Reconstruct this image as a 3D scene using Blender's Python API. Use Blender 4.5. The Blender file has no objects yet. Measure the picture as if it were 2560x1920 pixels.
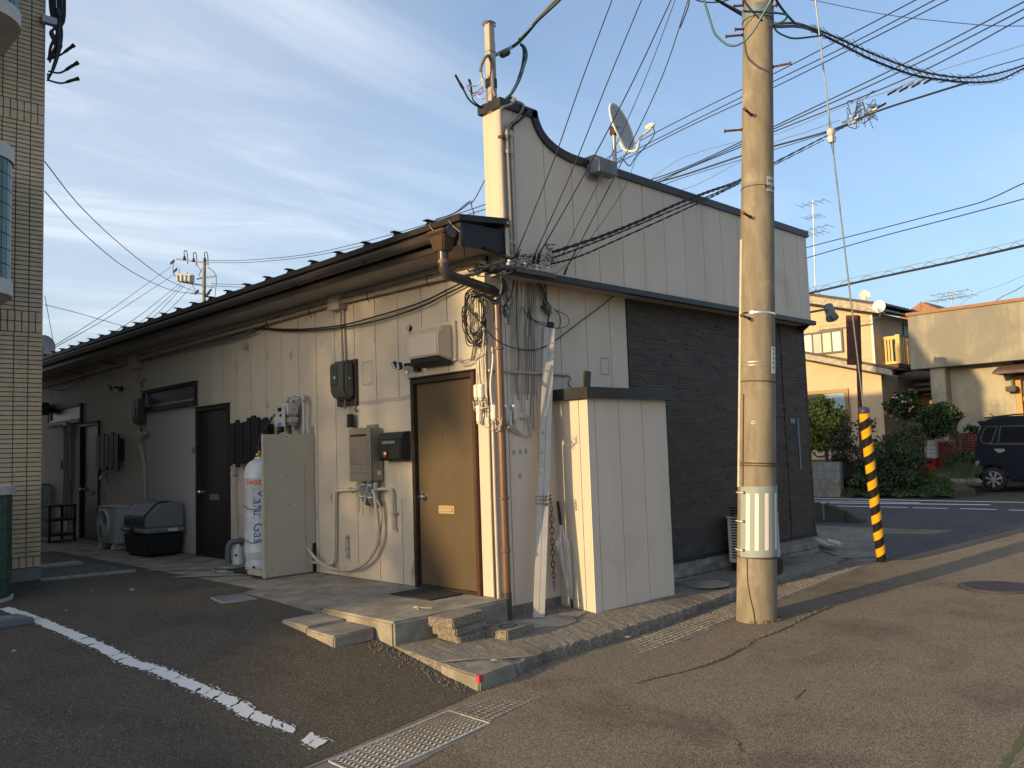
import bpy, bmesh, math, random
from mathutils import Vector, Matrix
random.seed(7)
R = math.radians
scene = bpy.context.scene
col = scene.collection

# ------------------------------------------------------------------ camera
# world frame: x runs along the street front, y along the parking side, z = 0 is the apron by the doors
CAM = Vector((-5.1789, -5.5867, 1.28))
RT = Vector((0.7159, -0.6973, -0.0346)); RT.normalize()
FW = Vector((0.6974, 0.7122, 0.0798)); FW = (FW - RT * FW.dot(RT)).normalized()
UP = RT.cross(FW)
FPX = 2120.0
cd = bpy.data.cameras.new('camera'); cd.sensor_fit = 'HORIZONTAL'; cd.sensor_width = 36.0
cd.lens = FPX / 2560 * 36; cd.clip_end = 2000; cd.clip_start = 0.05
camo = bpy.data.objects.new('camera', cd); col.objects.link(camo)
m = Matrix((RT, UP, -FW)).transposed().to_4x4(); m.translation = CAM
camo.matrix_world = m
scene.camera = camo

# ------------------------------------------------------------------ sky, sun, exposure
SUN_EL, SUN_AZ = R(11.0), R(6.0)          # sun stands over the -x side, a little behind the street front
w = bpy.data.worlds.new('World'); scene.world = w; w.use_nodes = True
nt = w.node_tree; nt.nodes.clear()
def N(t, typ, **k):
    n = t.nodes.new(typ)
    for a, b in k.items():
        if a.startswith('_'): n.inputs[a[1:].replace('_', ' ')].default_value = b
        else: setattr(n, a, b)
    return n
sky = N(nt, 'ShaderNodeTexSky', sky_type='NISHITA', sun_disc=False, sun_elevation=SUN_EL,
        sun_rotation=-(math.pi / 2 - SUN_AZ), air_density=1.0, dust_density=3.5, ozone_density=3.0)
bg = N(nt, 'ShaderNodeBackground', _Strength=0.15)
out = N(nt, 'ShaderNodeOutputWorld')
tc = N(nt, 'ShaderNodeTexCoord')
sep = N(nt, 'ShaderNodeSeparateXYZ'); nt.links.new(tc.outputs['Generated'], sep.inputs[0])
zc = N(nt, 'ShaderNodeMath', operation='MAXIMUM'); zc.inputs[1].default_value = 0.06; nt.links.new(sep.outputs[2], zc.inputs[0])
zs = N(nt, 'ShaderNodeMath', operation='ADD'); zs.inputs[1].default_value = 0.12; nt.links.new(zc.outputs[0], zs.inputs[0])
cx = N(nt, 'ShaderNodeMath', operation='DIVIDE'); cy = N(nt, 'ShaderNodeMath', operation='DIVIDE')
nt.links.new(sep.outputs[0], cx.inputs[0]); nt.links.new(zs.outputs[0], cx.inputs[1])
nt.links.new(sep.outputs[1], cy.inputs[0]); nt.links.new(zs.outputs[0], cy.inputs[1])
cmb = N(nt, 'ShaderNodeCombineXYZ'); nt.links.new(cx.outputs[0], cmb.inputs[0]); nt.links.new(cy.outputs[0], cmb.inputs[1])
mp = N(nt, 'ShaderNodeMapping'); mp.inputs['Rotation'].default_value = (0, 0, R(35)); mp.inputs['Scale'].default_value = (0.62, 2.0, 1)
mp.inputs['Location'].default_value = (0.35, 0.9, 0)
nt.links.new(cmb.outputs[0], mp.inputs[0])
n1 = N(nt, 'ShaderNodeTexNoise', _Scale=1.2, _Detail=9.0, _Roughness=0.62, _Distortion=0.7)
n2 = N(nt, 'ShaderNodeTexNoise', _Scale=0.55, _Detail=3.0, _Roughness=0.5)
nt.links.new(mp.outputs[0], n1.inputs[0]); nt.links.new(cmb.outputs[0], n2.inputs[0])
r1 = N(nt, 'ShaderNodeMapRange', interpolation_type='SMOOTHSTEP'); r1.inputs[1].default_value = 0.40; r1.inputs[2].default_value = 0.78
r2 = N(nt, 'ShaderNodeMapRange', interpolation_type='SMOOTHSTEP'); r2.inputs[1].default_value = 0.40; r2.inputs[2].default_value = 0.62
nt.links.new(n1.outputs[0], r1.inputs[0]); nt.links.new(n2.outputs[0], r2.inputs[0])
# a thin cirrus sheet lies over the +y side of the sky and thins out toward +x
hor = N(nt, 'ShaderNodeVectorMath', operation='MULTIPLY'); hor.inputs[1].default_value = (1, 1, 0); nt.links.new(tc.outputs['Generated'], hor.inputs[0])
hn = N(nt, 'ShaderNodeVectorMath', operation='NORMALIZE'); nt.links.new(hor.outputs[0], hn.inputs[0])
hd = N(nt, 'ShaderNodeVectorMath', operation='DOT_PRODUCT'); hd.inputs[1].default_value = (-.707, .707, 0); nt.links.new(hn.outputs[0], hd.inputs[0])
hq = N(nt, 'ShaderNodeMath', operation='MULTIPLY_ADD'); hq.inputs[1].default_value = 0.9; nt.links.new(n2.outputs[0], hq.inputs[0]); nt.links.new(hd.outputs['Value'], hq.inputs[2])
hs_ = N(nt, 'ShaderNodeMapRange', interpolation_type='SMOOTHSTEP'); hs_.inputs[1].default_value = 0.10; hs_.inputs[2].default_value = 0.95; nt.links.new(hq.outputs[0], hs_.inputs[0])
wv = N(nt, 'ShaderNodeMath', operation='MULTIPLY_ADD'); wv.inputs[1].default_value = 0.50; wv.inputs[2].default_value = 0.42; nt.links.new(r1.outputs[0], wv.inputs[0])
cm = N(nt, 'ShaderNodeMath', operation='MULTIPLY'); nt.links.new(wv.outputs[0], cm.inputs[0]); nt.links.new(hs_.outputs[0], cm.inputs[1])
pf = N(nt, 'ShaderNodeMath', operation='MULTIPLY'); nt.links.new(r1.outputs[0], pf.inputs[0]); nt.links.new(r2.outputs[0], pf.inputs[1])
pf2 = N(nt, 'ShaderNodeMath', operation='MULTIPLY_ADD'); pf2.inputs[1].default_value = 0.25; pf2.inputs[2].default_value = 0.13; nt.links.new(pf.outputs[0], pf2.inputs[0])
cm2 = N(nt, 'ShaderNodeMath', operation='MAXIMUM'); nt.links.new(cm.outputs[0], cm2.inputs[0]); nt.links.new(pf2.outputs[0], cm2.inputs[1])
mixc = N(nt, 'ShaderNodeMix', data_type='RGBA', blend_type='MIX')
nt.links.new(cm2.outputs[0], mixc.inputs[0]); nt.links.new(sky.outputs[0], mixc.inputs[6])
mixc.inputs[7].default_value = (3.4, 3.65, 4.0, 1)
nt.links.new(mixc.outputs[2], bg.inputs[0]); nt.links.new(bg.outputs[0], out.inputs[0])

sd = bpy.data.lights.new('sun', 'SUN'); sd.energy = 2.95; sd.angle = R(0.53); sd.color = (1.0, 0.72, 0.36)
so = bpy.data.objects.new('sun', sd); col.objects.link(so)
SDIR = Vector((-math.cos(SUN_AZ) * math.cos(SUN_EL), math.sin(SUN_AZ) * math.cos(SUN_EL), math.sin(SUN_EL)))
so.rotation_euler = (-SDIR).to_track_quat('-Z', 'Y').to_euler(); so.location = SDIR * 40
scene.view_settings.view_transform = 'Standard'; scene.view_settings.look = 'None'
scene.view_settings.exposure = 0.95; scene.view_settings.gamma = 1.0; scene.view_settings.use_curve_mapping = False
scene.render.engine = 'CYCLES'

# ------------------------------------------------------------------ survey helpers: where a sight line meets a plane of the place
def sight(u, v): return RT * (u - 1280) - UP * (v - 960) + FW * FPX
def LX(u, v, x=0.0): d = sight(u, v); return CAM + d * ((x - CAM.x) / d.x)
def RY(u, v, y=0.0): d = sight(u, v); return CAM + d * ((y - CAM.y) / d.y)
def GZ(u, v, z=0.0): d = sight(u, v); return CAM + d * ((z - CAM.z) / d.z)
def DP(u, v, dep): return CAM + sight(u, v) * (dep / FPX)

def lerp(a, b, t): return a + (b - a) * t
def interp(x, pts):
    if x <= pts[0][0]: return pts[0][1]
    for (a, b), (c, d) in zip(pts, pts[1:]):
        if x <= c:
            t = (x - a) / (c - a); return b + (d - b) * t
    return pts[-1][1]
ZR = [(-30, -.40), (-8, -.38), (-1.2, -.365), (0.8, -.36), (1.6, -.35), (2.85, -.335), (3.8, -.32), (6, -.28), (9, -.19), (12, -.12), (16, -.08), (20, -.03), (40, 0.0)]
ZP = [(-1.45, -.37), (-1.1, -.355), (-.76, -.305), (.24, -.132), (1.06, -.056), (1.7, -.022), (2.6, -.012), (9, -.012)]
KERB = [(-1.205, -1.10), (-.82, -1.04), (-.24, -.945), (.4, -.915), (1.54, -.86), (2.76, -.72), (3.75, -.645), (5.65, -.575)]
INNER = [(-9, -2.36), (-6, -1.9), (-2.65, -1.39), (-1.17, -1.115), (0, -.925), (.77, -.865), (1.63, -.80), (2.96, -.68), (4, -.60), (5.7, -.55), (7.5, -.45), (9.5, -.3)]
def gz(x, y):
    z = interp(x, ZR)
    if x < 3 and y > interp(x, INNER) - .002:
        t = min(1, max(0, (1.0 - x) / 1.5)); z = lerp(z, interp(y, ZP) if y > -1.45 else z, t) if x > -40 else z
    return z
def fit_gz(u, v, off=0.0):
    p = GZ(u, v, -.2)
    for _ in range(12): p = GZ(u, v, gz(p.x, p.y) + off)
    return p

# ------------------------------------------------------------------ materials
MATS = {}
def mk(name, c1, c2=None, scale=6.0, rough=0.7, metal=0.0, bump=0.0, bscale=80.0, c3=None, c3scale=1.2, c3lo=.5, c3hi=.7, stretch=(1, 1, 1), detail=6.0, lo=.35, hi=.65, spec=0.4, trans=0.0, alpha=1.0, bdist=.004, bvor=False, bstretch=(1, 1, 1)):
    if name in MATS: return MATS[name]
    mt = bpy.data.materials.new(name); mt.use_nodes = True; t = mt.node_tree
    b = t.nodes['Principled BSDF']
    b.inputs['Roughness'].default_value = rough; b.inputs['Metallic'].default_value = metal
    b.inputs['Specular IOR Level'].default_value = spec
    b.inputs['Transmission Weight'].default_value = trans; b.inputs['Alpha'].default_value = alpha
    c1 = tuple(c1) + (1,)
    b.inputs['Base Color'].default_value = c1
    geo = N(t, 'ShaderNodeNewGeometry'); src = None
    def coords(st):
        mpp = N(t, 'ShaderNodeMapping'); mpp.inputs['Scale'].default_value = st
        t.links.new(geo.outputs['Position'], mpp.inputs[0]); return mpp.outputs[0]
    if c2:
        no = N(t, 'ShaderNodeTexNoise', _Scale=scale, _Detail=detail, _Roughness=0.65); t.links.new(coords(stretch), no.inputs[0])
        mr = N(t, 'ShaderNodeMapRange', interpolation_type='SMOOTHSTEP'); mr.inputs[1].default_value = lo; mr.inputs[2].default_value = hi
        t.links.new(no.outputs[0], mr.inputs[0])
        mx = N(t, 'ShaderNodeMix', data_type='RGBA'); mx.inputs[6].default_value = c1; mx.inputs[7].default_value = tuple(c2) + (1,)
        t.links.new(mr.outputs[0], mx.inputs[0]); src = mx.outputs[2]
        if c3:
            no3 = N(t, 'ShaderNodeTexNoise', _Scale=c3scale, _Detail=5.0, _Roughness=0.6, _Distortion=0.3); t.links.new(coords((1, 1, 1)), no3.inputs[0])
            mr3 = N(t, 'ShaderNodeMapRange', interpolation_type='SMOOTHSTEP'); mr3.inputs[1].default_value = c3lo; mr3.inputs[2].default_value = c3hi
            t.links.new(no3.outputs[0], mr3.inputs[0])
            mx3 = N(t, 'ShaderNodeMix', data_type='RGBA'); mx3.inputs[7].default_value = tuple(c3) + (1,)
            t.links.new(mr3.outputs[0], mx3.inputs[0]); t.links.new(src, mx3.inputs[6]); src = mx3.outputs[2]
        t.links.new(src, b.inputs['Base Color'])
    if bump:
        if bvor: bn = N(t, 'ShaderNodeTexVoronoi', _Scale=bscale)
        else: bn = N(t, 'ShaderNodeTexNoise', _Scale=bscale, _Detail=4.0, _Roughness=0.7)
        t.links.new(coords(bstretch), bn.inputs[0])
        bp = N(t, 'ShaderNodeBump', _Strength=bump, _Distance=bdist)
        t.links.new(bn.outputs[0], bp.inputs['Height']); t.links.new(bp.outputs[0], b.inputs['Normal'])
    MATS[name] = mt; return mt

def asphalt(name, c_dark, c_lite, c_patch, patch_lo, patch_hi, bump):
    mt = bpy.data.materials.new(name); mt.use_nodes = True; t = mt.node_tree; b = t.nodes['Principled BSDF']
    b.inputs['Roughness'].default_value = .9; b.inputs['Specular IOR Level'].default_value = .25
    geo = N(t, 'ShaderNodeNewGeometry'); P = geo.outputs['Position']
    vo = N(t, 'ShaderNodeTexVoronoi', _Scale=150.0); t.links.new(P, vo.inputs[0])
    no = N(t, 'ShaderNodeTexNoise', _Scale=140.0, _Detail=3.0, _Roughness=.7); t.links.new(P, no.inputs[0])
    big = N(t, 'ShaderNodeTexNoise', _Scale=1.1, _Detail=7.0, _Roughness=.62, _Distortion=.3); t.links.new(P, big.inputs[0])
    sepc = N(t, 'ShaderNodeSeparateColor'); t.links.new(vo.outputs['Color'], sepc.inputs[0])
    mr = N(t, 'ShaderNodeMapRange'); mr.inputs[1].default_value = .15; mr.inputs[2].default_value = .95; t.links.new(sepc.outputs[0], mr.inputs[0])
    m1 = N(t, 'ShaderNodeMix', data_type='RGBA'); m1.inputs[6].default_value = c_dark + (1,); m1.inputs[7].default_value = c_lite + (1,)
    t.links.new(mr.outputs[0], m1.inputs[0])
    pr = N(t, 'ShaderNodeMapRange', interpolation_type='SMOOTHSTEP'); pr.inputs[1].default_value = patch_lo; pr.inputs[2].default_value = patch_hi; pr.inputs[4].default_value = .8
    t.links.new(big.outputs[0], pr.inputs[0])
    m2 = N(t, 'ShaderNodeMix', data_type='RGBA', blend_type='MULTIPLY'); m2.inputs[7].default_value = c_patch + (1,)
    t.links.new(pr.outputs[0], m2.inputs[0]); t.links.new(m1.outputs[2], m2.inputs[6])
    sp = N(t, 'ShaderNodeMath', operation='GREATER_THAN'); sp.inputs[1].default_value = .9965; t.links.new(sepc.outputs[1], sp.inputs[0])
    m3 = N(t, 'ShaderNodeMix', data_type='RGBA'); m3.inputs[7].default_value = (.33, .30, .26, 1)
    t.links.new(sp.outputs[0], m3.inputs[0]); t.links.new(m2.outputs[2], m3.inputs[6]); t.links.new(m3.outputs[2], b.inputs['Base Color'])
    ad = N(t, 'ShaderNodeMath', operation='SUBTRACT'); t.links.new(no.outputs[0], ad.inputs[0]); t.links.new(vo.outputs['Distance'], ad.inputs[1])
    bp = N(t, 'ShaderNodeBump', _Strength=bump, _Distance=.006); t.links.new(ad.outputs[0], bp.inputs['Height']); t.links.new(bp.outputs[0], b.inputs['Normal'])
    MATS[name] = mt; return mt
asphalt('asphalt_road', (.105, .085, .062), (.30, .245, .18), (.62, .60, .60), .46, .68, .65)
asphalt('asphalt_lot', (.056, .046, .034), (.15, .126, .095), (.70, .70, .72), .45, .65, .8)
asphalt('asphalt_street', (.045, .046, .049), (.10, .10, .105), (.8, .8, .82), .45, .65, .3)

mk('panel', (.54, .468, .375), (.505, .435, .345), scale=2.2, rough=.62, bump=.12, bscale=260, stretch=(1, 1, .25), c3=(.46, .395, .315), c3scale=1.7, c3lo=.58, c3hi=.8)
mk('panel_shade_lift', (.68, .592, .485), (.63, .545, .44), scale=2.0, rough=.65, bump=.12, bscale=260, stretch=(1, 1, .15), c3=(.55, .465, .375), c3scale=1.1, c3lo=.55, c3hi=.8)  # same beige panel, colour lightened for the faces in shade
mk('board_plain', (.53, .465, .41), (.50, .44, .385), scale=1.5, rough=.6)
mk('joint', (.035, .03, .025), rough=.9)
mk('filler', (.33, .295, .255), (.40, .36, .31), scale=30, rough=.9)
mk('concrete', (.33, .295, .235), (.20, .175, .14), scale=3.5, rough=.92, bump=.5, bscale=120, c3=(.13, .115, .092), c3scale=1.6, c3lo=.52, c3hi=.75, bdist=.006)
mk('concrete_rough', (.30, .265, .215), (.14, .12, .095), scale=55, rough=.95, bump=1.0, bscale=85, c3=(.13, .115, .09), c3scale=2.2, c3lo=.5, c3hi=.72, bdist=.012, detail=4)
mk('concrete_pale', (.36, .34, .30), (.26, .24, .21), scale=8, rough=.92, bump=.4, bscale=150)
mk('concrete_base', (.22, .205, .18), (.15, .14, .125), scale=3, rough=.9, bump=.3, bscale=100, stretch=(1.5, 1.5, .35), c3=(.30, .28, .25), c3scale=2.5)
mk('concrete_pole', (.25, .21, .15), (.18, .15, .108), scale=10, rough=.85, bump=.45, bscale=160, stretch=(1, 1, .22), c3=(.33, .28, .20), c3scale=3.0, c3lo=.55, c3hi=.75)
mk('gutter_concrete', (.22, .195, .165), (.15, .135, .115), scale=10, rough=.95, bump=.6, bscale=110, c3=(.12, .105, .09), c3scale=1.5)
mk('metal_roof', (.018, .017, .017), (.03, .026, .024), scale=5, rough=.45, metal=.3)
mk('eave_brown', (.034, .026, .021), (.026, .02, .017), scale=4, rough=.4, spec=.5)
mk('gutter_brown', (.055, .045, .038), (.045, .037, .032), scale=8, rough=.35, spec=.5)
mk('fascia_black', (.012, .012, .016), (.02, .02, .024), scale=20, rough=.6)
mk('soffit', (.42, .38, .33), (.36, .325, .28), scale=3, rough=.7)
mk('cap_black', (.02, .02, .022), (.032, .032, .034), scale=6, rough=.42, metal=.2)
mk('siding_dark', (.078, .068, .058), (.050, .045, .040), scale=9, rough=.6, bump=.35, bscale=130, stretch=(.35, 1, 1), spec=.3)
mk('siding_gap', (.008, .008, .008), rough=.9)
mk('door_brown', (.10, .072, .042), (.088, .062, .036), scale=2, rough=.42, spec=.45)
mk('door_dark', (.022, .021, .020), (.028, .027, .025), scale=2, rough=.4)
mk('frame_dark', (.018, .014, .011), (.035, .024, .017), scale=12, rough=.5)
mk('frame_red', (.075, .024, .016), (.045, .018, .012), scale=30, rough=.6)
mk('hopper_brown', (.075, .045, .028), (.06, .037, .024), scale=5, rough=.4, spec=.5)
mk('pipe_brown', (.15, .082, .05), (.125, .068, .042), scale=5, rough=.38, spec=.5)
mk('pipe_beige', (.44, .38, .31), (.40, .34, .28), scale=12, rough=.5)
mk('pvc_grey', (.13, .14, .15), rough=.45)
mk('pvc_white', (.50, .46, .39), (.43, .39, .33), scale=12, rough=.45)
mk('black', (.012, .012, .012), rough=.5)
mk('black_gloss', (.01, .01, .011), rough=.22)
mk('cable_black', (.014, .014, .016), rough=.55)
mk('cable_grey', (.16, .155, .15), rough=.6)
mk('cable_cream', (.52, .46, .37), (.42, .37, .3), scale=20, rough=.6)
mk('cable_teal', (.03, .10, .11), rough=.45)
mk('cable_white', (.65, .63, .58), rough=.5)
mk('rust', (.16, .055, .025), (.06, .024, .014), scale=18, rough=.85, bump=.3, bscale=90)
mk('rust_dark', (.045, .02, .016), (.09, .032, .02), scale=10, rough=.8, bump=.3, bscale=70)
mk('galv', (.34, .36, .37), (.26, .28, .29), scale=14, rough=.45, metal=.6)
mk('steel_grey', (.16, .19, .20), (.12, .145, .155), scale=10, rough=.5)
mk('chrome', (.75, .74, .72), rough=.12, metal=1.0)
mk('dish_grey', (.36, .37, .38), (.32, .33, .34), scale=3, rough=.5)
mk('dish_white', (.66, .64, .58), rough=.5)
mk('white_plastic', (.66, .64, .58), (.58, .56, .5), scale=8, rough=.42)
mk('white_paint', (.66, .65, .62), (.42, .41, .38), scale=60, rough=.8, lo=.55, hi=.75)
mk('ac_white', (.55, .54, .50), (.48, .47, .43), scale=4, rough=.45)
mk('meter_green', (.075, .08, .068), (.065, .07, .06), scale=8, rough=.42)
mk('wood_brown', (.045, .03, .02), (.07, .045, .03), scale=12, rough=.7, stretch=(1, 1, .1))
mk('heater', (.30, .265, .225), (.28, .245, .205), scale=3, rough=.38, metal=.35)
mk('heater_line', (.13, .115, .10), rough=.5)
mk('mailbox_black', (.022, .024, .023), (.035, .036, .033), scale=9, rough=.38)
mk('gas_white', (.58, .60, .61), (.53, .55, .56), scale=6, rough=.3)
mk('gas_panel', (.47, .42, .33), (.445, .40, .31), scale=3, rough=.5)
mk('gas_grey', (.48, .47, .43), (.42, .41, .37), scale=12, rough=.5)
mk('brass', (.5, .36, .12), rough=.35, metal=1.0)
mk('blue_ink', (.012, .05, .30), rough=.5)
mk('orange_ink', (.75, .15, .02), rough=.5)
mk('grey_ink', (.36, .38, .40), rough=.6)
mk('black_ink', (.02, .02, .02), rough=.6)
mk('bin_grey', (.22, .215, .205), (.20, .195, .185), scale=4, rough=.5)
mk('bin_black', (.014, .014, .014), (.02, .02, .02), scale=6, rough=.5)
mk('glass_dark', (.035, .04, .038), (.06, .065, .06), scale=2, rough=.3, spec=.25)
mk('glass_milk', (.34, .36, .36), (.28, .30, .30), scale=1.5, rough=.25)
mk('tile_beige', (.64, .49, .30), (.54, .41, .25), scale=9, rough=.42, spec=.5)
mk('tile_beige_pale', (.58, .46, .31), (.50, .40, .27), scale=9, rough=.42)
mk('grout', (.11, .07, .04), (.08, .052, .032), scale=20, rough=.95)
mk('tile_green', (.035, .085, .062), (.05, .11, .085), scale=14, rough=.25, spec=.55)
mk('render_white', (.60, .57, .52), (.54, .51, .46), scale=3, rough=.8)
mk('rubber_mat', (.035, .031, .026), (.022, .02, .018), scale=90, rough=.95, bump=.5, bscale=200)
mk('alu_plank', (.50, .47, .43), (.44, .41, .37), scale=6, rough=.5, metal=.15)
mk('red_paint', (.55, .04, .06), (.4, .03, .05), scale=40, rough=.6)
mk('pad_grey', (.27, .31, .29), (.25, .285, .27), scale=20, rough=.6, bump=.3, bscale=300)
mk('pad_white', (.72, .68, .58), rough=.5)
mk('stripe_yellow', (.75, .40, .015), (.66, .34, .015), scale=20, rough=.4)
mk('stripe_black', (.012, .012, .014), rough=.45)
mk('iron', (.10, .075, .075), (.07, .055, .055), scale=40, rough=.6, metal=.4)
mk('grate_steel', (.60, .58, .53), (.42, .40, .36), scale=30, rough=.5, metal=.15)
mk('dirt', (.085, .07, .052), (.05, .042, .032), scale=30, rough=1, bump=.6, bscale=60)
mk('soil', (.075, .06, .045), (.05, .04, .03), scale=8, rough=1, bump=.5, bscale=40)
mk('clear_plastic', (.75, .76, .76), rough=.18, alpha=.45, trans=.3)
mk('lens', (.55, .56, .55), rough=.15, spec=.7)

# ------------------------------------------------------------------ mesh helpers
WL = {}
def tagp(o, label=None, cat=None, group=None, kind=None):
    if label: o['label'] = label
    if cat: o['category'] = cat
    if group: o['group'] = group
    if kind: o['kind'] = kind
    return o
def thing(name, label, cat, loc, group=None):
    o = bpy.data.objects.new(name, None); col.objects.link(o); o.location = loc; o.empty_display_size = .1
    WL[o.name] = Vector(loc); return tagp(o, label, cat, group)
class MB:
    def __init__(s): s.v = []; s.f = []
    def add(s, vs, fs):
        b = len(s.v); s.v += [Vector(p) for p in vs]; s.f += [tuple(i + b for i in q) for q in fs]; return s
    def box(s, x0, x1, y0, y1, z0, z1):
        return s.add([(x0, y0, z0), (x1, y0, z0), (x1, y1, z0), (x0, y1, z0), (x0, y0, z1), (x1, y0, z1), (x1, y1, z1), (x0, y1, z1)],
                     [(0, 3, 2, 1), (4, 5, 6, 7), (0, 1, 5, 4), (1, 2, 6, 5), (2, 3, 7, 6), (3, 0, 4, 7)])
    def obox(s, c, ax, ay, az):                       # oriented box from centre and half axes
        c, ax, ay, az = Vector(c), Vector(ax), Vector(ay), Vector(az)
        vs = [c + ax * i + ay * j + az * k for k in (-1, 1) for i, j in ((-1, -1), (1, -1), (1, 1), (-1, 1))]
        fl = ax.cross(ay).dot(az) < 0
        fs = [(0, 3, 2, 1), (4, 5, 6, 7), (0, 1, 5, 4), (1, 2, 6, 5), (2, 3, 7, 6), (3, 0, 4, 7)]
        return s.add(vs, [q[::-1] for q in fs] if fl else fs)
    def hexa(s, b4, t4):                              # bottom four, top four points
        return s.add(list(b4) + list(t4), [(0, 3, 2, 1), (4, 5, 6, 7), (0, 1, 5, 4), (1, 2, 6, 5), (2, 3, 7, 6), (3, 0, 4, 7)])
    def prism(s, poly, vec):
        n = len(poly); vec = Vector(vec); P = [Vector(p) for p in poly]
        return s.add(P + [p + vec for p in P], [tuple(range(n))[::-1], tuple(range(n, 2 * n))] + [(i, (i + 1) % n, (i + 1) % n + n, i + n) for i in range(n)])
    def poly(s, pts): return s.add(pts, [tuple(range(len(pts)))])
    def tube(s, pts, r, n=8, cap=True):
        pts = [Vector(p) for p in pts]; rr = r if isinstance(r, (list, tuple)) else [r] * len(pts)
        b = len(s.v); up = None; k = len(pts)
        for i, p in enumerate(pts):
            t = ((pts[min(i + 1, k - 1)] - pts[max(i - 1, 0)])).normalized()
            if up is None: up = t.orthogonal().normalized()
            up = (up - t * up.dot(t)); up = up.normalized() if up.length > 1e-6 else t.orthogonal().normalized()
            sd = t.cross(up)
            for j in range(n):
                a = 2 * math.pi * j / n; s.v.append(p + (up * math.cos(a) + sd * math.sin(a)) * rr[i])
        for i in range(k - 1):
            for j in range(n):
                s.f.append((b + i * n + j, b + i * n + (j + 1) % n, b + (i + 1) * n + (j + 1) % n, b + (i + 1) * n + j))
        if cap: s.f.append(tuple(range(b, b + n))[::-1]); s.f.append(tuple(range(b + (k - 1) * n, b + k * n)))
        return s
    def lathe(s, prof, base, axis=(0, 0, 1), n=24, cap=True):
        ax = Vector(axis).normalized(); u = Vector((1, 0, 0)) if abs(ax.x) < .9 else Vector((0, 1, 0)); u = (u - ax * u.dot(ax)).normalized(); w_ = ax.cross(u)
        b = len(s.v); base = Vector(base)
        for r, h in prof:
            for j in range(n):
                a = 2 * math.pi * j / n; s.v.append(base + ax * h + (u * math.cos(a) + w_ * math.sin(a)) * r)
        for i in range(len(prof) - 1):
            for j in range(n): s.f.append((b + i * n + j, b + i * n + (j + 1) % n, b + (i + 1) * n + (j + 1) % n, b + (i + 1) * n + j))
        if cap:
            s.f.append(tuple(range(b, b + n))[::-1]); k = len(prof) - 1; s.f.append(tuple(range(b + k * n, b + k * n + n)))
        return s
    def grid(s, rows):                                # rows of points
        b = len(s.v); m_ = len(rows[0])
        for r in rows: s.v += [Vector(p) for p in r]
        for i in range(len(rows) - 1):
            for j in range(m_ - 1): s.f.append((b + i * m_ + j, b + i * m_ + j + 1, b + (i + 1) * m_ + j + 1, b + (i + 1) * m_ + j))
        return s
    def build(s, name, mat, parent=None, smooth=False, bevel=0, seg=2, label=None, cat=None, group=None, kind=None, origin=None, flip=False):
        if parent is not None: loc = WL[parent.name]
        elif origin is not None: loc = Vector(origin)
        elif kind == 'structure': loc = Vector((0, 0, 0))
        else:
            loc = Vector((sum(p.x for p in s.v) / len(s.v), sum(p.y for p in s.v) / len(s.v), min(p.z for p in s.v)))
        me = bpy.data.meshes.new(name)
        me.from_pydata([tuple(p - loc) for p in s.v], [], [q[::-1] for q in s.f] if flip else s.f)
        me.validate()
        if bevel:
            bm = bmesh.new(); bm.from_mesh(me); bmesh.ops.recalc_face_normals(bm, faces=bm.faces)
            es = [e for e in bm.edges if len(e.link_faces) == 2 and e.calc_face_angle(0) > R(35)]
            if es: bmesh.ops.bevel(bm, geom=es, offset=bevel, segments=seg, affect='EDGES', clamp_overlap=True)
            bm.to_mesh(me); bm.free()
        me.materials.append(MATS[mat] if isinstance(mat, str) else mat)
        if smooth:
            me.polygons.foreach_set('use_smooth', [True] * len(me.polygons)); me.update()
            try: me.set_sharp_from_angle(angle=R(40))
            except Exception: pass
        o = bpy.data.objects.new(name, me); col.objects.link(o)
        if parent is not None: o.parent = parent
        else: o.location = loc
        WL[o.name] = loc
        return tagp(o, label, cat, group, kind)
def dup(root, off, label=None):                       # copy a thing with its parts and sub-parts
    def cp(o, par):
        c = o.copy(); col.objects.link(c); c.parent = par; WL[c.name] = WL[o.name] + Vector(off)
        for ch in list(kids.get(o.name, ())): cp(ch, c)
        return c
    kids = {}
    for o in list(col.objects):
        if o.parent: kids.setdefault(o.parent.name, []).append(o)
    r = cp(root, None); r.location = root.location + Vector(off)
    if label: r['label'] = label
    return r
def curve(pts, n=8):                                  # smooth polyline through points
    P = [Vector(p) for p in pts]; out_ = []
    for i in range(len(P) - 1):
        p0, p1, p2, p3 = P[max(i - 1, 0)], P[i], P[i + 1], P[min(i + 2, len(P) - 1)]
        for k in range(n):
            t = k / n
            out_.append(.5 * ((2 * p1) + (p2 - p0) * t + (2 * p0 - 5 * p1 + 4 * p2 - p3) * t * t + (3 * p1 - p0 - 3 * p2 + p3) * t ** 3))
    out_.append(P[-1]); return out_
def sag(a, b, s, n=14):
    a, b = Vector(a), Vector(b)
    return [a.lerp(b, t / n) - Vector((0, 0, s * 4 * (t / n) * (1 - t / n))) for t in range(n + 1)]
def blob(c, u, v_, ru, rv, n=11, jit=.3):             # uneven flat patch outline
    c, u, v_ = Vector(c), Vector(u), Vector(v_)
    return [c + u * (ru * math.cos(2 * math.pi * i / n) * random.uniform(1 - jit, 1 + jit)) + v_ * (rv * math.sin(2 * math.pi * i / n) * random.uniform(1 - jit, 1 + jit)) for i in range(n)]
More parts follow.
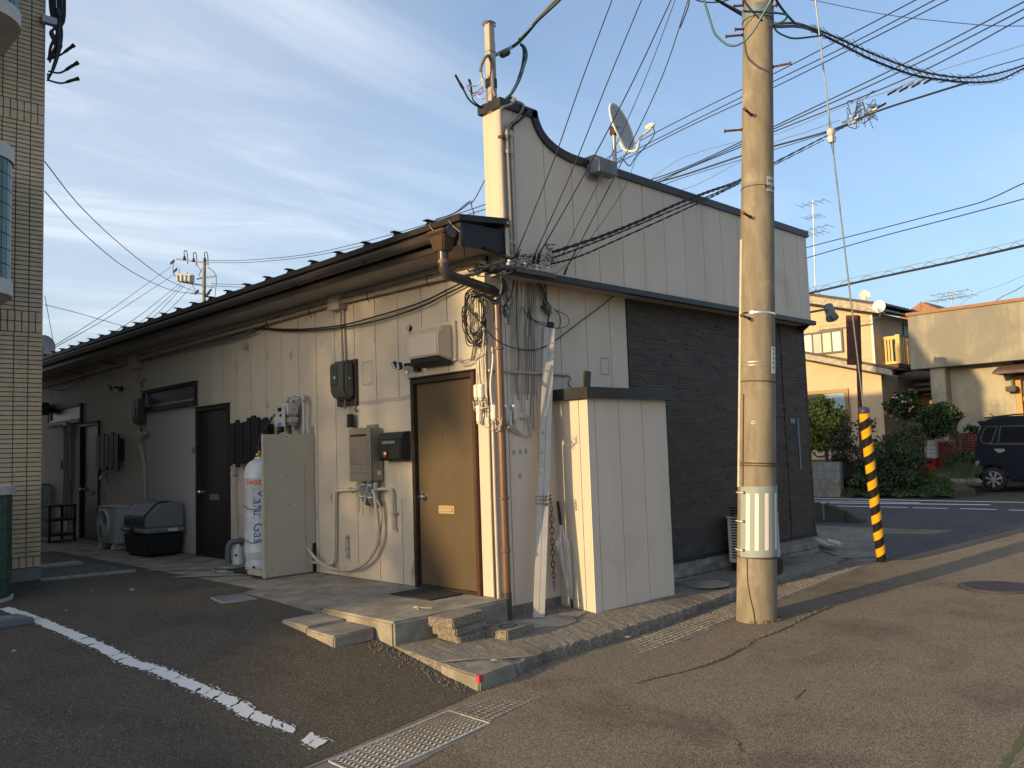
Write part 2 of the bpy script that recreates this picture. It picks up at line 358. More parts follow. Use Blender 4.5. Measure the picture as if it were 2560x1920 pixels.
def text_mesh(txt, size, bold=0.0):
    cu = bpy.data.curves.new('t', 'FONT'); cu.body = txt; cu.size = size; cu.offset = bold; cu.resolution_u = 2
    ob = bpy.data.objects.new('t', cu); col.objects.link(ob)
    dg = bpy.context.evaluated_depsgraph_get(); me = bpy.data.meshes.new_from_object(ob.evaluated_get(dg))
    bm = bmesh.new(); bm.from_mesh(me); bmesh.ops.triangulate(bm, faces=bm.faces); bm.to_mesh(me); bm.free()
    vs = [v.co.copy() for v in me.vertices]; fs = [tuple(p.vertices) for p in me.polygons]
    bpy.data.objects.remove(ob); bpy.data.curves.remove(cu); bpy.data.meshes.remove(me)
    return vs, fs

# ------------------------------------------------------------------ ground, road, gutter, pavement
OUTER = [(-9, -2.9), (-6, -2.42), (-2.56, -1.86), (-1.93, -1.75), (-1.29, -1.62), (-.47, -1.49), (.36, -1.38), (1.8, -1.25), (4, -1.05), (7, -.85), (9.5, -.7)]
inner = lambda x: interp(x, INNER)
outer = lambda x: interp(x, OUTER)
def frange(a, b, n): return [a + (b - a) * i / n for i in range(n + 1)]
def sheet(xs, y0, y1, ny, zoff, jit=0):
    b = MB()
    b.grid([[(x, lerp(y0(x), y1(x), j / ny), gz(x, lerp(y0(x), y1(x), j / ny)) + zoff) for x in xs] for j in range(ny + 1)])
    return b
MB().add([(-400, -400, -.62), (500, -400, -.62), (500, 500, -.62), (-400, 500, -.62)], [(0, 1, 2, 3)]).build('ground', 'soil', kind='structure')
xs = frange(-45, -8, 12) + frange(-7.5, 9.2, 67)
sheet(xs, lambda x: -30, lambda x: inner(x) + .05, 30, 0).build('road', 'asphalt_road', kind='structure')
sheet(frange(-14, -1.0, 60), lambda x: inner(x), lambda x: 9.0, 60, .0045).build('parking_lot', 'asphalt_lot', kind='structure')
sheet(frange(9.15, 14.75, 12), lambda x: -40, lambda x: 60, 20, .002).build('cross_street', 'asphalt_street', kind='structure')
sheet(frange(14.7, 60, 20), lambda x: -40, lambda x: 70, 20, -.004).build('far_ground', 'soil', kind='structure')
sheet(frange(6.0, 9.2, 12), lambda x: inner(x) + .05, lambda x: 40, 20, -.002).build('corner_ground', 'asphalt_road', kind='structure')
# drain cover strip: one row of ribbed covers between kerb and road
gut = thing('gutter', 'strip of ribbed concrete drain covers beside the kerb', 'gutter', (0, -1.2, -.36)); gut['kind'] = 'structure'
del gut['category']
GL, GR = -2.62, -1.60                                  # where the steel grating lies
def gline(x, t): return Vector((x, lerp(inner(x), outer(x), t), 0))
x = -8.0
while x < 6.8:
    x1 = x + .6
    if x1 > GL and x < GR:
        if x < GL - .02: x1 = GL
        else: x = GR; continue
    b = MB()
    pts = [gline(x + .006, .10), gline(x1 - .006, .10), gline(x1 - .006, .93), gline(x + .006, .93)]
    b.hexa([Vector((p.x, p.y, gz(p.x, -2) - .06)) for p in (pts[3], pts[2], pts[1], pts[0])], [Vector((p.x, p.y, gz(p.x, -2) + .005)) for p in (pts[3], pts[2], pts[1], pts[0])])
    if -3.2 < x < 5.6:                                 # raised anti-slip ribs
        nr, nc = 15, 7
        for i in range(nr):
            for j in range(nc):
                xa, xb = lerp(x + .012, x1 - .012, (i + .18) / nr), lerp(x + .012, x1 - .012, (i + .82) / nr)
                ta, tb = .13 + .77 * (j + .12) / nc, .13 + .77 * (j + .88) / nc
                q = [gline(xa, ta), gline(xb, ta), gline(xb, tb), gline(xa, tb)]
                z0 = gz(xa, -2) + .0045; z1 = z0 + random.uniform(.005, .008)
                b.add([Vector((p.x, p.y, z0)) for p in q] + [Vector((p.x, p.y, z1)).lerp(Vector((sum(k.x for k in q) / 4, sum(k.y for k in q) / 4, z1)), .12) for p in q],
                      [(0, 3, 7, 4), (3, 2, 6, 7), (2, 1, 5, 6), (1, 0, 4, 5), (4, 7, 6, 5)])
    b.build('drain_cover', 'gutter_concrete', gut)
    x = x1
for ta, tb in ((.0, .09), (.94, 1.0)):
    b = MB(); xx = frange(-8, 6.8, 60)
    b.grid([[Vector((x, gline(x, t).y, gz(x, -2) + .0065 - (.004 if t in (0, 1.0) else 0))) for x in xx] for t in (tb, ta)]); b.build('gutter_edge', 'gutter_concrete', gut)
# steel grating over the drain
gr = thing('drain_grate', 'steel drain grating of wavy bars set in the gutter at the lot entrance', 'grate', (-2.1, -1.5, -.36))
b = MB()
P = [gline(GL + .01, .12), gline(GR - .01, .12), gline(GR - .01, .92), gline(GL + .01, .92)]
zt = lambda x: gz(x, -2) + .007
for a, c in ((0, 1), (1, 2), (2, 3), (3, 0)):
    pa, pc = P[a], P[c]; d = (pc - pa).normalized(); nn = Vector((-d.y, d.x, 0)) * .006
    mid = (pa + pc) / 2; b.obox((mid.x, mid.y, zt(mid.x) - .02), (pc - pa) / 2, nn, (0, 0, .022))
b.build('grate_frame', 'grate_steel', gr)
for i in range(11):
    t = .15 + .74 * i / 10; b = MB(); top = []; bot = []
    nx = 66
    for k in range(nx + 1):
        x = lerp(GL + .015, GR - .015, k / nx); p = gline(x, t); wv = .009 * math.sin(k * 2 * math.pi / 4)
        p.y += wv; top.append((p.x, p.y, zt(x))); bot.append((p.x, p.y + .019, zt(x) - .005 + .003 * math.cos(k * 2 * math.pi / 4)))
    b.grid([top, bot]); b.grid([[(q[0], q[1], q[2] - .03) for q in top], top]); b.build('grate_bar', 'grate_steel', gr)
for k in range(24):
    x = lerp(GL + .03, GR - .03, k / 23); p, q = gline(x, .14), gline(x, .90); MB().tube([(p.x, p.y, zt(x) - .012), (q.x, q.y, zt(x) - .012)], .003, 5).build('cross_rod', 'grate_steel', gr)
b = MB(); b.grid([[Vector((x, gline(x, t).y, gz(x, -2) + .0003)) for x in frange(GL, GR, 6)] for t in (.93, .11)]); b.build('drain_bottom', 'black', gr)

# raised concrete pavement slab in front of the street wall, with a chipped kerb edge
kerb = lambda x: interp(x, KERB)
def zslab(x, t): return lerp(-.178 - .004 * max(0, x), lerp(-.252, -.225, max(0, min(1, (x - 2) / 3.6))), t)
b = MB(); xx = frange(-1.205, 5.66, 150); rows = []
for j in range(9):
    t = j / 8; row = []
    for i, x in enumerate(xx):
        yb = (-.125 if x < .02 else .02) if x < .06 else .03
        y = lerp(yb, kerb(x), t); z = zslab(x, t)
        if j == 8: y += random.uniform(-.008, .016); z -= random.uniform(0, .014)
        elif j: z += random.uniform(-.003, .003)
        row.append((x, y, z))
    rows.append(row)
face = [(p[0], p[1] - random.uniform(.004, .02), gz(p[0], -2) + .004) for p in rows[-1]]
mid = [((p[0]), (p[1] + q[1]) / 2 - random.uniform(0, .008), (p[2] + q[2]) / 2) for p, q in zip(rows[-1], face)]
b.grid((rows + [mid, face])[::-1])
side = [r[0] for r in rows]; b.grid([side, [(p[0] - .004, p[1], -.45) for p in side]])
endr = [r[-1] for r in rows]; b.grid([[(p[0] + .01, p[1], -.45) for p in endr], endr])
pav = b.build('pavement', 'concrete_rough', kind='structure')
# corner kerb block with a dab of red paint, and a pale mortar seam
kc = MB().hexa([(-1.222, -1.125, -.42), (-.80, -1.062, -.42), (-.82, -.86, -.42), (-1.222, -.70, -.42)], [(-1.216, -1.118, -.249), (-.80, -1.052, -.252), (-.82, -.86, -.236), (-1.216, -.70, -.225)])
kc.build('kerb_corner', 'concrete', pav, bevel=.012)
MB().hexa([(-1.224, -1.128, -.288), (-1.178, -1.121, -.285), (-1.178, -1.09, -.285), (-1.224, -1.09, -.288)], [(-1.218, -1.121, -.2465), (-1.18, -1.116, -.2465), (-1.185, -1.08, -.2455), (-1.218, -1.088, -.2455)]).build('red_mark', 'red_paint', pav, label='red survey paint on the kerb corner')
b = MB(); seam = [(-1.2, -.70), (-1.0, -.77), (-.8, -.90), (-.62, -.985)]
b.grid([[(x, y + .035, zslab(x, (y + .12) / (kerb(x) + .12)) + .005) for x, y in seam], [(x, y - .03, zslab(x, (y + .12) / (kerb(x) + .12)) + .006) for x, y in seam]])
b.build('mortar_seam', 'concrete_pale', pav, flip=True)
# cracked darker repair in front of the closet
for c, ru, rv in (((.30, -.42), .30, .14), ((.02, -.30), .22, .12), ((.55, -.33), .22, .10)):
    b = MB(); pts = blob((c[0], c[1], 0), (1, 0, 0), (0, 1, 0), ru, rv, 13, .22)
    pts = [Vector((p.x, p.y, zslab(p.x, min(1, max(0, p.y / kerb(p.x)))) + .009)) for p in pts]; b.poly(pts)
    b.prism([p - Vector((0, 0, .004)) for p in pts], (0, 0, -.02)); b.build('mortar_patch', 'concrete', pav)
CHIP = ('beside the kerb corner', 'under the leaning plank', 'in front of the downpipe', 'against the ringed slab', 'in the gutter under the kerb', 'at the foot of the umbrella')
for ci, (u, v, s) in enumerate(((1237, 1650, .035), (1345, 1440 + 425 / 4.0, .05), (1320, 1547, .045), (1255, 1600, .028), (1570, 1592, .03), (1415, 1430 + 120, .02))):
    p = RY(u, v, -.5) if False else GZ(u, v, -.22)
    b = MB(); b.lathe([(s * .2, -.004), (s, .004), (s * .75, s * .3), (s * .1, s * .42)], (p.x, p.y, -.225), (0.15, .1, 1), 7); b.build('stone_chip', 'concrete_pale', label=None, cat='stone', group='loose chips of concrete on the pavement')['label'] = 'loose concrete chip ' + CHIP[ci]

# apron along the doors
ap = thing('apron', 'concrete apron', 'x', (0, 0, 0)); ap['kind'] = 'structure'; del ap['category']; del ap['label']
MB().box(-1.21, .03, -.13, .928, -.42, 0.0).build('apron_slab', 'concrete', ap, bevel=.018, seg=3)
b = MB(); ys = frange(.934, 17, 40); rows = []
for t in (0, .25, .5, .75, 1): rows.append([(lerp(.03, -1.20 + .012 * math.sin(y * 3.1), t), y, -.002 - (.008 * t)) for y in ys])
rows.append([(p[0] - .006, p[1], -.2) for p in rows[-1]]); b.grid(rows); b.build('apron_slab', 'concrete', ap)
# pale mortar bands and a rope of spilt mortar on the apron
for pts, wd in (([(-.40, 3.30), (-.75, 3.70), (-1.15, 4.05)], .05), ([(-.3, 4.1), (-.7, 4.5), (-1.1, 5.0)], .035)):
    c = curve([(x, y, .003) for x, y in pts], 6); b = MB()
    b.grid([[p + Vector((wd * random.uniform(.6, 1.3), wd * .3, 0)) for p in c], [p - Vector((wd * random.uniform(.6, 1.3), wd * .3, 0)) for p in c]]); b.build('mortar_band', 'concrete_pale', ap)
ring = [(-.55 + .13 * math.cos(a), 4.05 + .24 * math.sin(a), .012) for a in frange(0, 2 * math.pi, 20)]
MB().tube(ring, .011, 6).build('mortar_ring', 'concrete_pale', ap, smooth=True)
# pale kerb edging between lot and gravel strip, gravel
b = MB(); b.obox((-1.70, 5.2, -.012), (.50, -.09, 0), (.012, .045, 0), (0, 0, .03)); b.build('edging_kerb', 'concrete_pale', kind='structure', bevel=.006)
random.seed(5); b = MB(); b.add([(-2.15, 5.27, .0), (-1.2, 5.12, .0), (-1.19, 16, .0), (-2.15, 16, .0)], [(0, 1, 2, 3)])
for i in range(2600):
    y = 5.25 + 7 * random.random() ** 1.6; x = random.uniform(-2.12, -1.2); s = random.uniform(.008, .022)
    a = random.uniform(0, 6); c, q = math.cos(a) * s, math.sin(a) * s
    b.add([(x + c, y + q, .0), (x - q, y + c, .0), (x - c, y - q, .0), (x + q, y - c, .0), (x + .2 * s, y, s * random.uniform(.4, .9))], [(0, 1, 4), (1, 2, 4), (2, 3, 4), (3, 0, 4)])
b.build('gravel', mk('gravel', (.07, .065, .06), (.16, .15, .14), scale=40, rough=.95), label='dark gravel strip beside the tiled building', cat='gravel', kind='stuff', origin=(0, 0, 0))
MB().obox((-1.62, 6.6, .018), (.26, 0, 0), (0, .16, 0), (0, 0, .016)).build('stepping_slab', 'concrete_pale', bevel=.006, label='small pale paving slab lying in the gravel', cat='slab')

# ------------------------------------------------------------------ row house
def vpanel_x(a, z0, z1, holes, xf, th):                # panel column on the x = const wall: y range a, holes cut out
    b = MB(); ys = sorted({a[0], a[1]} | {min(a[1], max(a[0], h[k])) for h in holes for k in (0, 1)})
    for ya, yb in zip(ys, ys[1:]):
        if yb - ya < 1e-4: continue
        hz = sorted((h[2], h[3]) for h in holes if h[0] < (ya + yb) / 2 < h[1]); z = z0
        for p, q in hz:
            if p > z + 1e-4: b.box(xf, xf + th, ya, yb, z, p)
            z = max(z, q)
        if z < z1 - 1e-4: b.box(xf, xf + th, ya, yb, z, z1)
    return b
house = thing('row_house', 'low beige panelled row house with curved black-capped parapet and dark brick-pattern front', 'house', (0, 0, 0))
# core walls
MB().box(.0135, .15, .0135, 17, -.4, 3.2).build('wall_core', 'joint', house)
MB().box(.15, 6.03, .0135, .15, -.02, 2.95).build('wall_core', 'joint', house)
MB().box(5.90, 6.03, .15, 9, -.4, 3.2).build('side_wall', 'panel_shade_lift', house)
MB().box(.0142, 6.02, .004, .14, -.45, -.10).build('foundation', 'concrete_base', house)
b = MB(); b.box(1.9, 6.055, -.012, .0, -.45, -.018); b.build('foundation', 'concrete_base', house)
b = MB(); b.box(2.05, 6.05, -.03, 0, -.20, -.09) ; b.box(2.4, 6.05, -.045, -.03, -.24, -.17); b.build('mortar_skirt', 'concrete', house, bevel=.01)
MB().box(2.046, 6.062, -.02, -.0, -.016, .03).build('siding_starter', 'cap_black', house)
# left wall panels
D1, D2, D3 = (.165, 1.115, 0, 2.03), (5.06, 6.06, 0, 2.045), (9.96, 10.95, 0, 2.05)
W2, W3 = (6.05, 7.97, 2.11, 2.42), (10.86, 12.82, 2.11, 2.42)
PA = (1.115, 2.06, .85, 1.866); PB2 = (6.06, 7.92, 0, 2.11); PB3 = (10.95, 12.8, 0, 2.11)
holes = [D1, D2, D3, W2, W3, PA, PB2, PB3]
e = [0.0, .163] + [.163 + .3915 * k for k in range(1, 43)]
for a, c in zip(e, e[1:]):
    ya, yb = a + (.0045 if a else 0), c - .0045
    if c > PA[0] + .01 and a < PA[1] - .1: parts_ = [(.004, 1.355), (1.3555, 3.14)]      # panels cut through by the plain repair board
    else: parts_ = [(.004, 3.14)]
    for z0, z1 in parts_: vpanel_x((ya, yb), z0, z1, holes, 0.0, .0125).build('wall_panel', 'panel', house)
for y0, y1, z0, z1 in (PA, PB2, PB3): MB().box(-.0015, .0125, y0 + .004, y1 - .004, max(z0, .006), z1 - .004).build('plain_board', 'board_plain' if z0 == 0 else 'panel', house)
for k in (7.3,): pass
# street wall panels below the parapet
e = [0.0, .232, .613, .985, 1.381, 1.762, 2.045]
for a, c in zip(e, e[1:]): MB().box(a + (.0045 if a else -.0), c - .0045, .001, .0125, -.10, 2.93).build('wall_panel', 'panel_shade_lift', house)
# dark brick-pattern siding: individual planks joined
random.seed(11); b = MB(); z = .03
while z < 2.92:
    x = 2.049 - random.uniform(0, .35)
    while x < 6.02:
        L_ = random.choice((.30, .455, .455, .61)); xa, xb = max(2.049, x) + .0012, min(6.026, x + L_) - .0012
        if xb - xa > .03:
            d = random.choice((0, .0025, .005, .008)); b.box(xa, xb, -.008 - d, .012, z + .0016, z + .0285 - .0016)
        x += L_
    z += .0285
b.build('brick_siding', 'siding_dark', house, kind='stuff')
MB().box(2.046, 6.03, -.003, .0125, .03, 2.93).build('siding_backing', 'siding_gap', house)
for xx_ in (5.36,): MB().box(xx_, xx_ + .012, -.017, -.004, .03, 2.9).build('siding_joint', 'siding_gap', house)
MB().box(6.027, 6.05, -.018, .2, .03, 2.9).build('corner_trim', 'siding_dark', house)
for u0, u1, v0, v1 in ((1993.5, 2004.5, 1046, 1174), (1976, 1988, 1046, 1058)):
    p, q = RY(u0, v0, -.02), RY(u1, v1, -.02); MB().box(p.x, q.x, -.0205, -.0165, q.z, p.z).build('masking_tape', mk('tape_blue', (.13, .21, .28), (.17, .25, .31), scale=30, rough=.8), house, label='strip of pale blue tape on the dark siding')
# parapet
PY = -.23
TOP = [(0.03, 4.475), (.494, 4.475), (.503, 4.42), (.53, 4.36), (.575, 4.30), (.64, 4.25), (.74, 4.205), (.87, 4.175), (1.06, 4.16), (1.63, 4.165), (5.875, 4.165)]
BZ = 2.93
def topz(x): return interp(x, TOP) - .045
xg = [.05, .195, .592, .985, 1.36, 1.745, 2.12, 2.50, 2.885, 3.27, 3.66, 4.055, 4.43, 4.81, 5.195, 5.58, 5.855]
core = [(x, PY + .0125, z - .05) for x, z in TOP]; core[0] = (.0645, PY + .0125, 4.43); core[-1] = (5.842, PY + .0125, 4.11)
MB().prism([(.0645, PY + .0125, BZ + .01)] + core + [(5.842, PY + .0125, BZ + .01)], (0, .2335, 0)).build('parapet_core', 'joint', house)
for a, c in zip(xg, xg[1:]):
    a_, c_ = a + .0045, c - .0045
    tops = [(x, topz(x)) for x in [a_] + [x for x, _ in TOP if a_ < x < c_] + [c_]]
    MB().prism([(a_, PY, BZ)] + [(c_, PY, BZ)][:0] + [(x, PY, z) for x, z in tops] + [(c_, PY, BZ)], (0, .012, 0)).build('parapet_panel', 'panel_shade_lift', house)
MB().box(.05, .0625, PY + .004, -.03, BZ, 4.42).build('parapet_panel', 'panel', house)
MB().box(.053, .0625, -.026, .02, BZ, 4.42).build('parapet_panel', 'panel', house)
MB().box(5.843, 5.856, PY + .004, .02, BZ, 4.12).build('parapet_panel', 'panel_shade_lift', house)
# parapet cap swept along the curved top
def sweep_cap(pts, y0, y1, d0, d1):
    b = MB(); rows = [[], [], [], []]
    for i, (x, z) in enumerate(pts):
        p, q = pts[max(0, i - 1)], pts[min(len(pts) - 1, i + 1)]; t = Vector((q[0] - p[0], q[1] - p[1])); t.normalize(); n = Vector((-t.y, t.x))
        for k, (yy, d) in enumerate(((y0, d1), (y0, d0), (y1, d0), (y1, d1))): rows[k].append((x + n.x * d, yy, z + n.y * d))
    b.grid(rows + [rows[0]]); b.f.append(tuple(len(b.v) * 0 + i * len(pts) for i in range(4))); b.f.append(tuple(i * len(pts) + len(pts) - 1 for i in range(4))[::-1])
    return b
fine = [(0.012, 4.475), (.494, 4.475)]
arc = curve([(x, 0, z) for x, z in TOP[1:10]], 4)
fine = [(0.012, 4.475)] + [(p.x, p.z) for p in arc] + [(5.885, 4.165)]
sweep_cap(fine, PY - .028, .045, .012, -.07).build('parapet_cap', 'cap_black', house, smooth=False)
# fascia strip and soffit under the parapet
MB().box(.055, 5.915, PY - .045, PY + .02, 2.868, BZ - .002).build('parapet_fascia', 'cap_black', house, bevel=.004)
MB().box(.06, 5.91, PY + .02, .0, 2.885, 2.90).build('parapet_soffit', 'soffit', house)
MB().prism([(5.856, PY + .02, 2.87), (5.99, -.02, 2.80), (5.99, .02, 2.80), (5.856, .02, 2.87)], (0, 0, .06)).build('soffit_return', 'fascia_black', house)
# eave: fascia, soffit, roof with battens
MB().box(-.50, -.472, -.245, 17, 3.052, 3.255).build('eave_fascia', 'eave_brown', house)
MB().box(-.471, .052, -.243, -.215, 3.05, 3.255).build('eave_end_board', 'fascia_black', house)
MB().box(-.471, .0, -.214, 17, 3.075, 3.09).build('eave_soffit', 'soffit', house)
MB().box(.0, .05, -.214, .0, 3.075, 3.09).build('eave_soffit', 'soffit', house)
MB().box(-.05, .0, -.0, 17, 3.022, 3.074).build('eave_moulding', 'soffit', house, bevel=.008)
b = MB(); rs = .10
b.hexa([(-.535, -.28, 3.252), (.052, -.28, 3.252 + .587 * rs), (.052, 17, 3.252 + .587 * rs), (-.535, 17, 3.252)], [(-.535, -.28, 3.305), (.052, -.28, 3.305 + .587 * rs), (.052, 17, 3.305 + .587 * rs), (-.535, 17, 3.305)])
b.hexa([(.052, .03, 3.252 + .587 * rs), (6.0, .03, 3.252 + 6.535 * rs), (6.0, 17, 3.252 + 6.535 * rs), (.052, 17, 3.252 + .587 * rs)], [(.052, .03, 3.305 + .587 * rs), (6.0, .03, 3.305 + 6.535 * rs), (6.0, 17, 3.305 + 6.535 * rs), (.052, 17, 3.305 + .587 * rs)])
roof = b.build('roof', 'metal_roof', house)
for k in range(35):
    y = .22 + .49 * k; b = MB(); b.hexa([(-.50, y - .022, 3.306), (5.9, y - .022, 3.306 + 6.4 * rs), (5.9, y + .022, 3.306 + 6.4 * rs), (-.50, y + .022, 3.306)], [(-.47, y - .018, 3.362), (5.9, y - .018, 3.362 + 6.4 * rs), (5.9, y + .018, 3.362 + 6.4 * rs), (-.47, y + .018, 3.362)])
    b.box(-.51, -.43, y - .03, y + .03, 3.362, 3.37); b.build('roof_batten', 'metal_roof', roof)
# gutter channel and downpipe
b = MB(); prof = [(-.055 * math.cos(a), -.055 * math.sin(a)) for a in frange(0, math.pi, 10)]
yy = [-.21, 17]; cxg, czg = -.565, 3.168
b.grid([[(cxg + px, y, czg + pz + (.0012 * y)) for px, pz in prof] for y in yy]); b.grid([[(cxg + px * .93, y, czg + pz * .93 + (.0012 * y)) for px, pz in prof] for y in yy][::-1])
b.tube([(cxg - .056, y, czg + .002 + .0012 * y) for y in yy], .005, 6)
gt = b.build('roof_gutter', 'gutter_brown', house, smooth=True)
b = MB(); b.lathe([(.058, 0), (.058, .006)], (cxg, -.216, czg), (0, 1, 0), 16); b.build('gutter_end', 'gutter_brown', gt)
for y in (1.05, 2.3, 3.6, 4.9): b = MB(); b.tube([(cxg + px * 1.06, y, czg + pz * 1.06) for px, pz in prof], .006, 5); b.build('gutter_strap', 'gutter_brown', gt)
dpp = thing('x', 'x', 'x', (0, 0, 0)); bpy.data.objects.remove(dpp)
b = MB(); b.hexa([(-.625, -.165, 3.0), (-.525, -.165, 3.0), (-.525, -.035, 3.0), (-.625, -.035, 3.0)], [(-.66, -.205, 3.145), (-.49, -.205, 3.145), (-.49, .005, 3.145), (-.66, .005, 3.145)])
b.box(-.672, -.485, -.215, .015, 3.145, 3.185)
hop = b.build('rain_hopper', 'hopper_brown', house, bevel=.012, seg=3, smooth=True)
pts = [(-.575, -.10, 3.01), (-.575, -.10, 2.93), (-.575, -.10, 2.85), (-.55, -.10, 2.815), (-.45, -.10, 2.80), (.0, -.09, 2.74), (.045, -.085, 2.72), (.058, -.085, 2.66), (.058, -.085, 1.0), (.058, -.085, .02)]
dp = MB().tube(pts[:7] + [(.057, -.086, 2.70)], .043, 14).build('downpipe', 'gutter_brown', house, smooth=True)
MB().tube([(.058, -.085, 2.74), (.058, -.085, 1.4), (.058, -.085, .03)], .0375, 14).build('downpipe', 'pipe_brown', house, smooth=True)
MB().tube([(.058, -.085, .05), (.058, -.085, -.09), (.05, -.09, -.20)], .042, 14).build('downpipe_foot', 'gutter_brown', house, smooth=True)
for z in (2.20, .86, .40): MB().lathe([(.041, 0), (.046, .004), (.046, .022), (.041, .026)], (.058, -.085, z), n=14).build('pipe_clip', 'pipe_brown', dp)
MB().lathe([(.048, 0), (.05, .004), (.05, .03), (.048, .034)], (-.575, -.10, 2.90), n=14).build('pipe_clip', 'pipe_brown', dp)

# doors
def door(yr, mat, frame_r, hmat, slot_mat, slot, lab):
    y0, y1, _, zt_ = yr
    d = MB().box(.012, .05, y0 + .045, y1 - .05, .03, zt_ - .05).build('door', mat, house, bevel=.003, label=lab)
    MB().box(-.035, .05, y1 - .05, y1, .0, zt_).build('door_frame', 'frame_dark', d, bevel=.003)
    MB().box(-.035, .05, y0, y0 + .045, .0, zt_).build('door_frame', frame_r, d, bevel=.003)
    MB().box(-.036, .05, y0 + .0455, y1 - .0505, zt_ - .05, zt_ - .0005).build('door_frame', 'frame_dark', d, bevel=.003)
    MB().box(-.02, .05, y0 + .046, y1 - .051, .002, .029).build('door_sill', 'frame_dark', d)
    MB().hexa([(-.06, y0 - .01, zt_ + .002), (.0, y0 - .01, zt_ + .002), (.0, y1 + .01, zt_ + .002), (-.06, y1 + .01, zt_ + .002)], [(-.05, y0 - .01, zt_ + .012), (.0, y0 - .01, zt_ + .025), (.0, y1 + .01, zt_ + .025), (-.05, y1 + .01, zt_ + .012)]).build('drip_flashing', 'cap_black', d)
    yk = y1 - .135
    MB().lathe([(.032, 0), (.032, .006), (.014, .012), (.012, .03), (.027, .042), (.03, .055), (.022, .068), (.004, .072)], (.012, yk, .875), (-1, 0, 0), 18).build('door_knob', 'chrome', d, smooth=True)
    MB().lathe([(.006, 0), (.006, .004), (.002, .006)], (.012, (y0 + y1) / 2, 1.44), (-1, 0, 0), 8).build('peephole', 'chrome', d)
    ys, ye, z0, z1 = slot
    s = MB().box(.002, .012, ys, ye, z0, z1).build('mail_slot', slot_mat, d, bevel=.003)
    MB().box(-.004, .002, ys + .022, ye - .022, z0 + .02, z1 - .018).build('slot_flap', slot_mat, s, bevel=.003)
    return d
door(D1, 'door_brown', 'frame_red', 'chrome', 'brass_slot' if False else mk('slot_brass', (.48, .36, .19), rough=.45, metal=.4), (.535, .765, .72, .795), 'plain brown door nearest the street corner')
door(D2, 'door_dark', 'frame_dark', 'chrome', 'galv', (5.42, 5.70, .77, .85), 'dark door beside the gas cylinders')
door(D3, 'door_dark', 'frame_dark', 'chrome', 'steel_grey', (10.3, 10.58, .77, .85), 'dark door farthest along the wall')
def window(yr, lab):
    y0, y1, z0, z1 = yr
    f = MB(); th = .045
    f.box(-.045, .04, y0, y0 + th, z0, z1); f.box(-.045, .04, y1 - th, y1, z0, z1); f.box(-.0445, .04, y0 + th, y1 - th, z1 - .03, z1); f.box(-.05, .04, y0 + th, y1 - th, z0, z0 + .05)
    wn = f.build('window_frame', 'frame_dark', house, label=lab)
    MB().box(.0, .02, y0 + th, y1 - th, z0 + .05, z1 - .03).build('pane', 'glass_dark', wn)
    s = MB(); s.box(-.03, .015, y0 + th + .01, y1 - th - .03, z0 + .052, z0 + .085); s.box(-.03, .015, y1 - th - .08, y1 - th - .03, z0 + .085, z1 - .032); s.build('sash', 'galv', wn, bevel=.003)
    MB().box(-.075, .0, y0 - .02, y1 + .02, z1 + .001, z1 + .012).build('drip_flashing', 'cap_black', wn)
    MB().box(-.065, .0, y0 - .015, y1 + .015, z0 - .02, z0 - .001).build('sill', 'frame_dark', wn)
window(W2, 'high strip window between the far meter and the middle door'); window(W3, 'high strip window at the far end of the wall')
# wall repairs: filler seams, spots and rings
random.seed(3)
def wall_patch(u, v, ru, rv, n=10, wall='x', jit=.3):
    c = LX(u, v, -.0005) if wall == 'x' else RY(u, v, -.0005)
    if wall == 'x': pts = [(-.0012 - .0000, p.y, p.z) for p in blob((0, c.y, c.z), (0, 1, 0), (0, 0, 1), ru, rv, n, jit)]
    else: pts = [(p.x, -.0012, p.z) for p in blob((c.x, 0, c.z), (1, 0, 0), (0, 0, 1), ru, rv, n, jit)]
    b = MB(); b.poly(pts); b.build('filler_patch', 'filler', house)
for u, v, a, c in ((669, 890, .025, .07), (691, 920, .02, .015), (728, 887, .035, .06), (670, 1013, .03, .06), (685, 1030, .02, .05), (791, 870, .015, .04), (804, 858, .02, .04), (858, 857, .02, .035),
                   (1023, 820, .05, .045), (1027, 832, .03, .06), (937, 842, .02, .05), (793, 998, .02, .05), (793, 1020, .02, .04), (794, 1132, .02, .05), (800, 1060, .012, .03), (829, 1241, .035, .05), (793, 1290, .02, .05), (857, 860, .02, .04),
                   (1031, 1443, .03, .09), (1034, 1420, .02, .07), (1035, 1340, .015, .05), (262, 1240, .05, .1), (1003, 1000, .04, .02)):
    wall_patch(u, v, a, c)
for u, v in ((1285, 1131), (1300, 1129), (1315, 1127), (1300, 1189)): wall_patch(u, v, .022, .028, 8, 'y')
b = MB(); pts = [LX(u, v, 0) for u, v in ((898, 1009), (925, 1006), (950, 1004), (975, 999), (1000, 998), (1031, 991))]
b.grid([[(-.003, p.y, p.z + random.uniform(.012, .03)) for p in pts], [(-.003, p.y, p.z - random.uniform(.012, .03)) for p in pts]]); b.build('filler_seam', 'filler', house, flip=True)
b = MB(); c = LX(919, 933, 0)
rr = [(.085 * (1 if abs(math.cos(a)) > .7 else abs(math.cos(a)) / .7) * (1 if math.cos(a) > 0 else -1), .12 * (1 if abs(math.sin(a)) > .7 else abs(math.sin(a)) / .7) * (1 if math.sin(a) > 0 else -1)) for a in frange(0, 2 * math.pi, 28)]
b.grid([[(-.002, c.y + y * 1.1, c.z + z * 1.08) for y, z in rr], [(-.002, c.y + y * random.uniform(.9, .98), c.z + z * random.uniform(.88, .95)) for y, z in rr]]); b.build('filler_ring', 'filler', house)
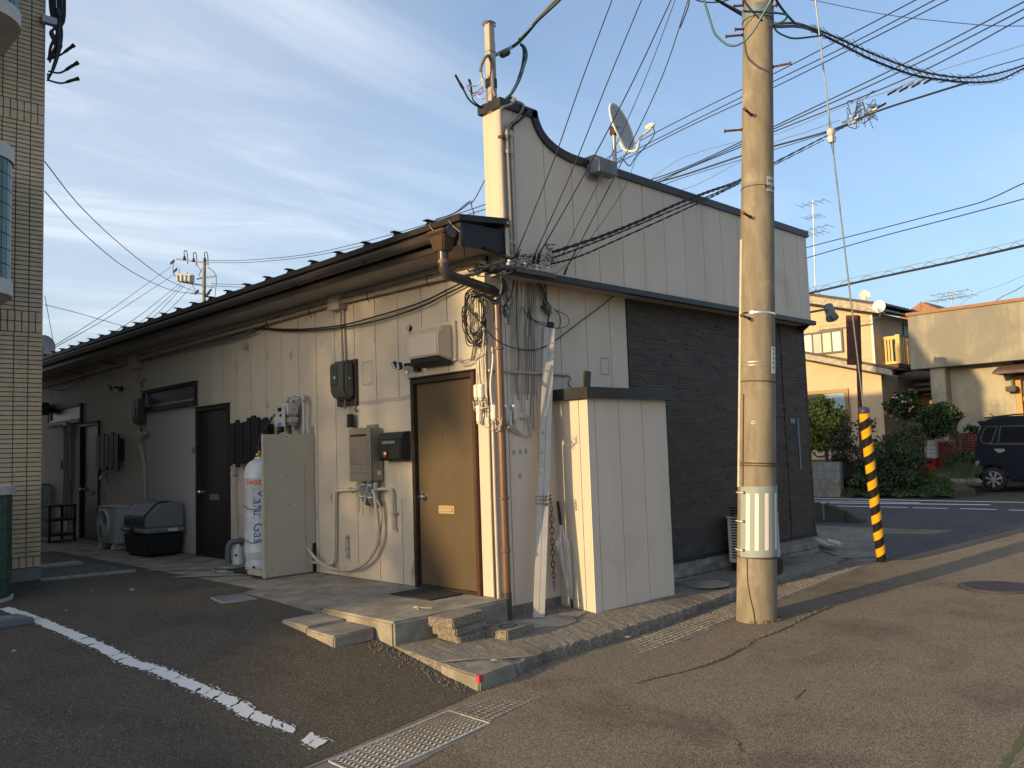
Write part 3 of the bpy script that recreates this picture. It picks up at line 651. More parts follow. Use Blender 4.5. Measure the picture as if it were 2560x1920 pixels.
b = MB(); c = LX(752, 946, 0); b.grid([[(-.002, c.y + .045 * math.cos(a) * k, c.z + .06 * math.sin(a) * k) for a in frange(0, 2 * math.pi, 18)] for k in (1.0, .82)]); b.build('filler_ring', 'filler', house)
p = RY(1512, 916, 0); b = MB(); b.grid([[(p.x + sx * k, -.0015, p.z + sz * k) for sx, sz in ((-.07, -.09), (.07, -.09), (.07, .09), (-.07, .09), (-.07, -.09))] for k in (1, .86)]); b.build('filler_ring', 'filler', house)

# closet against the street wall
cl = thing('closet', 'beige panelled closet with black flat top standing against the street wall', 'closet', (1.4, -.2, -.24))
MB().box(.863, 2.08, -.41, .0, -.3, 1.76).build('closet_core', 'joint', cl)
e = [.85, .955, 1.31, 1.68, 2.093]
for a, c in zip(e, e[1:]): MB().box(a + (.0045 if a > .9 else 0), c - .0045, -.424, -.411, -.30, 1.765).build('closet_panel', 'panel_shade_lift', cl)
MB().box(.85, .8625, -.409, -.318, -.30, 1.765).build('closet_panel', 'panel', cl); MB().box(.85, .8625, -.312, -.0, -.30, 1.765).build('closet_panel', 'panel', cl)
MB().box(2.081, 2.0935, -.409, 0, -.30, 1.765).build('closet_panel', 'panel_shade_lift', cl)
MB().box(.79, 2.17, -.475, .0, 1.766, 1.775).build('closet_top', 'cap_black', cl)
tp = MB(); tp.box(.785, 2.175, -.485, -.475, 1.755, 1.86); tp.box(.785, .795, -.4745, .0, 1.755, 1.86); tp.box(2.165, 2.175, -.4745, 0, 1.755, 1.86); tp.box(.795, 2.165, -.475, 0, 1.85, 1.861)
tp.build('closet_flashing', 'cap_black', cl)

# ------------------------------------------------------------------ things on the parking-side wall
def bx(name, mat, par, x0, x1, y0, y1, z0, z1, bev=.004, **k): return MB().box(x0, x1, y0, y1, z0, z1).build(name, mat, par, bevel=bev, **k)
# range hood vent
t = thing('vent_hood', 'large beige metal exhaust hood on the wall above the brown door', 'vent hood', (-.1, .68, 2.14))
bx('flange', 'panel', t, -.028, -.001, .41, .945, 2.15, 2.53, .004)
hb = MB(); y0, y1 = .455, .90
sideP = [(-.028, 2.155), (-.215, 2.205), (-.215, 2.40), (-.15, 2.475), (-.028, 2.50)]
hb.prism([(x, y0, z) for x, z in sideP], (0, y1 - y0, 0)); hb.build('hood', 'panel', t, bevel=.012, seg=3, smooth=True)
MB().hexa([(-.2, y0 + .02, 2.150), (-.03, y0 + .02, 2.12), (-.03, y1 - .02, 2.12), (-.2, y1 - .02, 2.150)], [(-.2, y0 + .02, 2.198), (-.03, y0 + .02, 2.150), (-.03, y1 - .02, 2.150), (-.2, y1 - .02, 2.198)]).build('hood_opening', 'black', t)
# electricity meters
def meter(y, z, lab, board):
    t = thing('electric_meter', lab, 'meter', (-.1, y, z), 'electricity meters on the wall')
    if board:
        bx('back_board', 'wood_brown', t, -.035, -.002, 2.055, 2.435, 1.84, 2.335, .003)
    x0 = -.036 if board else -.002
    w_, h = .30, .42
    prof = [(x0, z), (x0 - .08, z), (x0 - .13, z + .09), (x0 - .13, z + h - .05), (x0 - .10, z + h), (x0, z + h)]
    MB().prism([(a, y - w_ / 2, c) for a, c in prof], (0, w_, 0)).build('meter_case', 'meter_green', t, bevel=.028, seg=4, smooth=True)
    bx('meter_window', 'glass_dark', t, x0 - .136, x0 - .12, y - .02, y + .125, z + .15, z + .37, .006)
    MB().lathe([(.014, 0), (.014, .004), (.004, .006)], (x0 - .136, y + .03, z + .24), (-1, 0, 0), 10).build('meter_dial', 'white_plastic', t)
    bx('meter_label', 'white_plastic', t, x0 - .127, x0 - .108, y - .0, y + .09, z + .085, z + .11, .0)
    MB().lathe([(.012, 0), (.014, .01), (.008, .02)], (x0 - .07, y - w_ / 2, z + .22), (0, -1, 0), 10).build('meter_screw', 'galv', t)
    MB().tube(curve([(x0 - .04, y - .02, z + .02), (x0 - .05, y - .03, z - .06), (x0 - .04, y - .02, z - .1), (x0 - .02, y + .03, z - .05)], 6), .008, 6).build('meter_lead', 'cable_grey' if board else 'cable_black', t)
    return t
meter(2.225, 1.905, 'olive green electricity meter on a brown board above the water heater', True)
meter(8.02, 1.90, 'dark electricity meter on the wall left of the strip window', False)
# key lock box
t = thing('key_box', 'small black key lock box hanging below the nearer meter', 'key box', (-.06, 2.14, 1.6))
bx('case', 'black', t, -.085, -.045, 2.08, 2.175, 1.60, 1.745, .008)
MB().tube(curve([(-.065, 2.10, 1.74), (-.065, 2.10, 1.785), (-.055, 2.13, 1.81), (-.045, 2.155, 1.785), (-.065, 2.155, 1.74)], 5), .007, 7).build('shackle', 'galv', t, smooth=True)
MB().lathe([(.035, 0), (.04, .006), (.02, .014), (.006, .05)], (-.0, 2.085, 1.80), (-1, 0, 0), 12).build('wall_hook', 'galv', t)
for k in range(4): bx('dial_row', 'galv', t, -.088, -.0845, 2.15, 2.168, 1.625 + .026 * k, 1.64 + .026 * k, 0)
# water heater
t = thing('water_heater', 'tall grey-beige gas water heater on the wall left of the black mailbox', 'water heater', (-.09, 1.8, .95))
y0, y1, z0, z1 = 1.617, 2.0, 1.035, 1.575
bx('case', 'heater', t, -.15, -.012, y0, y1, z0, z1, .01)
bx('front_cover', 'heater', t, -.176, -.151, y0 + .004, y1 + .004, z0 - .006, z1 + .006, .01, seg=3)
c = bx('exhaust_slot', 'black', t, -.1785, -.17, y0 + .06, y1 - .03, z1 - .085, z1 - .055, .008)
for z in (z0 + .17, z0 + .08): bx('cover_seam', 'heater_line', t, -.1775, -.175, y0 + .02, y1 - .01, z, z + .006, 0)
for z in (z0 + .02, z0 + .08, z0 + .14): bx('side_slot', 'black', t, -.15, -.12, y0 - .0015, y0 + .004, z, z + .04, 0) if False else None
bx('rating_label', 'white_plastic', t, -.09, -.05, y0 - .0012, y0 + .004, z0 + .06, z0 + .1, 0)
random.seed(2)
def tiny_print(par, x, ya, yb, za, zb, n, mat='heater_line'):
    b = MB()
    for i in range(n):
        z = lerp(zb, za, i / max(1, n - 1)); y = yb
        while y > ya:
            wd = random.uniform(.004, .02); b.box(x, x + .001, max(ya, y - wd), y, z, z + .0045); y -= wd + .005
    b.build('printed_text', mat, par, kind='stuff')
tiny_print(t, -.1772, 1.86, 1.985, 1.215, 1.385, 13)
tiny_print(t, -.1772, 1.64, 1.69, 1.215, 1.46, 16)
tv, tf = text_mesh('Paloma', .03); b = MB(); b.add([(-.1775, 1.99 - v.x, 1.44 + v.y) for v in tv], tf); b.build('maker_mark', 'heater_line', t)
bx('wall_bracket', 'galv', t, -.05, -.002, 1.70, 1.86, z1 + .006, z1 + .04, 0)
MB().tube([(-.08, 1.9, z1), (-.08, 1.9, z1 + .03)], .008, 6).build('bolt', 'galv', t)
# pipes under the heater
for y, r_, mt, bot in ((1.845, .028, 'pvc_grey', .80), (1.72, .034, 'pvc_grey', .79)):
    MB().tube(curve([(-.10, y, z0), (-.10, y, .90), (-.10, y, bot + .05), (-.06, y - .01, bot), (-.0, y - .03, bot + .01)], 6), r_, 10).build('insulated_pipe', mt, t, smooth=True)
for y, zz in ((1.845, .99), (1.845, .87), (1.72, .985), (1.72, .86)): MB().lathe([(.036, 0), (.04, .006), (.036, .012)], (-.10, y, zz), n=10).build('cable_tie', 'white_plastic', t)
MB().lathe([(.02, 0), (.026, .01), (.026, .09), (.018, .1)], (-.10, 1.64, z0 - .11), n=10).build('valve', 'galv', t); MB().lathe([(.018, 0), (.024, .01), (.024, .07), (.016, .08)], (-.10, 1.93, z0 - .10), n=10).build('valve', 'galv', t)
bx('blue_tag', mk('blue_tag', (.08, .22, .45), rough=.4), t, -.155, -.135, 1.69, 1.73, .93, .97, .004)
for i in range(5):
    a = random.uniform(1.68, 1.95); c = random.uniform(1.72, 1.98); d = random.uniform(.66, .85)
    MB().tube(curve([(-.1, a, z0), (-.13, lerp(a, c, .3), lerp(z0, d, .6)), (-.13, lerp(a, c, .6), d), (-.12, c, lerp(d, z0, .4)), (-.1, c, z0 - .02)], 6), .0045, 5).build('control_wire', 'cable_cream', t)
# water pipes on the wall
t = thing('water_pipe', 'beige water pipe bending from the heater down the wall into the ground', 'pipe', (-.03, 2.4, 0))
MB().tube(curve([(-.10, 1.93, .955), (-.06, 2.0, .945)], 2) + [(-.045, 2.16, .935), (-.042, 2.46, .925), (-.042, 2.492, .90), (-.042, 2.495, .85), (-.042, 2.52, .25), (-.042, 2.535, .16), (-.05, 2.56, .13), (-.055, 2.62, .12), (-.06, 3.15, .12)], .018, 10).build('pipe', 'pvc_white', t, smooth=True)
for p in ((-.042, 2.47, .925), (-.042, 2.20, .935), (-.052, 2.59, .125)): MB().lathe([(.026, -.025), (.028, 0), (.026, .025)], p, (0, 1, 0), 10).build('fitting', 'pvc_white', t)
t = thing('tap_pipe', 'short beige pipe bracket with a downward elbow right of the heater pipes', 'pipe', (-.03, 1.45, .5))
MB().tube([(-.10, 1.64, .945), (-.05, 1.58, .95), (-.042, 1.50, .945), (-.042, 1.455, .94), (-.042, 1.44, .91), (-.042, 1.44, .60), (-.04, 1.435, .555), (-.01, 1.42, .54)], .017, 10).build('pipe', 'pvc_white', t, smooth=True)
bx('bracket', 'pvc_white', t, -.07, -.0, 1.39, 1.47, .695, .715, .003)
t = thing('hose_bib', 'small capped drain stub on the lower wall between heater and floor', 'pipe stub', (-.03, 2.3, .17))
MB().tube(curve([(-.0, 2.31, .44), (-.045, 2.305, .425), (-.05, 2.30, .36), (-.05, 2.295, .20)], 5), [.02] * 6 + [.018] * 4 + [.015] * 6, 9).build('stub', 'pvc_white', t, smooth=True)
for z in (.30, .23): MB().lathe([(.024, 0), (.028, .006), (.024, .02)], (-.05, 2.298, z), n=9).build('fitting', 'pvc_white', t)
t = thing('conduit_hose', 'thick beige gas hose curving from the heater to the gas cabinet', 'hose', (-.08, 2.2, .1))
MB().tube(curve([(-.10, 1.67, .95), (-.10, 1.64, .75), (-.09, 1.62, .52), (-.08, 1.68, .36), (-.09, 1.85, .20), (-.10, 2.1, .11), (-.10, 2.4, .085), (-.10, 2.68, .12), (-.10, 2.9, .22), (-.11, 3.02, .34)], 7), .019, 10).build('hose', 'pipe_beige', t, smooth=True)
MB().tube(curve([(-.12, 1.70, .95), (-.07, 1.60, .75), (-.06, 1.62, .55), (-.07, 1.66, .40)], 7), .009, 7).build('lead', 'pipe_beige', t, smooth=True)
for y, z in ((1.625, .48), (2.25, .092)): MB().lathe([(.03, 0), (.03, .012)], (-.09, y, z), (0, .6, -.6) if z > .3 else (0, 1, 0), 10).build('hose_tie', 'white_plastic', t)
# black wall mailbox
t = thing('mailbox', 'black metal mailbox with copper knob on the wall beside the brown door', 'mailbox', (-.06, 1.35, 1.23))
prof = [(-.012, 1.235), (-.115, 1.235), (-.132, 1.27), (-.132, 1.455), (-.09, 1.515), (-.012, 1.525)]
MB().prism([(a, 1.155, c) for a, c in prof], (0, .395, 0)).build('case', 'mailbox_black', t, bevel=.005)
bx('front_flap', 'mailbox_black', t, -.138, -.1325, 1.17, 1.535, 1.25, 1.385, .003)
bx('front_panel', 'mailbox_black', t, -.1365, -.1325, 1.17, 1.535, 1.392, 1.452, .003)
bx('name_strip', 'galv', t, -.139, -.136, 1.25, 1.46, 1.403, 1.432, .001)
MB().lathe([(.012, 0), (.03, .012), (.032, .02), (.022, .03), (.004, .034)], (-.138, 1.395, 1.30), (-1, 0, 0), 14).build('knob', mk('copper', (.55, .27, .14), rough=.3, metal=.7), t, smooth=True)
# security spotlight
def spot(y, z, lab):
    t = thing('spotlight', lab, 'spotlight', (-.08, y, z), 'black motion sensor spotlights')
    bx('base', 'black', t, -.05, -.002, y - .04, y + .04, z - .03, z + .05, .008)
    MB().tube([(-.05, y, z + .02), (-.10, y + .05, z + .045), (-.11, y + .09, z + .04)], .016, 8).build('arm', 'black', t)
    for dy, dz, rx in ((.12, .03, .5), (.2, .05, -.4)):
        c = Vector((-.15, y + dy, z + dz)); ax = Vector((-.75, .35, -.3 + .3 * rx)).normalized(); s_ = ax.cross(Vector((0, 0, 1))).normalized(); u_ = s_.cross(ax)
        h = MB().obox(c, ax * .02, s_ * .055, u_ * .035).build('lamp_head', 'black', t, bevel=.008)
        MB().obox(c + ax * .022, ax * .004, s_ * .048, u_ * .029).build('lamp_lens', 'lens', h)
    MB().lathe([(.018, 0), (.022, .015), (.015, .035), (.003, .04)], (-.10, y + .06, z - .02), (-.3, 0, -1), 10).build('sensor', 'lens', t, smooth=True)
    return t
spot(1.0, 2.13, 'black twin spotlight on the wall at the top left of the brown door')
spot(8.9, 2.53, 'black twin spotlight high on the far wall left of the far meter')
# little hooded vents
def hood(y, z, s, lab, name='wall_vent', cable=False):
    t = thing(name, lab, 'vent', (-.03, y, z), 'small hooded vents on the wall')
    bx('plate', 'pvc_white', t, -.012, -.0005, y - s * .55, y + s * .55, z - s, z + s, .002)
    MB().prism([(-.012, y - s * .45, z + s * .9), (-.012, y - s * .45, z - s * .2), (-.012 - s * .9, y - s * .45, z - s * .3), (-.012 - s * .75, y - s * .45, z + s * .3)], (0, s * .9, 0)).build('hood', 'pvc_white', t, bevel=.004)
    return t
hood(4.56, 2.745, .075, 'small grey hooded vent cap high on the wall above the gas meter')
hood(9.45, 2.76, .08, 'small hooded vent cap high on the far wall above the twin spotlight')
hood(4.86, 1.13, .085, 'grey hooded outlet on the wall under the black slat screen by the gas cylinders', 'outlet_cover')
hood(9.72, 1.08, .085, 'grey hooded outlet on the wall right of the farthest door', 'outlet_cover')
t = thing('plug_lead', 'cream flex and plug hanging from the outlet beside the gas cylinders', 'cable', (-.03, 4.85, .3))
MB().tube(curve([(-.04, 4.86, 1.05), (-.06, 4.88, .95), (-.05, 4.90, .88), (-.06, 4.86, .83), (-.055, 4.87, .92), (-.05, 4.87, .80), (-.04, 4.83, .55), (-.035, 4.83, .33), (-.03, 4.82, .29)], 6), .007, 6).build('flex', 'cable_cream', t); bx('plug', 'white_plastic', t, -.05, -.02, 4.80, 4.84, .24, .31, .006)
# black slat screens
def screen(ya, lab):
    t = thing('slat_screen', lab, 'screen', (-.1, ya - .5, 1.2), 'black slat screens beside the doors')
    random.seed(int(ya * 10)); n = 10
    for i in range(n):
        y = ya - .107 * i; dz = random.uniform(-.035, .055); db = random.uniform(-.05, .02)
        bx('slat', 'black', t, -.118 - .004 * (i % 2), -.094 - .004 * (i % 2), y - .096, y, 1.25 + db, 1.80 + dz, .002)
    for z in (1.36, 1.68): bx('rail', 'black', t, -.089, -.06, ya - 1.05, ya, z, z + .04, 0); 
    for y in (ya - .05, ya - 1.0): bx('spacer', 'black', t, -.0595, -.001, y, y + .03, 1.36, 1.72, 0)
screen(4.90, 'black vertical slat screen on the wall behind the white gas cylinders'); screen(9.83, 'black vertical slat screen on the wall right of the farthest door')
# gas cylinders
def cylinder(x, y, lab, full):
    t = thing('gas_cylinder', lab, 'gas cylinder', (x, y, .03), 'white gas cylinders')
    r_ = .178; zb = .03
    body = [(r_ * .93, .02), (r_ * .98, .09), (r_ * .90, .12), (r_ * .92, .14), (r_, .19), (r_, .21), (r_ * 1.012, .215), (r_ * 1.012, .225), (r_, .23), (r_, 1.065), (r_ * 1.012, 1.07), (r_ * 1.012, 1.08), (r_, 1.085), (r_ * .98, 1.14), (r_ * .90, 1.20), (r_ * .72, 1.25), (r_ * .45, 1.28), (r_ * .32, 1.29), (r_ * .30, 1.315)]
    MB().lathe(body, (x, y, zb - .02), n=40).build('body', 'gas_white', t, smooth=True)
    MB().lathe([(r_ * .90, 0), (r_ * .97, .015), (r_ * .97, .07), (r_ * .93, .09)], (x, y, zb - .02), n=40).build('foot_ring', 'gas_white', t, smooth=True)
    v = MB().lathe([(.022, 0), (.024, .04), (.018, .05), (.016, .08)], (x, y, zb + 1.29), n=10).build('valve', 'brass', t)
    MB().lathe([(.042, 0), (.046, .008), (.046, .03), (.042, .038)], (x, y, zb + 1.375), n=12).build('valve_wheel', 'black', v)
    MB().tube([(x, y, zb + 1.325), (x - .05, y - .03, zb + 1.325)], .014, 8).build('valve_outlet', 'brass', v)
    a0 = math.atan2(CAM.y - y, CAM.x - x)
    def wrap(txt, size, bold, ang, zt_, vertical, mat, nm, sx=1.0):
        tv, tf = text_mesh(txt, size, bold); b = MB(); vs = []
        for v in tv:
            if vertical: an = ang + v.y / r_; z = zt_ - v.x * sx
            else: an = ang + v.x * sx / r_; z = zt_ + v.y
            vs.append((x + (r_ + .002) * math.cos(an), y + (r_ + .002) * math.sin(an), z))
        b.add(vs, tf); return b.build(nm, mat, t)
    wrap('iwatani', .11, .0025, a0 - .92 + (0 if full else .1), zb + .975, False, 'orange_ink', 'lettering')
    wrap('Marui Gas', .175, .0, a0 - .42, zb + .93, True, 'blue_ink', 'lettering', .86)
    wrap('0120  30 50 120 09', .06, .0, a0 - 1.12, zb + .93, True, 'grey_ink', 'lettering')
    for hole in (a0 - .45, a0 + .6): MB().lathe([(.018, 0), (.018, .006)], (x + (r_ * .955) * math.cos(hole), y + (r_ * .955) * math.sin(hole), zb + .03), (math.cos(hole), math.sin(hole), 0), 10).build('drain_hole', 'black', t)
    return t
cylinder(-.30, 3.70, 'white gas cylinder with blue and orange lettering in front of the black slats', True)
cylinder(-.21, 3.33, 'white gas cylinder half hidden behind the beige cabinet panel', False)
# chains round the cylinders
for z in (.37, .75):
    t = thing('chain', 'thin steel chain round the gas cylinders, %s of the two' % ('lower' if z < .5 else 'upper'), 'chain', (-.4, 3.6, z))
    pts = [(-.04, 3.95, z + .06), (-.25, 3.90, z + .05), (-.42, 3.845, z + .03), (-.487, 3.70, z), (-.46, 3.58, z - .03), (-.42, 3.45, z), (-.41, 3.3, z + .05), (-.36, 3.12, z + .1)]
    c = curve(pts, 9)
    for i in range(0, len(c) - 1): MB().tube([c[i].lerp(c[i + 1], -.15), c[i].lerp(c[i + 1], .55)], .0055 + .003 * (i % 2), 5).build('link', 'galv', t)
bx('cylinder_tray', 'rubber_mat', None, -.58, -.04, 3.06, 3.98, .001, .03, .006, label='dark rubber tray under the gas cylinders', cat='tray')
# gas cabinet panel
t = thing('gas_cabinet', 'tall beige sheet metal cabinet panel standing out from the wall', 'cabinet', (-.3, 3.0, 0))
bx('side_sheet', 'gas_panel', t, -.612, -.008, 2.965, 2.985, .012, 1.565, .003)
bx('front_lip', 'gas_panel', t, -.645, -.612, 2.962, 3.0, .008, 1.568, .003)
bx('foot_angle', 'gas_panel', t, -.66, -.58, 2.99, 3.32, .031, .085, .004)
bx('top_lip', 'gas_panel', t, -.61, -.008, 2.986, 3.01, 1.545, 1.5655, .002)
bx('warning_sticker', 'white_plastic', t, -.40, -.33, 2.9632, 2.9648, 1.518, 1.548, 0)
tiny = MB()
for i in range(4): tiny.box(-.395 + .016 * i, -.385 + .016 * i, 2.9622, 2.9634, 1.528, 1.54)
tiny.build('sticker_print', 'black_ink', t)
bx('corner_notch', 'black', t, -.05, -.0005, 2.9625, 2.9662, .012, .33, 0)
bx('panel_seam', 'heater_line', t, -.135, -.1325, 2.9635, 2.966, .03, 1.2, 0)
for x_, z_ in ((-.55, .09), (-.12, .4), (-.12, .95), (-.35, 1.1), (-.34, .78)): MB().lathe([(.008, 0), (.005, .003)], (x_, 2.9645, z_), (0, -1, 0), 8).build('rivet', 'heater_line', t)
# gas meter and regulator on the wall above the cabinet
t = thing('gas_meter', 'grey gas meter with pipes on the wall above the beige cabinet', 'gas meter', (-.1, 3.3, 1.6))
bx('meter_body', 'gas_grey', t, -.20, -.05, 3.20, 3.42, 1.68, 1.80, .03, seg=4, smooth=True)
bx('meter_head', 'gas_grey', t, -.22, -.06, 3.19, 3.44, 1.79, 1.93, .018, seg=3, smooth=True)
bx('meter_face', 'gas_grey', t, -.226, -.215, 3.22, 3.41, 1.66, 1.90, .006)
bx('meter_window', 'black_gloss', t, -.2285, -.225, 3.30, 3.39, 1.84, 1.885, 0); bx('meter_window', 'black_gloss', t, -.2285, -.225, 3.30, 3.345, 1.78, 1.81, 0); bx('blue_label', 'blue_tag', t, -.2285, -.225, 3.30, 3.39, 1.67, 1.715, 0)
bx('orange_label', 'orange_ink', t, -.15, -.11, 3.1885, 3.192, 1.85, 1.87, 0)
MB().tube(curve([(-.12, 3.36, 1.93), (-.12, 3.36, 1.985), (-.11, 3.31, 2.01), (-.10, 3.22, 2.01), (-.09, 3.10, 2.01), (-.085, 3.05, 1.985), (-.085, 3.045, 1.90), (-.085, 3.05, 1.57)], 5), .02, 9).build('pipe', 'gas_grey', t, smooth=True)
MB().tube(curve([(-.12, 3.25, 1.93), (-.12, 3.25, 1.97), (-.10, 3.2, 1.985), (-.07, 3.12, 1.985)], 5), .02, 9).build('pipe', 'gas_grey', t, smooth=True)
for p in ((-.12, 3.36, 1.94), (-.12, 3.25, 1.94), (-.085, 3.045, 1.93), (-.10, 3.2, 1.995)): MB().lathe([(.028, 0), (.032, .006), (.032, .026), (.028, .032)], p, n=8).build('pipe_nut', 'galv', t)
MB().lathe([(.02, 0), (.07, .01), (.075, .03), (.06, .05), (.02, .06)], (-.10, 3.56, 1.73), (-.6, -.3, 0), 16).build('regulator', 'gas_grey', t, smooth=True)
MB().tube(curve([(-.12, 3.50, 1.80), (-.12, 3.55, 1.84), (-.12, 3.66, 1.84), (-.12, 3.70, 1.80)], 4), .022, 9).build('manifold', 'gas_grey', t, smooth=True)
MB().tube(curve([(-.13, 3.69, 1.80), (-.17, 3.74, 1.70), (-.22, 3.80, 1.58), (-.26, 3.78, 1.48), (-.30, 3.72, 1.37)], 6), .014, 8).build('rubber_hose', 'black', t, smooth=True)
MB().tube(curve([(-.13, 3.55, 1.70), (-.15, 3.52, 1.60), (-.2, 3.45, 1.48), (-.21, 3.35, 1.36)], 6), .014, 8).build('rubber_hose', 'black', t, smooth=True)
MB().tube(curve([(-.13, 3.28, 1.68), (-.14, 3.26, 1.6), (-.15, 3.25, 1.5)], 6), .016, 8).build('rubber_hose', 'black', t, smooth=True)
MB().lathe([(.03, 0), (.045, .02), (.04, .06), (.02, .08)], (-.13, 3.5, 1.60), n=10).build('black_cap', 'black', t)
bx('outlet_box', 'pvc_white', t, -.07, -.002, 2.98, 3.12, 1.567, 1.66, .006)
# grey drain elbow and white cap
t = thing('drain_elbow', 'grey plastic drain pipe bending out of the wall by the middle door', 'pipe', (-.15, 4.8, 0))
MB().tube(curve([(-.0, 4.72, .265), (-.08, 4.74, .265), (-.14, 4.77, .25), (-.17, 4.78, .20), (-.175, 4.785, .12), (-.175, 4.785, .0)], 6), .038, 14).build('pipe', 'pvc_grey', t, smooth=True)
MB().lathe([(.045, 0), (.045, .04)], (-.06, 4.735, .265), (1, -.2, 0), 14).build('collar', 'pvc_grey', t)
t = thing('white_dome', 'small white dome standing on the apron beside the grey drain elbow', 'dome', (-.17, 4.52, 0))
MB().lathe([(.07, .0), (.072, .02), (.068, .025), (.066, .14), (.055, .19), (.03, .22), (.022, .23), (.02, .25), (.004, .252)], (-.17, 4.52, 0), n=20).build('dome', 'gas_white', t, smooth=True)
MB().lathe([(.016, 0), (.016, .006)], (-.17 - .05, 4.52 - .04, .12), (-.78, -.62, 0), 10).build('hole', 'black', t)
# storage bin
bn = thing('garbage_bin', 'large grey and black plastic garbage box with ribbed sloping lid', 'garbage bin', (-.3, 6.8, 0))
x0, x1, y0, y1 = -.60, -.06, 6.36, 7.28
MB().hexa([(x0 + .05, y0 + .06, .004), (x1 - .03, y0 + .06, .004), (x1 - .03, y1 - .06, .004), (x0 + .05, y1 - .06, .004)], [(x0 + .01, y0 + .02, .33), (x1 - .01, y0 + .02, .33), (x1 - .01, y1 - .02, .33), (x0 + .01, y1 - .02, .33)]).build('tub', 'bin_black', bn, bevel=.03, seg=3, smooth=True)
bx('rim', 'bin_grey', bn, x0 - .015, x1 + .01, y0 - .015, y1 + .015, .33, .395, .018, seg=3, smooth=True)
prof = [(x0 + .015, .396), (x0 + .02, .52), (x0 + .035, .56), (x0 + .17, .70), (x0 + .24, .735), (x1 - .01, .745), (x1 + .0, .396)]
lid = MB().prism([(a, y0 + .02, c) for a, c in prof], (0, y1 - y0 - .04, 0)).build('lid', 'bin_grey', bn, bevel=.02, seg=3, smooth=True)
b = MB()
prf2 = [(x0 + .008, .43), (x0 + .008, .515), (x0 + .024, .568), (x0 + .163, .714), (x0 + .235, .75), (x0 + .42, .756)]
b.grid([[(a, y, c) for y in (y0 + .10, y1 - .10)] for a, c in prf2]); b.build('lid_flap', 'bin_black', lid, smooth=True, flip=True)
for k in range(5):
    y = lerp(y0 + .19, y1 - .19, k / 4); b = MB(); b.grid([[(a - .006, yy, c + .004) for yy in (y - .05, y + .05)] for a, c in prf2[2:]]); b.build('lid_rib', 'bin_grey', lid, flip=True)
bx('latch', 'bin_black', bn, x0 - .035, x0 - .012, 6.75, 6.88, .30, .41, .008)
bx('label_plate', 'white_plastic', bn, -.30, -.16, y0 - .0175, y0 - .0135, .342, .385, .001)
# outdoor unit behind the bin
def aircon(x0, x1, y0, y1, z0, z1, front, lab, nm='ac_unit'):
    t = thing('air_conditioner', lab, 'air conditioner', ((x0 + x1) / 2, (y0 + y1) / 2, z0))
    bx('case', 'ac_white', t, x0, x1, y0, y1, z0, z1, .012)
    bx('top_lid', 'ac_white', t, x0 - .008, x1 + .008, y0 - .008, y1 + .008, z1, z1 + .015, .004)
    if front == 'x':
        c = Vector((x0 - .002, y1 - (z1 - z0) * .5, (z0 + z1) / 2)); ax = Vector((-1, 0, 0)); u = Vector((0, 1, 0))
    else:
        c = Vector((x0 + (z1 - z0) * .5, y0 - .002, (z0 + z1) / 2)); ax = Vector((0, -1, 0)); u = Vector((1, 0, 0))
    rr_ = (z1 - z0) * .43; wv = Vector((0, 0, 1))
    MB().lathe([(rr_, 0), (rr_, .003)], c, ax, 28).build('fan_recess', 'black', t)
    g = MB().lathe([(rr_ * 1.05, 0), (rr_ * 1.05, .03), (rr_ * .98, .035), (rr_ * .98, 0)], c, ax, 28, cap=False).build('fan_ring', 'ac_white', t, smooth=True)
    for k in range(28):
        a = 2 * math.pi * k / 28; pts = [c + ax * .03 + (u * math.cos(a + q * .9) + wv * math.sin(a + q * .9)) * (rr_ * (.14 + .84 * q)) for q in frange(0, 1, 5)]
        MB().tube(pts, .0045, 4).build('grille_rib', 'ac_white', g)
    MB().lathe([(rr_ * .17, .02), (rr_ * .17, .04)], c, ax, 16).build('grille_hub', 'ac_white', g)
    for q in (.15, .85):
        if front == 'x': MB().hexa([(x0 - .02, lerp(y0, y1, q) - .07, z0 - .085), (x1, lerp(y0, y1, q) - .07, z0 - .085), (x1, lerp(y0, y1, q) + .07, z0 - .085), (x0 - .02, lerp(y0, y1, q) + .07, z0 - .085)], [(x0 + .01, lerp(y0, y1, q) - .05, z0 - .001), (x1, lerp(y0, y1, q) - .05, z0 - .001), (x1, lerp(y0, y1, q) + .05, z0 - .001), (x0 + .01, lerp(y0, y1, q) + .05, z0 - .001)]).build('foot_block', 'pvc_white', t, bevel=.006)
        else: bx('foot_block', 'black', t, lerp(x0, x1, q) - .05, lerp(x0, x1, q) + .05, y0 - .02, y1, z0 - .10, z0 - .001, .006)
    return t
aircon(-.44, -.14, 7.95, 8.72, .09, .64, 'x', 'white air conditioner outdoor unit with round fan behind the garbage bin')
# insulated pipe above the bin
t = thing('insulated_duct', 'beige insulated pipe snaking down the wall from a round wall flange behind the bin', 'pipe', (-.05, 7.7, .6))
MB().tube(curve([LX(366, 1079, -.0), LX(364, 1084, -.06), LX(353, 1096, -.07), LX(351, 1115, -.06), LX(358, 1145, -.05), LX(361.5, 1180, -.05), LX(363, 1253, -.05)], 7), .035, 10).build('duct', 'pipe_beige', t, smooth=True)
MB().lathe([(.06, 0), (.055, .015), (.04, .03)], LX(367, 1083, 0), (-1, 0, 0), 14).build('flange', 'pipe_beige', t)
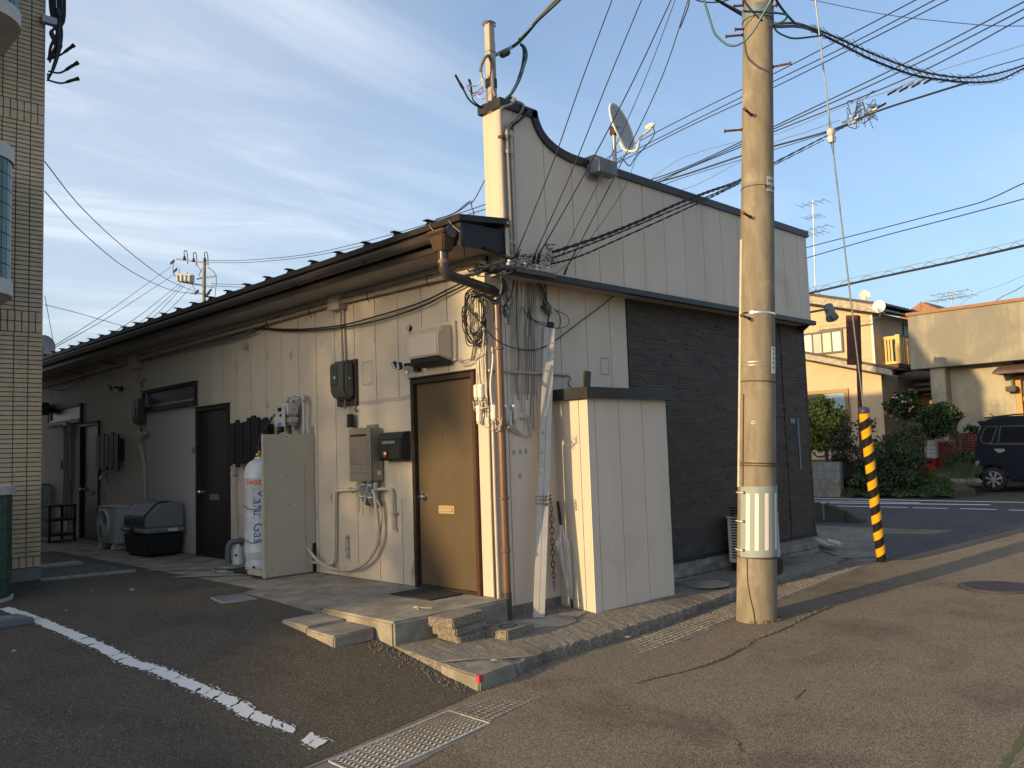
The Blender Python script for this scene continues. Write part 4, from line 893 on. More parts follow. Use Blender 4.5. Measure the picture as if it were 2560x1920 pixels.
# far end: pipes, planter, leaning pole, flexible lead
t = thing('rain_pipe', 'dim beige rain pipe on the wall left of the farthest door', 'pipe', (-.05, 11.8, 0))
MB().tube([LX(165, 1075, -.06), LX(166, 1180, -.06), LX(160, 1300, -.06)], .05, 10).build('pipe', 'pipe_beige', t, smooth=True); MB().tube(curve([LX(163, 1082, -.0), LX(163, 1064, -.05), LX(171, 1062, -.06), LX(171, 1090, -.06)], 5), .045, 9).build('elbow', 'pipe_beige', t, smooth=True)
MB().tube([LX(172, 1200, -.04), LX(171, 1340, -.04)], .02, 8).build('thin_pipe', 'pipe_beige', t)
t = MB().tube([GZ(130, 1318, .02) + Vector((.0, 0, 0)), LX(156, 1152, -.05)], .022, 7).build('leaning_pole', 'pipe_beige', label='thin pole leaning on the wall at the dark far end', cat='pole')
t = MB().tube(curve([LX(207, 1060, -.02), LX(203, 1080, -.03), LX(201, 1130, -.03), LX(203, 1180, -.03), LX(199, 1230, -.03), LX(201, 1251, -.03)], 6), .008, 6).build('hanging_wire', 'cable_black', label='black wire hanging down along the farthest door frame', cat='cable')
t = thing('flower_rack', 'dark metal rack standing by the wall left of the farthest door', 'rack', (-.5, 12.2, 0))
c = GZ(139, 1352, .0)
for dx in (-.2, .2):
    for dy in (-.35, .35): bx('post', 'black', t, c.x + dx - .02, c.x + dx + .02, c.y + dy - .02, c.y + dy + .02, 0, .62, 0)
for z in (.1, .36, .6): bx('shelf', 'black', t, c.x - .22, c.x + .22, c.y - .37, c.y + .37, z, z + .03, 0)
t = thing('washing_machine', 'dim white appliance at the dark far end beside the tiled building', 'washing machine', (-.4, 13.6, 0))
c = GZ(112, 1335, .0); bx('case', 'ac_white', t, c.x - .1, c.x + .35, c.y - .1, c.y + .5, .03, .95, .03); bx('lid', 'pvc_grey', t, c.x - .09, c.x + .34, c.y - .09, c.y + .49, .951, .975, .01); bx('control_strip', 'pvc_grey', t, c.x - .105, c.x - .1, c.y, c.y + .4, .82, .9, 0)
t = thing('wall_lamp', 'dim round wall lamp high on the far wall beside the tiled building', 'lamp', (-.1, 13.5, 2.2))
c = LX(117, 1022, -.1); MB().lathe([(.05, 0), (.12, .05), (.13, .14), (.10, .22), (.03, .25)], (-.02, c.y, c.z), (-1, 0, 0), 16).build('shade', 'meter_green', t, smooth=True); bx('plate', 'black', t, -.02, -.001, c.y - .06, c.y + .06, c.z - .1, c.z + .1, .004)
bx('blue_plate', 'tape_blue', None, -.012, -.003, 6.10, 6.22, 1.42, 1.50, .001, label='small blue number plate on the wall left of the middle door', cat='plate')
# conduit run under the eave with two junction boxes
t = thing('conduit_run', 'long beige electrical conduit running under the eave', 'conduit', (-.05, 3, 2.95))
MB().tube([(-.055, .10, 2.945), (-.055, 2.24, 2.985)], .024, 10).build('conduit', 'pipe_beige', t, smooth=True); MB().tube([(-.055, 2.48, 2.985), (-.055, 7.6, 2.955), (-.055, 13.8, 2.90)], .022, 10).build('conduit', 'pipe_beige', t, smooth=True)
MB().tube(curve([(-.055, .14, 2.945), (-.055, .02, 2.945), (-.06, -.06, 2.95), (-.03, -.2, 2.965), (.02, -.255, 3.0), (.055, -.275, 3.10)], 5), .017, 9).build('flex_end', 'cable_grey', t, smooth=True)
MB().lathe([(.03, 0), (.03, .05)], (-.055, .07, 2.945), (0, 1, 0), 12).build('coupling', 'galv', t)
bx('junction_box', 'pipe_beige', t, -.115, -.002, 2.245, 2.475, 2.905, 3.085, .008); bx('junction_box', 'pipe_beige', t, -.115, -.002, 8.05, 8.35, 2.80, 3.02, .008)
for y in (.75, 1.75, 2.9, 3.9): MB().tube(curve([(-.0, y, 3.02), (-.07, y, 3.01), (-.085, y, 2.975), (-.07, y, 2.93), (-.05, y, 2.90)], 4), .005, 5).build('hanger', 'cap_black', t)
for dy in (-.035, .025): MB().tube([(-.025, 2.33 + dy, 2.91), (-.025, 2.30 + dy, 2.32)], .013, 8).build('drop_conduit', 'pipe_beige', t, smooth=True)
MB().tube([(-.03, 8.2, 2.81), (-.03, 8.1, 2.31)], .014, 8).build('drop_conduit', 'pipe_beige', t, smooth=True)
MB().tube([LX(356, 968, -.03), LX(356, 1070, -.03)], .014, 7).build('drop_conduit', 'pvc_white', t)
MB().tube(curve([LX(355, 968, -.02), LX(354, 955, -.03), LX(360, 949, -.03), LX(366, 952, -.02)], 4), .008, 6).build('wire_hook', 'cap_black', t)
# black cables slung along the wall
def cab(pts, r_, mat, lab, name='cable', n=7, grp=None):
    return MB().tube(curve(pts, n), r_, 6).build(name, mat, smooth=True, label=lab, cat='cable', group=grp)
cab([LX(1172, 699, -.03), LX(1120, 724, -.05), LX(1050, 757, -.05), (LX(950, 788, -.05)), LX(860, 812, -.06), LX(770, 822, -.06), LX(700, 823, -.06), LX(650, 820, -.06), LX(600, 832, -.05), LX(560, 846, -.05)], .0085, 'cable_black', 'upper black cable slung across the wall from the corner')
cab([LX(1180, 706, -.03), LX(1120, 733, -.05), LX(1050, 768, -.05), LX(950, 800, -.05), LX(860, 818, -.06), LX(770, 826, -.06), LX(700, 826, -.06), LX(655, 822, -.06)], .0085, 'cable_black', 'lower black cable slung across the wall from the corner')
cab([LX(700, 790, -.07), LX(680, 800, -.06), LX(655, 820, -.06), LX(640, 826, -.06)], .008, 'cable_black', 'short black cable end sticking up from the conduit')
for i, (dv, lab) in enumerate(((0, 'upper grey cable sagging under the long conduit'), (9, 'lower grey cable sagging under the long conduit'))):
    cab([LX(640, 822 + dv, -.05), LX(600, 836 + dv, -.06), LX(545, 850 + dv, -.06), LX(500, 858 + dv, -.06), LX(430, 878 + dv * .8, -.06), LX(370, 893 + dv * .7, -.06), LX(310, 905 + dv * .6, -.06), LX(240, 930 + dv * .5, -.06), LX(170, 950 + dv * .4, -.06), LX(112, 966 + dv * .3, -.06)], .010, 'cable_grey', lab)
cab([LX(156, 915, -.3), LX(160, 925, -.2), LX(190, 932, -.08), LX(215, 938, -.05), LX(205, 950, -.05), LX(160, 975, -.05), LX(120, 972, -.05)], .007, 'cable_black', 'thin black cable looping down the far wall from the gutter')
cab([LX(236, 880, -.3), LX(240, 895, -.2), LX(262, 905, -.1), LX(290, 910, -.06), LX(315, 905, -.06)], .009, 'cable_black', 'black cable drooping from the gutter to the far junction box')

# ------------------------------------------------------------------ loose slabs, mat, plank, umbrella
def slab(cx_, cy_, z0, z1, lx, ly, rot, lab, mat='concrete_pale', grp=None, tilt=0, bev=.01):
    c, s_ = math.cos(rot), math.sin(rot)
    b = MB().obox((cx_, cy_, (z0 + z1) / 2), (lx / 2 * c, lx / 2 * s_, 0), (-ly / 2 * s_, ly / 2 * c, tilt * ly / 2), (0, 0, (z1 - z0) / 2))
    return b.build('paving_slab', mat, bevel=bev, seg=2, label=lab, cat='slab', group=grp)
random.seed(9)
G_ = 'loose paving slabs by the apron'
slab(-.585, -.265, -.232, -.140, .42, .25, .10, 'bottom slab of the stack of three beside the apron', 'concrete_rough', G_)
slab(-.64, -.272, -.139, -.070, .43, .255, .16, 'middle slab of the stack of three beside the apron', 'concrete_rough', G_)
slab(-.69, -.282, -.069, .006, .43, .26, .20, 'top slab of the stack of three beside the apron', 'concrete_rough', G_)
t4 = slab(-.27, -.43, -.232, -.145, .37, .27, .14, 'single paving slab with a ring mark lying right of the slab stack', 'concrete_rough', G_)
b = MB(); b.grid([[(-.27 + k * math.cos(a), -.43 + k * .8 * math.sin(a), -.1425) for a in frange(0, 2 * math.pi, 20)] for k in (.085, .065)]); b.build('ring_mark', 'dirt', t4)
def kb(y0, y1, zt_, x0, x1, lab):
    o = MB().hexa([(x0, y0, -.25), (x1, y0, -.25), (x1, y1, -.2), (x0, y1, -.2)], [(x0 + .01, y0 + .004, zt_ - .012), (x1 - .0, y0 + .004, zt_ - .006), (x1, y1 - .004, zt_), (x0 + .01, y1 - .004, zt_ - .004)])
    return o.build('kerb_block', 'concrete', bevel=.012, seg=3, label=lab, cat='kerb block', group='two kerb blocks forming a step')
kb(.09, .50, -.058, -1.61, -1.225, 'nearer concrete kerb block used as a step at the apron edge'); kb(.51, .93, -.038, -1.59, -1.22, 'farther concrete kerb block used as a step at the apron edge')
mt_ = bx('door_mat', 'rubber_mat', None, -.44, -.055, .375, .965, .001, .012, .003, label='dark doormat lying in front of the brown door', cat='doormat')
bx('mat_border', 'concrete', mt_, -.46, -.037, .355, .985, .0005, .004, .001) if False else None
b = MB(); b.tube(curve([(-.78, .10, .004), (-.74, .17, .006), (-.72, .19, .014), (-.74, .22, .006), (-.66, .08, .004)], 5), .003, 5); b.build('cord_scrap', 'cable_cream', label='bit of pale cord lying on the apron', cat='cord')
# plank leaning on the street wall
t = thing('metal_plank', 'long grey metal channel plank leaning against the street wall', 'plank', (.4, -.13, -.2))
A, B = Vector((.325, -.205, -.205)), Vector((.765, -.06, 2.46)); d = (B - A).normalized(); s_ = Vector((.86, -.51, 0)); s_ = (s_ - d * s_.dot(d)).normalized(); n_ = s_.cross(d)
HL = (B - A).length / 2
MB().obox((A + B) / 2 + s_ * .0275, s_ * .0265, n_ * .004, d * HL).build('face', 'alu_plank', t, bevel=.002); MB().obox((A + B) / 2 - s_ * .0275, s_ * .0265, n_ * .0045, d * HL).build('face', 'alu_plank', t, bevel=.002)
MB().obox((A + B) / 2 - n_ * .006, s_ * .05, n_ * .002, d * (HL - .004)).build('backing', 'joint', t)
for q, mt in ((.62, 'galv'), (.55, 'brass'), (.49, 'white_plastic')):
    c = A.lerp(B, q) - s_ * .03 + n_ * .007; MB().obox(c, s_ * .012, n_ * .003, d * .012).build('fitting', mt, t)
MB().obox(B + d * .03 + s_ * .01, s_ * .035, n_ * .015, d * .03).build('black_tape', 'black', t, bevel=.01)
# chains
def chain(pts, lab, nl):
    t = thing('chain', lab, 'chain', pts[0]); c = curve(pts, 12); L_ = 0; 
    seg = []; acc = 0
    for i in range(nl):
        q = i / nl * (len(c) - 1); k = int(q); seg.append(c[k].lerp(c[min(k + 1, len(c) - 1)], q - k))
    for i in range(len(seg) - 1):
        a, b_ = seg[i], seg[i + 1]; dd = (b_ - a).normalized(); o = dd.orthogonal().normalized(); o = o if i % 2 else dd.cross(o); m_ = (a + b_) / 2; hl = (b_ - a).length * .62
        ring = [m_ + dd * (hl * math.cos(x)) + o * (hl * .55 * math.sin(x)) for x in frange(0, 2 * math.pi, 8)]
        MB().tube(ring, hl * .14, 4, cap=False).build('link', 'rust', t)
cw = A.lerp(B, .375)
for k, dz in enumerate((0, .035, .065)):
    pts = [cw + Vector((.09, .03, dz)), cw + Vector((.075, -.035, dz + .01)), cw + Vector((0, -.045, dz)), cw + Vector((-.085, -.04, dz + .01)), cw + Vector((-.09, .02, dz))]
    chain(pts, 'rusty chain turn round the leaning plank, %s of three' % ('lowest', 'middle', 'topmost')[k], 13)
chain([cw + Vector((.09, .0, .02)), (.70, -.06, .80), (.70, -.05, .4), (.705, -.05, .0), (.71, -.05, -.02)], 'rusty chain hanging down beside the leaning plank', 34)
# umbrella
t = thing('umbrella', 'folded clear plastic umbrella leaning in the corner by the closet', 'umbrella', (.80, -.2, -.22))
A, B = Vector((.815, -.17, -.205)), Vector((.755, -.09, .80)); d = (B - A).normalized()
MB().tube([A.lerp(B, .78), A.lerp(B, .84), B], [.012, .017, .014], 9).build('handle', 'black', t, smooth=True)
MB().tube([A, A.lerp(B, .10)], .01, 8).build('ferrule', 'black', t)
s_ = d.orthogonal().normalized(); w2_ = d.cross(s_); b = MB(); rows = []
for q, r_ in ((.09, .012), (.2, .024), (.35, .036), (.52, .045), (.62, .05), (.68, .02), (.78, .012)):
    c = A.lerp(B, q); rows.append([c + (s_ * math.cos(a) + w2_ * math.sin(a)) * (r_ * (1 + .35 * math.cos(8 * a))) for a in frange(0, 2 * math.pi, 40)])
b.grid(rows); b.build('canopy', 'clear_plastic', t, smooth=True)
for k in range(8): a = 2 * math.pi * k / 8; MB().tube([A.lerp(B, q) + (s_ * math.cos(a) + w2_ * math.sin(a)) * r_ * 1.3 for q, r_ in ((.09, .012), (.35, .036), (.62, .05))], .0018, 4).build('rib', 'galv', t)
# sensor box on the closet top
t = thing('sensor_box', 'small grey solar lamp standing on the closet top', 'lamp', (1.03, -.33, 1.86))
c = RY(1465, 950, -.28); MB().obox((c.x, -.28, c.z + .01), (.055, 0, 0), (0, .018, .006), (0, -.01, .075)).build('panel', 'meter_green', t, bevel=.006); MB().tube([(c.x, -.27, 1.862), (c.x, -.27, c.z - .05)], .014, 8).build('stalk', 'black', t); MB().lathe([(.035, 0), (.03, .02)], (c.x, -.27, 1.862), n=12).build('foot', 'black', t)

# ------------------------------------------------------------------ outdoor unit and lamp on the street side
ac0, ac1 = RY(1823, 1412, -.10), RY(1953, 1405, -.38)
aircon(ac0.x, ac1.x, -.38, -.10, -.10, RY(1823, 1294, -.10).z, 'y', 'white air conditioner outdoor unit standing behind the concrete utility pole')
t = bpy.data.objects['air_conditioner.001'] if 'air_conditioner.001' in bpy.data.objects else None
for i in range(19): bx('side_louvre', 'black', t, ac0.x - .003, ac0.x + .004, -.33, -.15, -.05 + .032 * i, -.034 + .032 * i, 0)
bx('control_box', 'black', None, 3.86, 4.02, -.60, -.47, -.225, -.05, .015, label='small dark box on the pavement in front of the outdoor unit', cat='box')
t = thing('pavement_manhole', 'round concrete lid set in the pavement near the outdoor unit', 'manhole', (2.9, -.4, -.2))
MB().lathe([(.24, 0), (.24, .012), (.215, .014), (.21, .009), (.001, .009)], (2.75, -.38, -.213), n=32).build('lid', 'concrete', t)
t = thing('sign_spotlight', 'grey spotlight on a long arm at the far end of the parapet', 'spotlight', (6.0, -.2, 3.1))
P0, P1 = RY(2030, 789, -.10), RY(2072, 772, -.30); P0.x = 5.86
MB().tube([P0, P1, P1 + Vector((.04, 0, .0))], .016, 8).build('arm', 'steel_grey', t)
hc = RY(2076, 782, -.30); ax = Vector((-.28, -.35, -.85)).normalized()
MB().lathe([(.04, -.14), (.066, -.12), (.07, .03), (.085, .07), (.088, .10)], hc, ax, 18).build('lamp_housing', 'steel_grey', t, smooth=True); MB().lathe([(.082, .101), (.02, .125)], hc, ax, 18).build('reflector', 'chrome', t, smooth=True)

# ------------------------------------------------------------------ satellite dish on the parapet
t = thing('satellite_dish', 'large grey satellite dish on a bracket on the parapet', 'satellite dish', (1.5, -.3, 4.1))
bx('clamp_plate', 'steel_grey', t, 1.19, 1.34, -.275, -.2585, 3.98, 4.11, .003)
bx('bracket', 'steel_grey', t, 1.21, 1.50, -.40, -.276, 4.015, 4.165, .006); bx('bracket_back', 'steel_grey', t, 1.20, 1.46, .046, .075, 4.0, 4.30, .006); bx('bracket_top', 'steel_grey', t, 1.30, 1.46, -.27, .045, 4.20, 4.24, .004)
pb = Vector((1.515, -.36, 4.03)); MB().tube([pb, pb + Vector((0, 0, .49))], .021, 12).build('post', 'galv', t, smooth=True)
dc = DP(1551, 318, (RY(1551, 318, -.42) - CAM).dot(FW)); nrm = (RT * .80 - UP * (-.32) * 1 - FW * .52).normalized()
u_ = nrm.cross(Vector((0, 0, 1))).normalized(); v_ = u_.cross(nrm)
rows = []; rows2 = []
RA, RB = .235, .255
for r_ in (0.001, .25, .5, .75, .93, 1.0):
    rows.append([dc + u_ * (RA * r_ * math.cos(a)) + v_ * (RB * r_ * math.sin(a)) + nrm * (.055 * r_ * r_ - .03) for a in frange(0, 2 * math.pi, 40)])
    rows2.append([p - nrm * .006 for p in rows[-1]])
b = MB(); b.grid(rows); b.grid(rows2[::-1]); b.grid([rows[-1], [p - nrm * .014 + (p - dc).normalized() * .004 for p in rows[-1]], rows2[-1]]); b.build('reflector', 'dish_white', t, smooth=True)
b = MB(); b.grid([[p + nrm * .002 for p in r] for r in rows[:5]]); b.build('dish_face', 'dish_grey', t, smooth=True)
bx('mount_clamp', 'rust_dark', t, pb.x - .03, pb.x + .03, -.40, -.33, 4.46, 4.55, .005)
lnb = RY(1625, 316, -.55); foot = dc - v_ * (RB * .95)
MB().tube(curve([dc - v_ * .15 - nrm * .05, foot - nrm * .03, foot - v_ * .055 + nrm * .04, foot - v_ * .06 + nrm * .10, foot.lerp(lnb, .55) - v_ * .02, lnb - v_ * .03], 6), .013, 8).build('feed_arm', 'dish_white', t, smooth=True)
MB().obox(lnb, nrm * .05, u_ * .025, v_ * .022).build('feed_head', 'dish_white', t, bevel=.01, seg=3)
MB().tube(curve([lnb - v_ * .03 + nrm * .03, lnb - v_ * .12, lnb.lerp(pb, .45) - Vector((0, 0, .10)), lnb.lerp(pb, .62) - Vector((0, 0, .09)), pb + Vector((.10, -.02, .20)), pb + Vector((.03, -.03, .16)), pb + Vector((-.1, .05, .10)), (1.25, -.27, 4.17)], 7), .0055, 6).build('coax', 'cable_black', t, smooth=True)
for a_, b_ in ((.1, .12), (-.06, .03), (.05, -.1), (-.08, -.07)): MB().lathe([(.005, 0), (.005, .004)], dc + u_ * a_ + v_ * b_ + nrm * .0 - nrm * .022, nrm, 6).build('bolt', 'black', t)

# ------------------------------------------------------------------ service mast and conduits on the parapet corner
t = thing('service_mast', 'square beige service mast on the parapet corner with cable ends', 'mast', (.06, -.1, 4.48))
bx('mast', 'pipe_beige', t, .025, .095, -.135, -.065, 4.40, 5.27, .004)
for z in (4.63, 4.97): bx('band', 'black' if z < 4.9 else 'galv', t, .02, .10, -.14, -.06, z, z + (.09 if z < 4.9 else .012), .002)
bx('flat_bar', 'pipe_beige', t, .097, .107, -.125, -.08, 4.45, 5.08, .002)
MB().lathe([(.06, 0), (.064, .004), (.064, .012), (.06, .016)], (.06, -.1, 5.235), (.1, 0, 1), 18, cap=False).build('ring', 'rust', t)
anc = RY(1238, 138, -.1); far_ = RY(1280, 118, -.12)
MB().obox(anc.lerp(far_, .5), (far_ - anc) / 2, (0, .016, 0), (.004, 0, .022)).build('dead_end_clamp', 'galv', t, bevel=.006)
MB().lathe([(.03, -.05), (.036, -.03), (.022, -.015), (.036, 0), (.022, .015), (.036, .03), (.03, .05)], RY(1262, 133, -.12), (far_ - anc), 14).build('insulator', 'meter_green', t, smooth=True)
MB().tube(curve([(.03, -.145, 4.86), (-.01, -.155, 4.90), (-.06, -.15, 4.86), (-.09, -.13, 4.78), (-.085, -.12, 4.74)], 6), .016, 8).build('cable_neck', 'cable_grey', t, smooth=True)
MB().tube([(.035, -.15, 4.86), (.03, -.152, 4.60), (.05, -.16, 4.53)], .018, 8).build('cable_sheath', 'cable_grey', t, smooth=True)
for a_, pts in enumerate(([(-.085, -.12, 4.74), (-.06, -.1, 4.68), (-.10, -.06, 4.62), (-.19, -.04, 4.61)], [(-.08, -.12, 4.74), (-.03, -.1, 4.66), (-.05, -.06, 4.60), (-.12, -.03, 4.55)], [(.0, -.1, 4.75), (-.03, -.08, 4.68), (-.02, -.06, 4.58), (-.12, -.03, 4.53)], [(-.02, -.1, 4.52), (-.06, -.1, 4.50), (-.10, -.06, 4.54)])): MB().tube(curve(pts, 6), .0055, 6).build('bare_wire', 'cable_white', t, smooth=True)
MB().tube(curve([(-.19, -.04, 4.60), (-.12, -.03, 4.555), (-.03, -.1, 4.58), (.0, -.12, 4.60)], 6), .004, 5).build('bare_wire', mk('cable_pink', (.6, .18, .25), rough=.5), t)
MB().tube(curve([RY(1138, 187, -.04), RY(1148, 205, -.04), RY(1158, 222, -.04)], 4), [.011] * 5 + [.014] * 4, 7).build('taped_end', 'cable_black', t, smooth=True)
MB().tube(curve([RY(1158, 222, -.04), RY(1170, 245, -.02), RY(1185, 260, .0), RY(1205, 271, .02)], 5), .009, 7).build('tail', 'cable_teal', t, smooth=True)
MB().tube(curve([RY(1172, 198, -.03), RY(1176, 210, -.03), RY(1179, 236, -.03)], 4), .012, 7).build('taped_end', 'cable_black', t, smooth=True); MB().tube(curve([RY(1179, 236, -.03), RY(1184, 252, -.02), RY(1200, 266, .0)], 5), .007, 6).build('tail', 'cable_teal', t)
MB().tube(curve([RY(1300, 110, -.12), RY(1312, 120, -.14), RY(1316, 140, -.16), RY(1308, 170, -.18), RY(1298, 200, -.2), RY(1280, 232, -.21), RY(1266, 246, -.2)], 6), .014, 8).build('drip_loop', 'cable_teal', t, smooth=True)
MB().tube(curve([RY(1304, 112, -.12), RY(1309, 125, -.14), RY(1308, 150, -.16), RY(1302, 178, -.18), RY(1290, 212, -.2), RY(1274, 240, -.21)], 6), .012, 8).build('drip_loop', 'cable_black', t, smooth=True)
# three conduits down the corner
t = thing('corner_conduits', 'three beige conduits running down the parapet corner with swan-neck cable tops', 'conduit', (.1, -.25, 3.0))
MB().tube([(.024, -.232, 4.37), (.028, -.232, 3.35)], .026, 10).build('conduit', 'pipe_beige', t, smooth=True); MB().tube([(.036, -.265, 3.33), (.04, -.265, 3.02)], .022, 10).build('conduit', 'pipe_beige', t, smooth=True)
for x_, zt_ in ((.085, 4.20), (.145, 4.205)):
    MB().tube([(x_, PY - .022, zt_), (x_ + .01, PY - .022, 3.06)], .017, 9).build('conduit', 'pipe_beige', t, smooth=True)
    for z in (zt_ - .02, zt_ - .19, 3.18): MB().lathe([(.022, 0), (.024, .01), (.024, .03), (.022, .04)], (x_, PY - .022, z - .04), n=9).build('coupling', 'pipe_beige', t)
for z in (4.10, 3.28): MB().lathe([(.032, 0), (.034, .006), (.034, .022), (.032, .028)], (.03, -.24 if z > 4 else -.262, z), n=10).build('rusty_strap', 'rust', t)
MB().tube(curve([(.03, -.152, 4.53), (.10, -.16, 4.50), (.18, -.18, 4.53), (.215, -.21, 4.545), (.20, -.265, 4.50), (.12, -.275, 4.43), (.04, -.262, 4.39), (.026, -.238, 4.36)], 6), .014, 8).build('swan_neck', 'cable_grey', t, smooth=True)
MB().tube(curve([(.20, -.2, 4.50), (.27, -.22, 4.52), (.30, -.27, 4.48), (.26, -.275, 4.40), (.15, -.27, 4.29), (.09, -.257, 4.24), (.085, -.253, 4.19)], 6), .012, 8).build('swan_neck', 'cable_grey', t, smooth=True)
MB().tube(curve([(.24, -.2, 4.49), (.33, -.22, 4.50), (.35, -.28, 4.43), (.25, -.277, 4.33), (.16, -.262, 4.25), (.147, -.253, 4.19)], 6), .012, 8).build('swan_neck', 'cable_black', t, smooth=True)

# ------------------------------------------------------------------ cable clutter at the corner
random.seed(21)
def strand_set(name, lab, base, strands):
    t = thing(name, lab, 'cables', base)
    for pts, r_, mat in strands: MB().tube(curve(pts, 5), r_, 5, cap=False).build('strand', mat, t, smooth=True)
    return t
def tangle(cu, cv, du, dv, y, n, mats, r_):
    S = []
    for i in range(n):
        u, v = cu + random.uniform(-du, du), cv + random.uniform(-dv, dv); k = random.randint(4, 7); pts = []
        for j in range(k):
            u += random.uniform(-.7, .7) * du * .8; v += random.uniform(-.7, .7) * dv * .8
            u = min(cu + du * 1.2, max(cu - du * 1.2, u)); v = min(cv + dv * 1.2, max(cv - dv * 1.2, v))
            pts.append(RY(u, v, y - random.uniform(0, .05)))
        S.append((pts, random.uniform(.6, 1.1) * r_, random.choice(mats)))
    return S
strand_set('cable_tangle', 'knot of black cables on the bracket at the building corner', (0, -.25, 2.8), tangle(1238, 672, 42, 16, -.27, 24, ['cable_black'] * 5 + ['cable_grey'], .005))
S = tangle(1318, 652, 26, 14, -.28, 18, ['cable_black'] * 5 + ['cable_grey'], .0035) + tangle(1370, 640, 22, 24, -.285, 20, ['cable_black'] * 4 + ['cable_white', 'cable_grey'], .0035)
strand_set('cable_tangle', 'tangle of thin black wires where the overhead lines reach the parapet', (.6, -.28, 2.9), S)
S = []
for i in range(11):
    ph = random.uniform(0, 6.3); a = random.uniform(.11, .15); h = random.uniform(.20, .27); cy_, cz_ = .085 + random.uniform(-.02, .02), 2.52 + random.uniform(-.05, .05)
    S.append(([(-.05 - random.uniform(0, .05), cy_ + a * math.cos(q + ph) * random.uniform(.85, 1.1), cz_ + h * math.sin(q + ph) * random.uniform(.9, 1.05)) for q in frange(0, 2 * math.pi, 10)], .005, 'cable_black'))
for i in range(6): S.append(([LX(1185 + random.uniform(-6, 6), 780, -.05), LX(1192 + random.uniform(-8, 8), 830, -.04), LX(1186 + random.uniform(-4, 6), 870, -.03), LX(1180 + random.uniform(-6, 4), 900, -.03)], .0045, random.choice(['cable_black', 'cable_grey'])))
strand_set('cable_coil', 'oval coil of slack black cable hanging on the corner of the wall', (-.05, .08, 2.2), S)
S = []
for i in range(13):
    y = .015 + .125 * i / 12; j = lambda a: random.uniform(-a, a); zt_, zb_ = 2.78 + j(.05), random.choice((1.9, 1.7, 1.6, 1.55))
    S.append(([(-.012, y + j(.008), lerp(zt_, zb_, q)) if k % 2 == 0 else (-.012 - random.uniform(0, .012), y + j(.016), lerp(zt_, zb_, q)) for k, q in enumerate(frange(0, 1, 6))], random.uniform(.004, .008), random.choice(['cable_cream'] * 5 + ['cable_grey', 'cable_white'])))
strand_set('painted_cables', 'bundle of cream painted cables running down the lit wall corner', (-.01, .07, 1.5), S)
S = []
for i in range(14):
    u = 1277 + 64 * i / 13; j = lambda a: random.uniform(-a, a); vb = random.choice((985, 1000, 1030, 1075))
    S.append(([RY(u + j(3) + q * 3, lerp(690 + j(20), vb, q), -.008 - random.uniform(0, .008)) for q in frange(0, 1, 7)], random.uniform(.0035, .006), random.choice(['pipe_beige'] * 5 + ['cable_grey'])))
for k in range(5): S.append(([RY(1268 + 3 * k, 1062, -.03), RY(1285 + 6 * k, 1080 + 2 * k, -.02), RY(1310 + 3 * k, 1090 - k, -.02), RY(1328, 1088, -.02), RY(1333 - 4 * k, 1060 - 6 * k, -.015)], .005, 'cable_cream'))
strand_set('painted_cables', 'fan of beige painted wires running down the street wall right of the downpipe', (.3, 0, 1.5), S)
S = []
for i in range(9): S.append(([RY(1270 + random.uniform(-16, 18), 700, -.20), RY(1262 + random.uniform(-22, 24), 745, -.18), RY(1262 + random.uniform(-8, 14), 775, -.15), RY(1268 + random.uniform(-3, 6), 800 + random.uniform(0, 12), -.14)], .0065, random.choice(['cable_black'] * 3 + ['cable_grey'])))
for i in range(5): S.append(([RY(1180 + 3 * i, 742, -.12), RY(1205, 738 + random.uniform(-5, 8), -.16), RY(1240, 745 + random.uniform(-8, 16), -.2), RY(1258 + random.uniform(-6, 10), 720, -.2), RY(1252, 690, -.2)], .0075, random.choice(['cable_black', 'cable_grey'])))
strand_set('cable_bundle', 'dark cable bundle hanging in front of the downpipe below the bracket', (.1, -.2, 2.3), S)
S = []
for i in range(9): S.append(([RY(1350 + random.uniform(-12, 20), 700, -.05), RY(1355 + random.uniform(-10, 12), 740, -.04), RY(1368 + random.uniform(-8, 10), 770, -.04), RY(1375 + random.uniform(-8, 8), 785 + random.uniform(-6, 10), -.04), RY(1366 + random.uniform(-16, 20), 765, -.04)], .006, random.choice(['cable_black'] * 3 + ['cable_grey'])))
S.append(([RY(1372, 790, -.04), RY(1370, 805, -.05), RY(1378, 812, -.06)], .008, 'cable_black')); S.append(([RY(1305, 768, -.02), RY(1330, 798, -.03), RY(1365, 808, -.05), RY(1378, 812, -.06)], .0045, 'cable_black')); S.append(([RY(1320, 768, -.02), RY(1325, 790, -.03), RY(1345, 808, -.05), RY(1378, 815, -.06)], .0045, 'cable_black'))
S.append(([RY(1385, 772, -.04), RY(1400, 790, -.04), RY(1398, 818, -.05), RY(1380, 820, -.06)], .0045, 'cable_black')); S.append(([RY(1390, 775, -.02), RY(1418, 790, -.02), RY(1420, 812, -.03), RY(1395, 823, -.05)], .003, 'cable_black'))
strand_set('cable_knot', 'knotted black cables hanging on the street wall above the leaning plank', (.7, -.04, 2.4), S)
cab([LX(1165, 765, -.03), RY(1212, 818, -.12), RY(1235, 845, -.14), RY(1262, 862, -.1), RY(1300, 873, -.03), RY(1335, 875, -.03), RY(1362, 866, -.06), RY(1390, 850, -.04), RY(1450, 805, -.03), RY(1510, 760, -.03), RY(1538, 738, -.02), RY(1560, 742, -.02)], .0055, 'cable_black', 'thin black cable sagging across the street wall to the dark siding')
cab([LX(1145, 897, -.03), LX(1152, 912, -.05), LX(1175, 908, -.04), LX(1190, 898, -.03), RY(1206, 870, -.03), RY(1210, 820, -.03)], .006, 'cable_cream', 'cream cable loop from the exhaust hood to the corner')
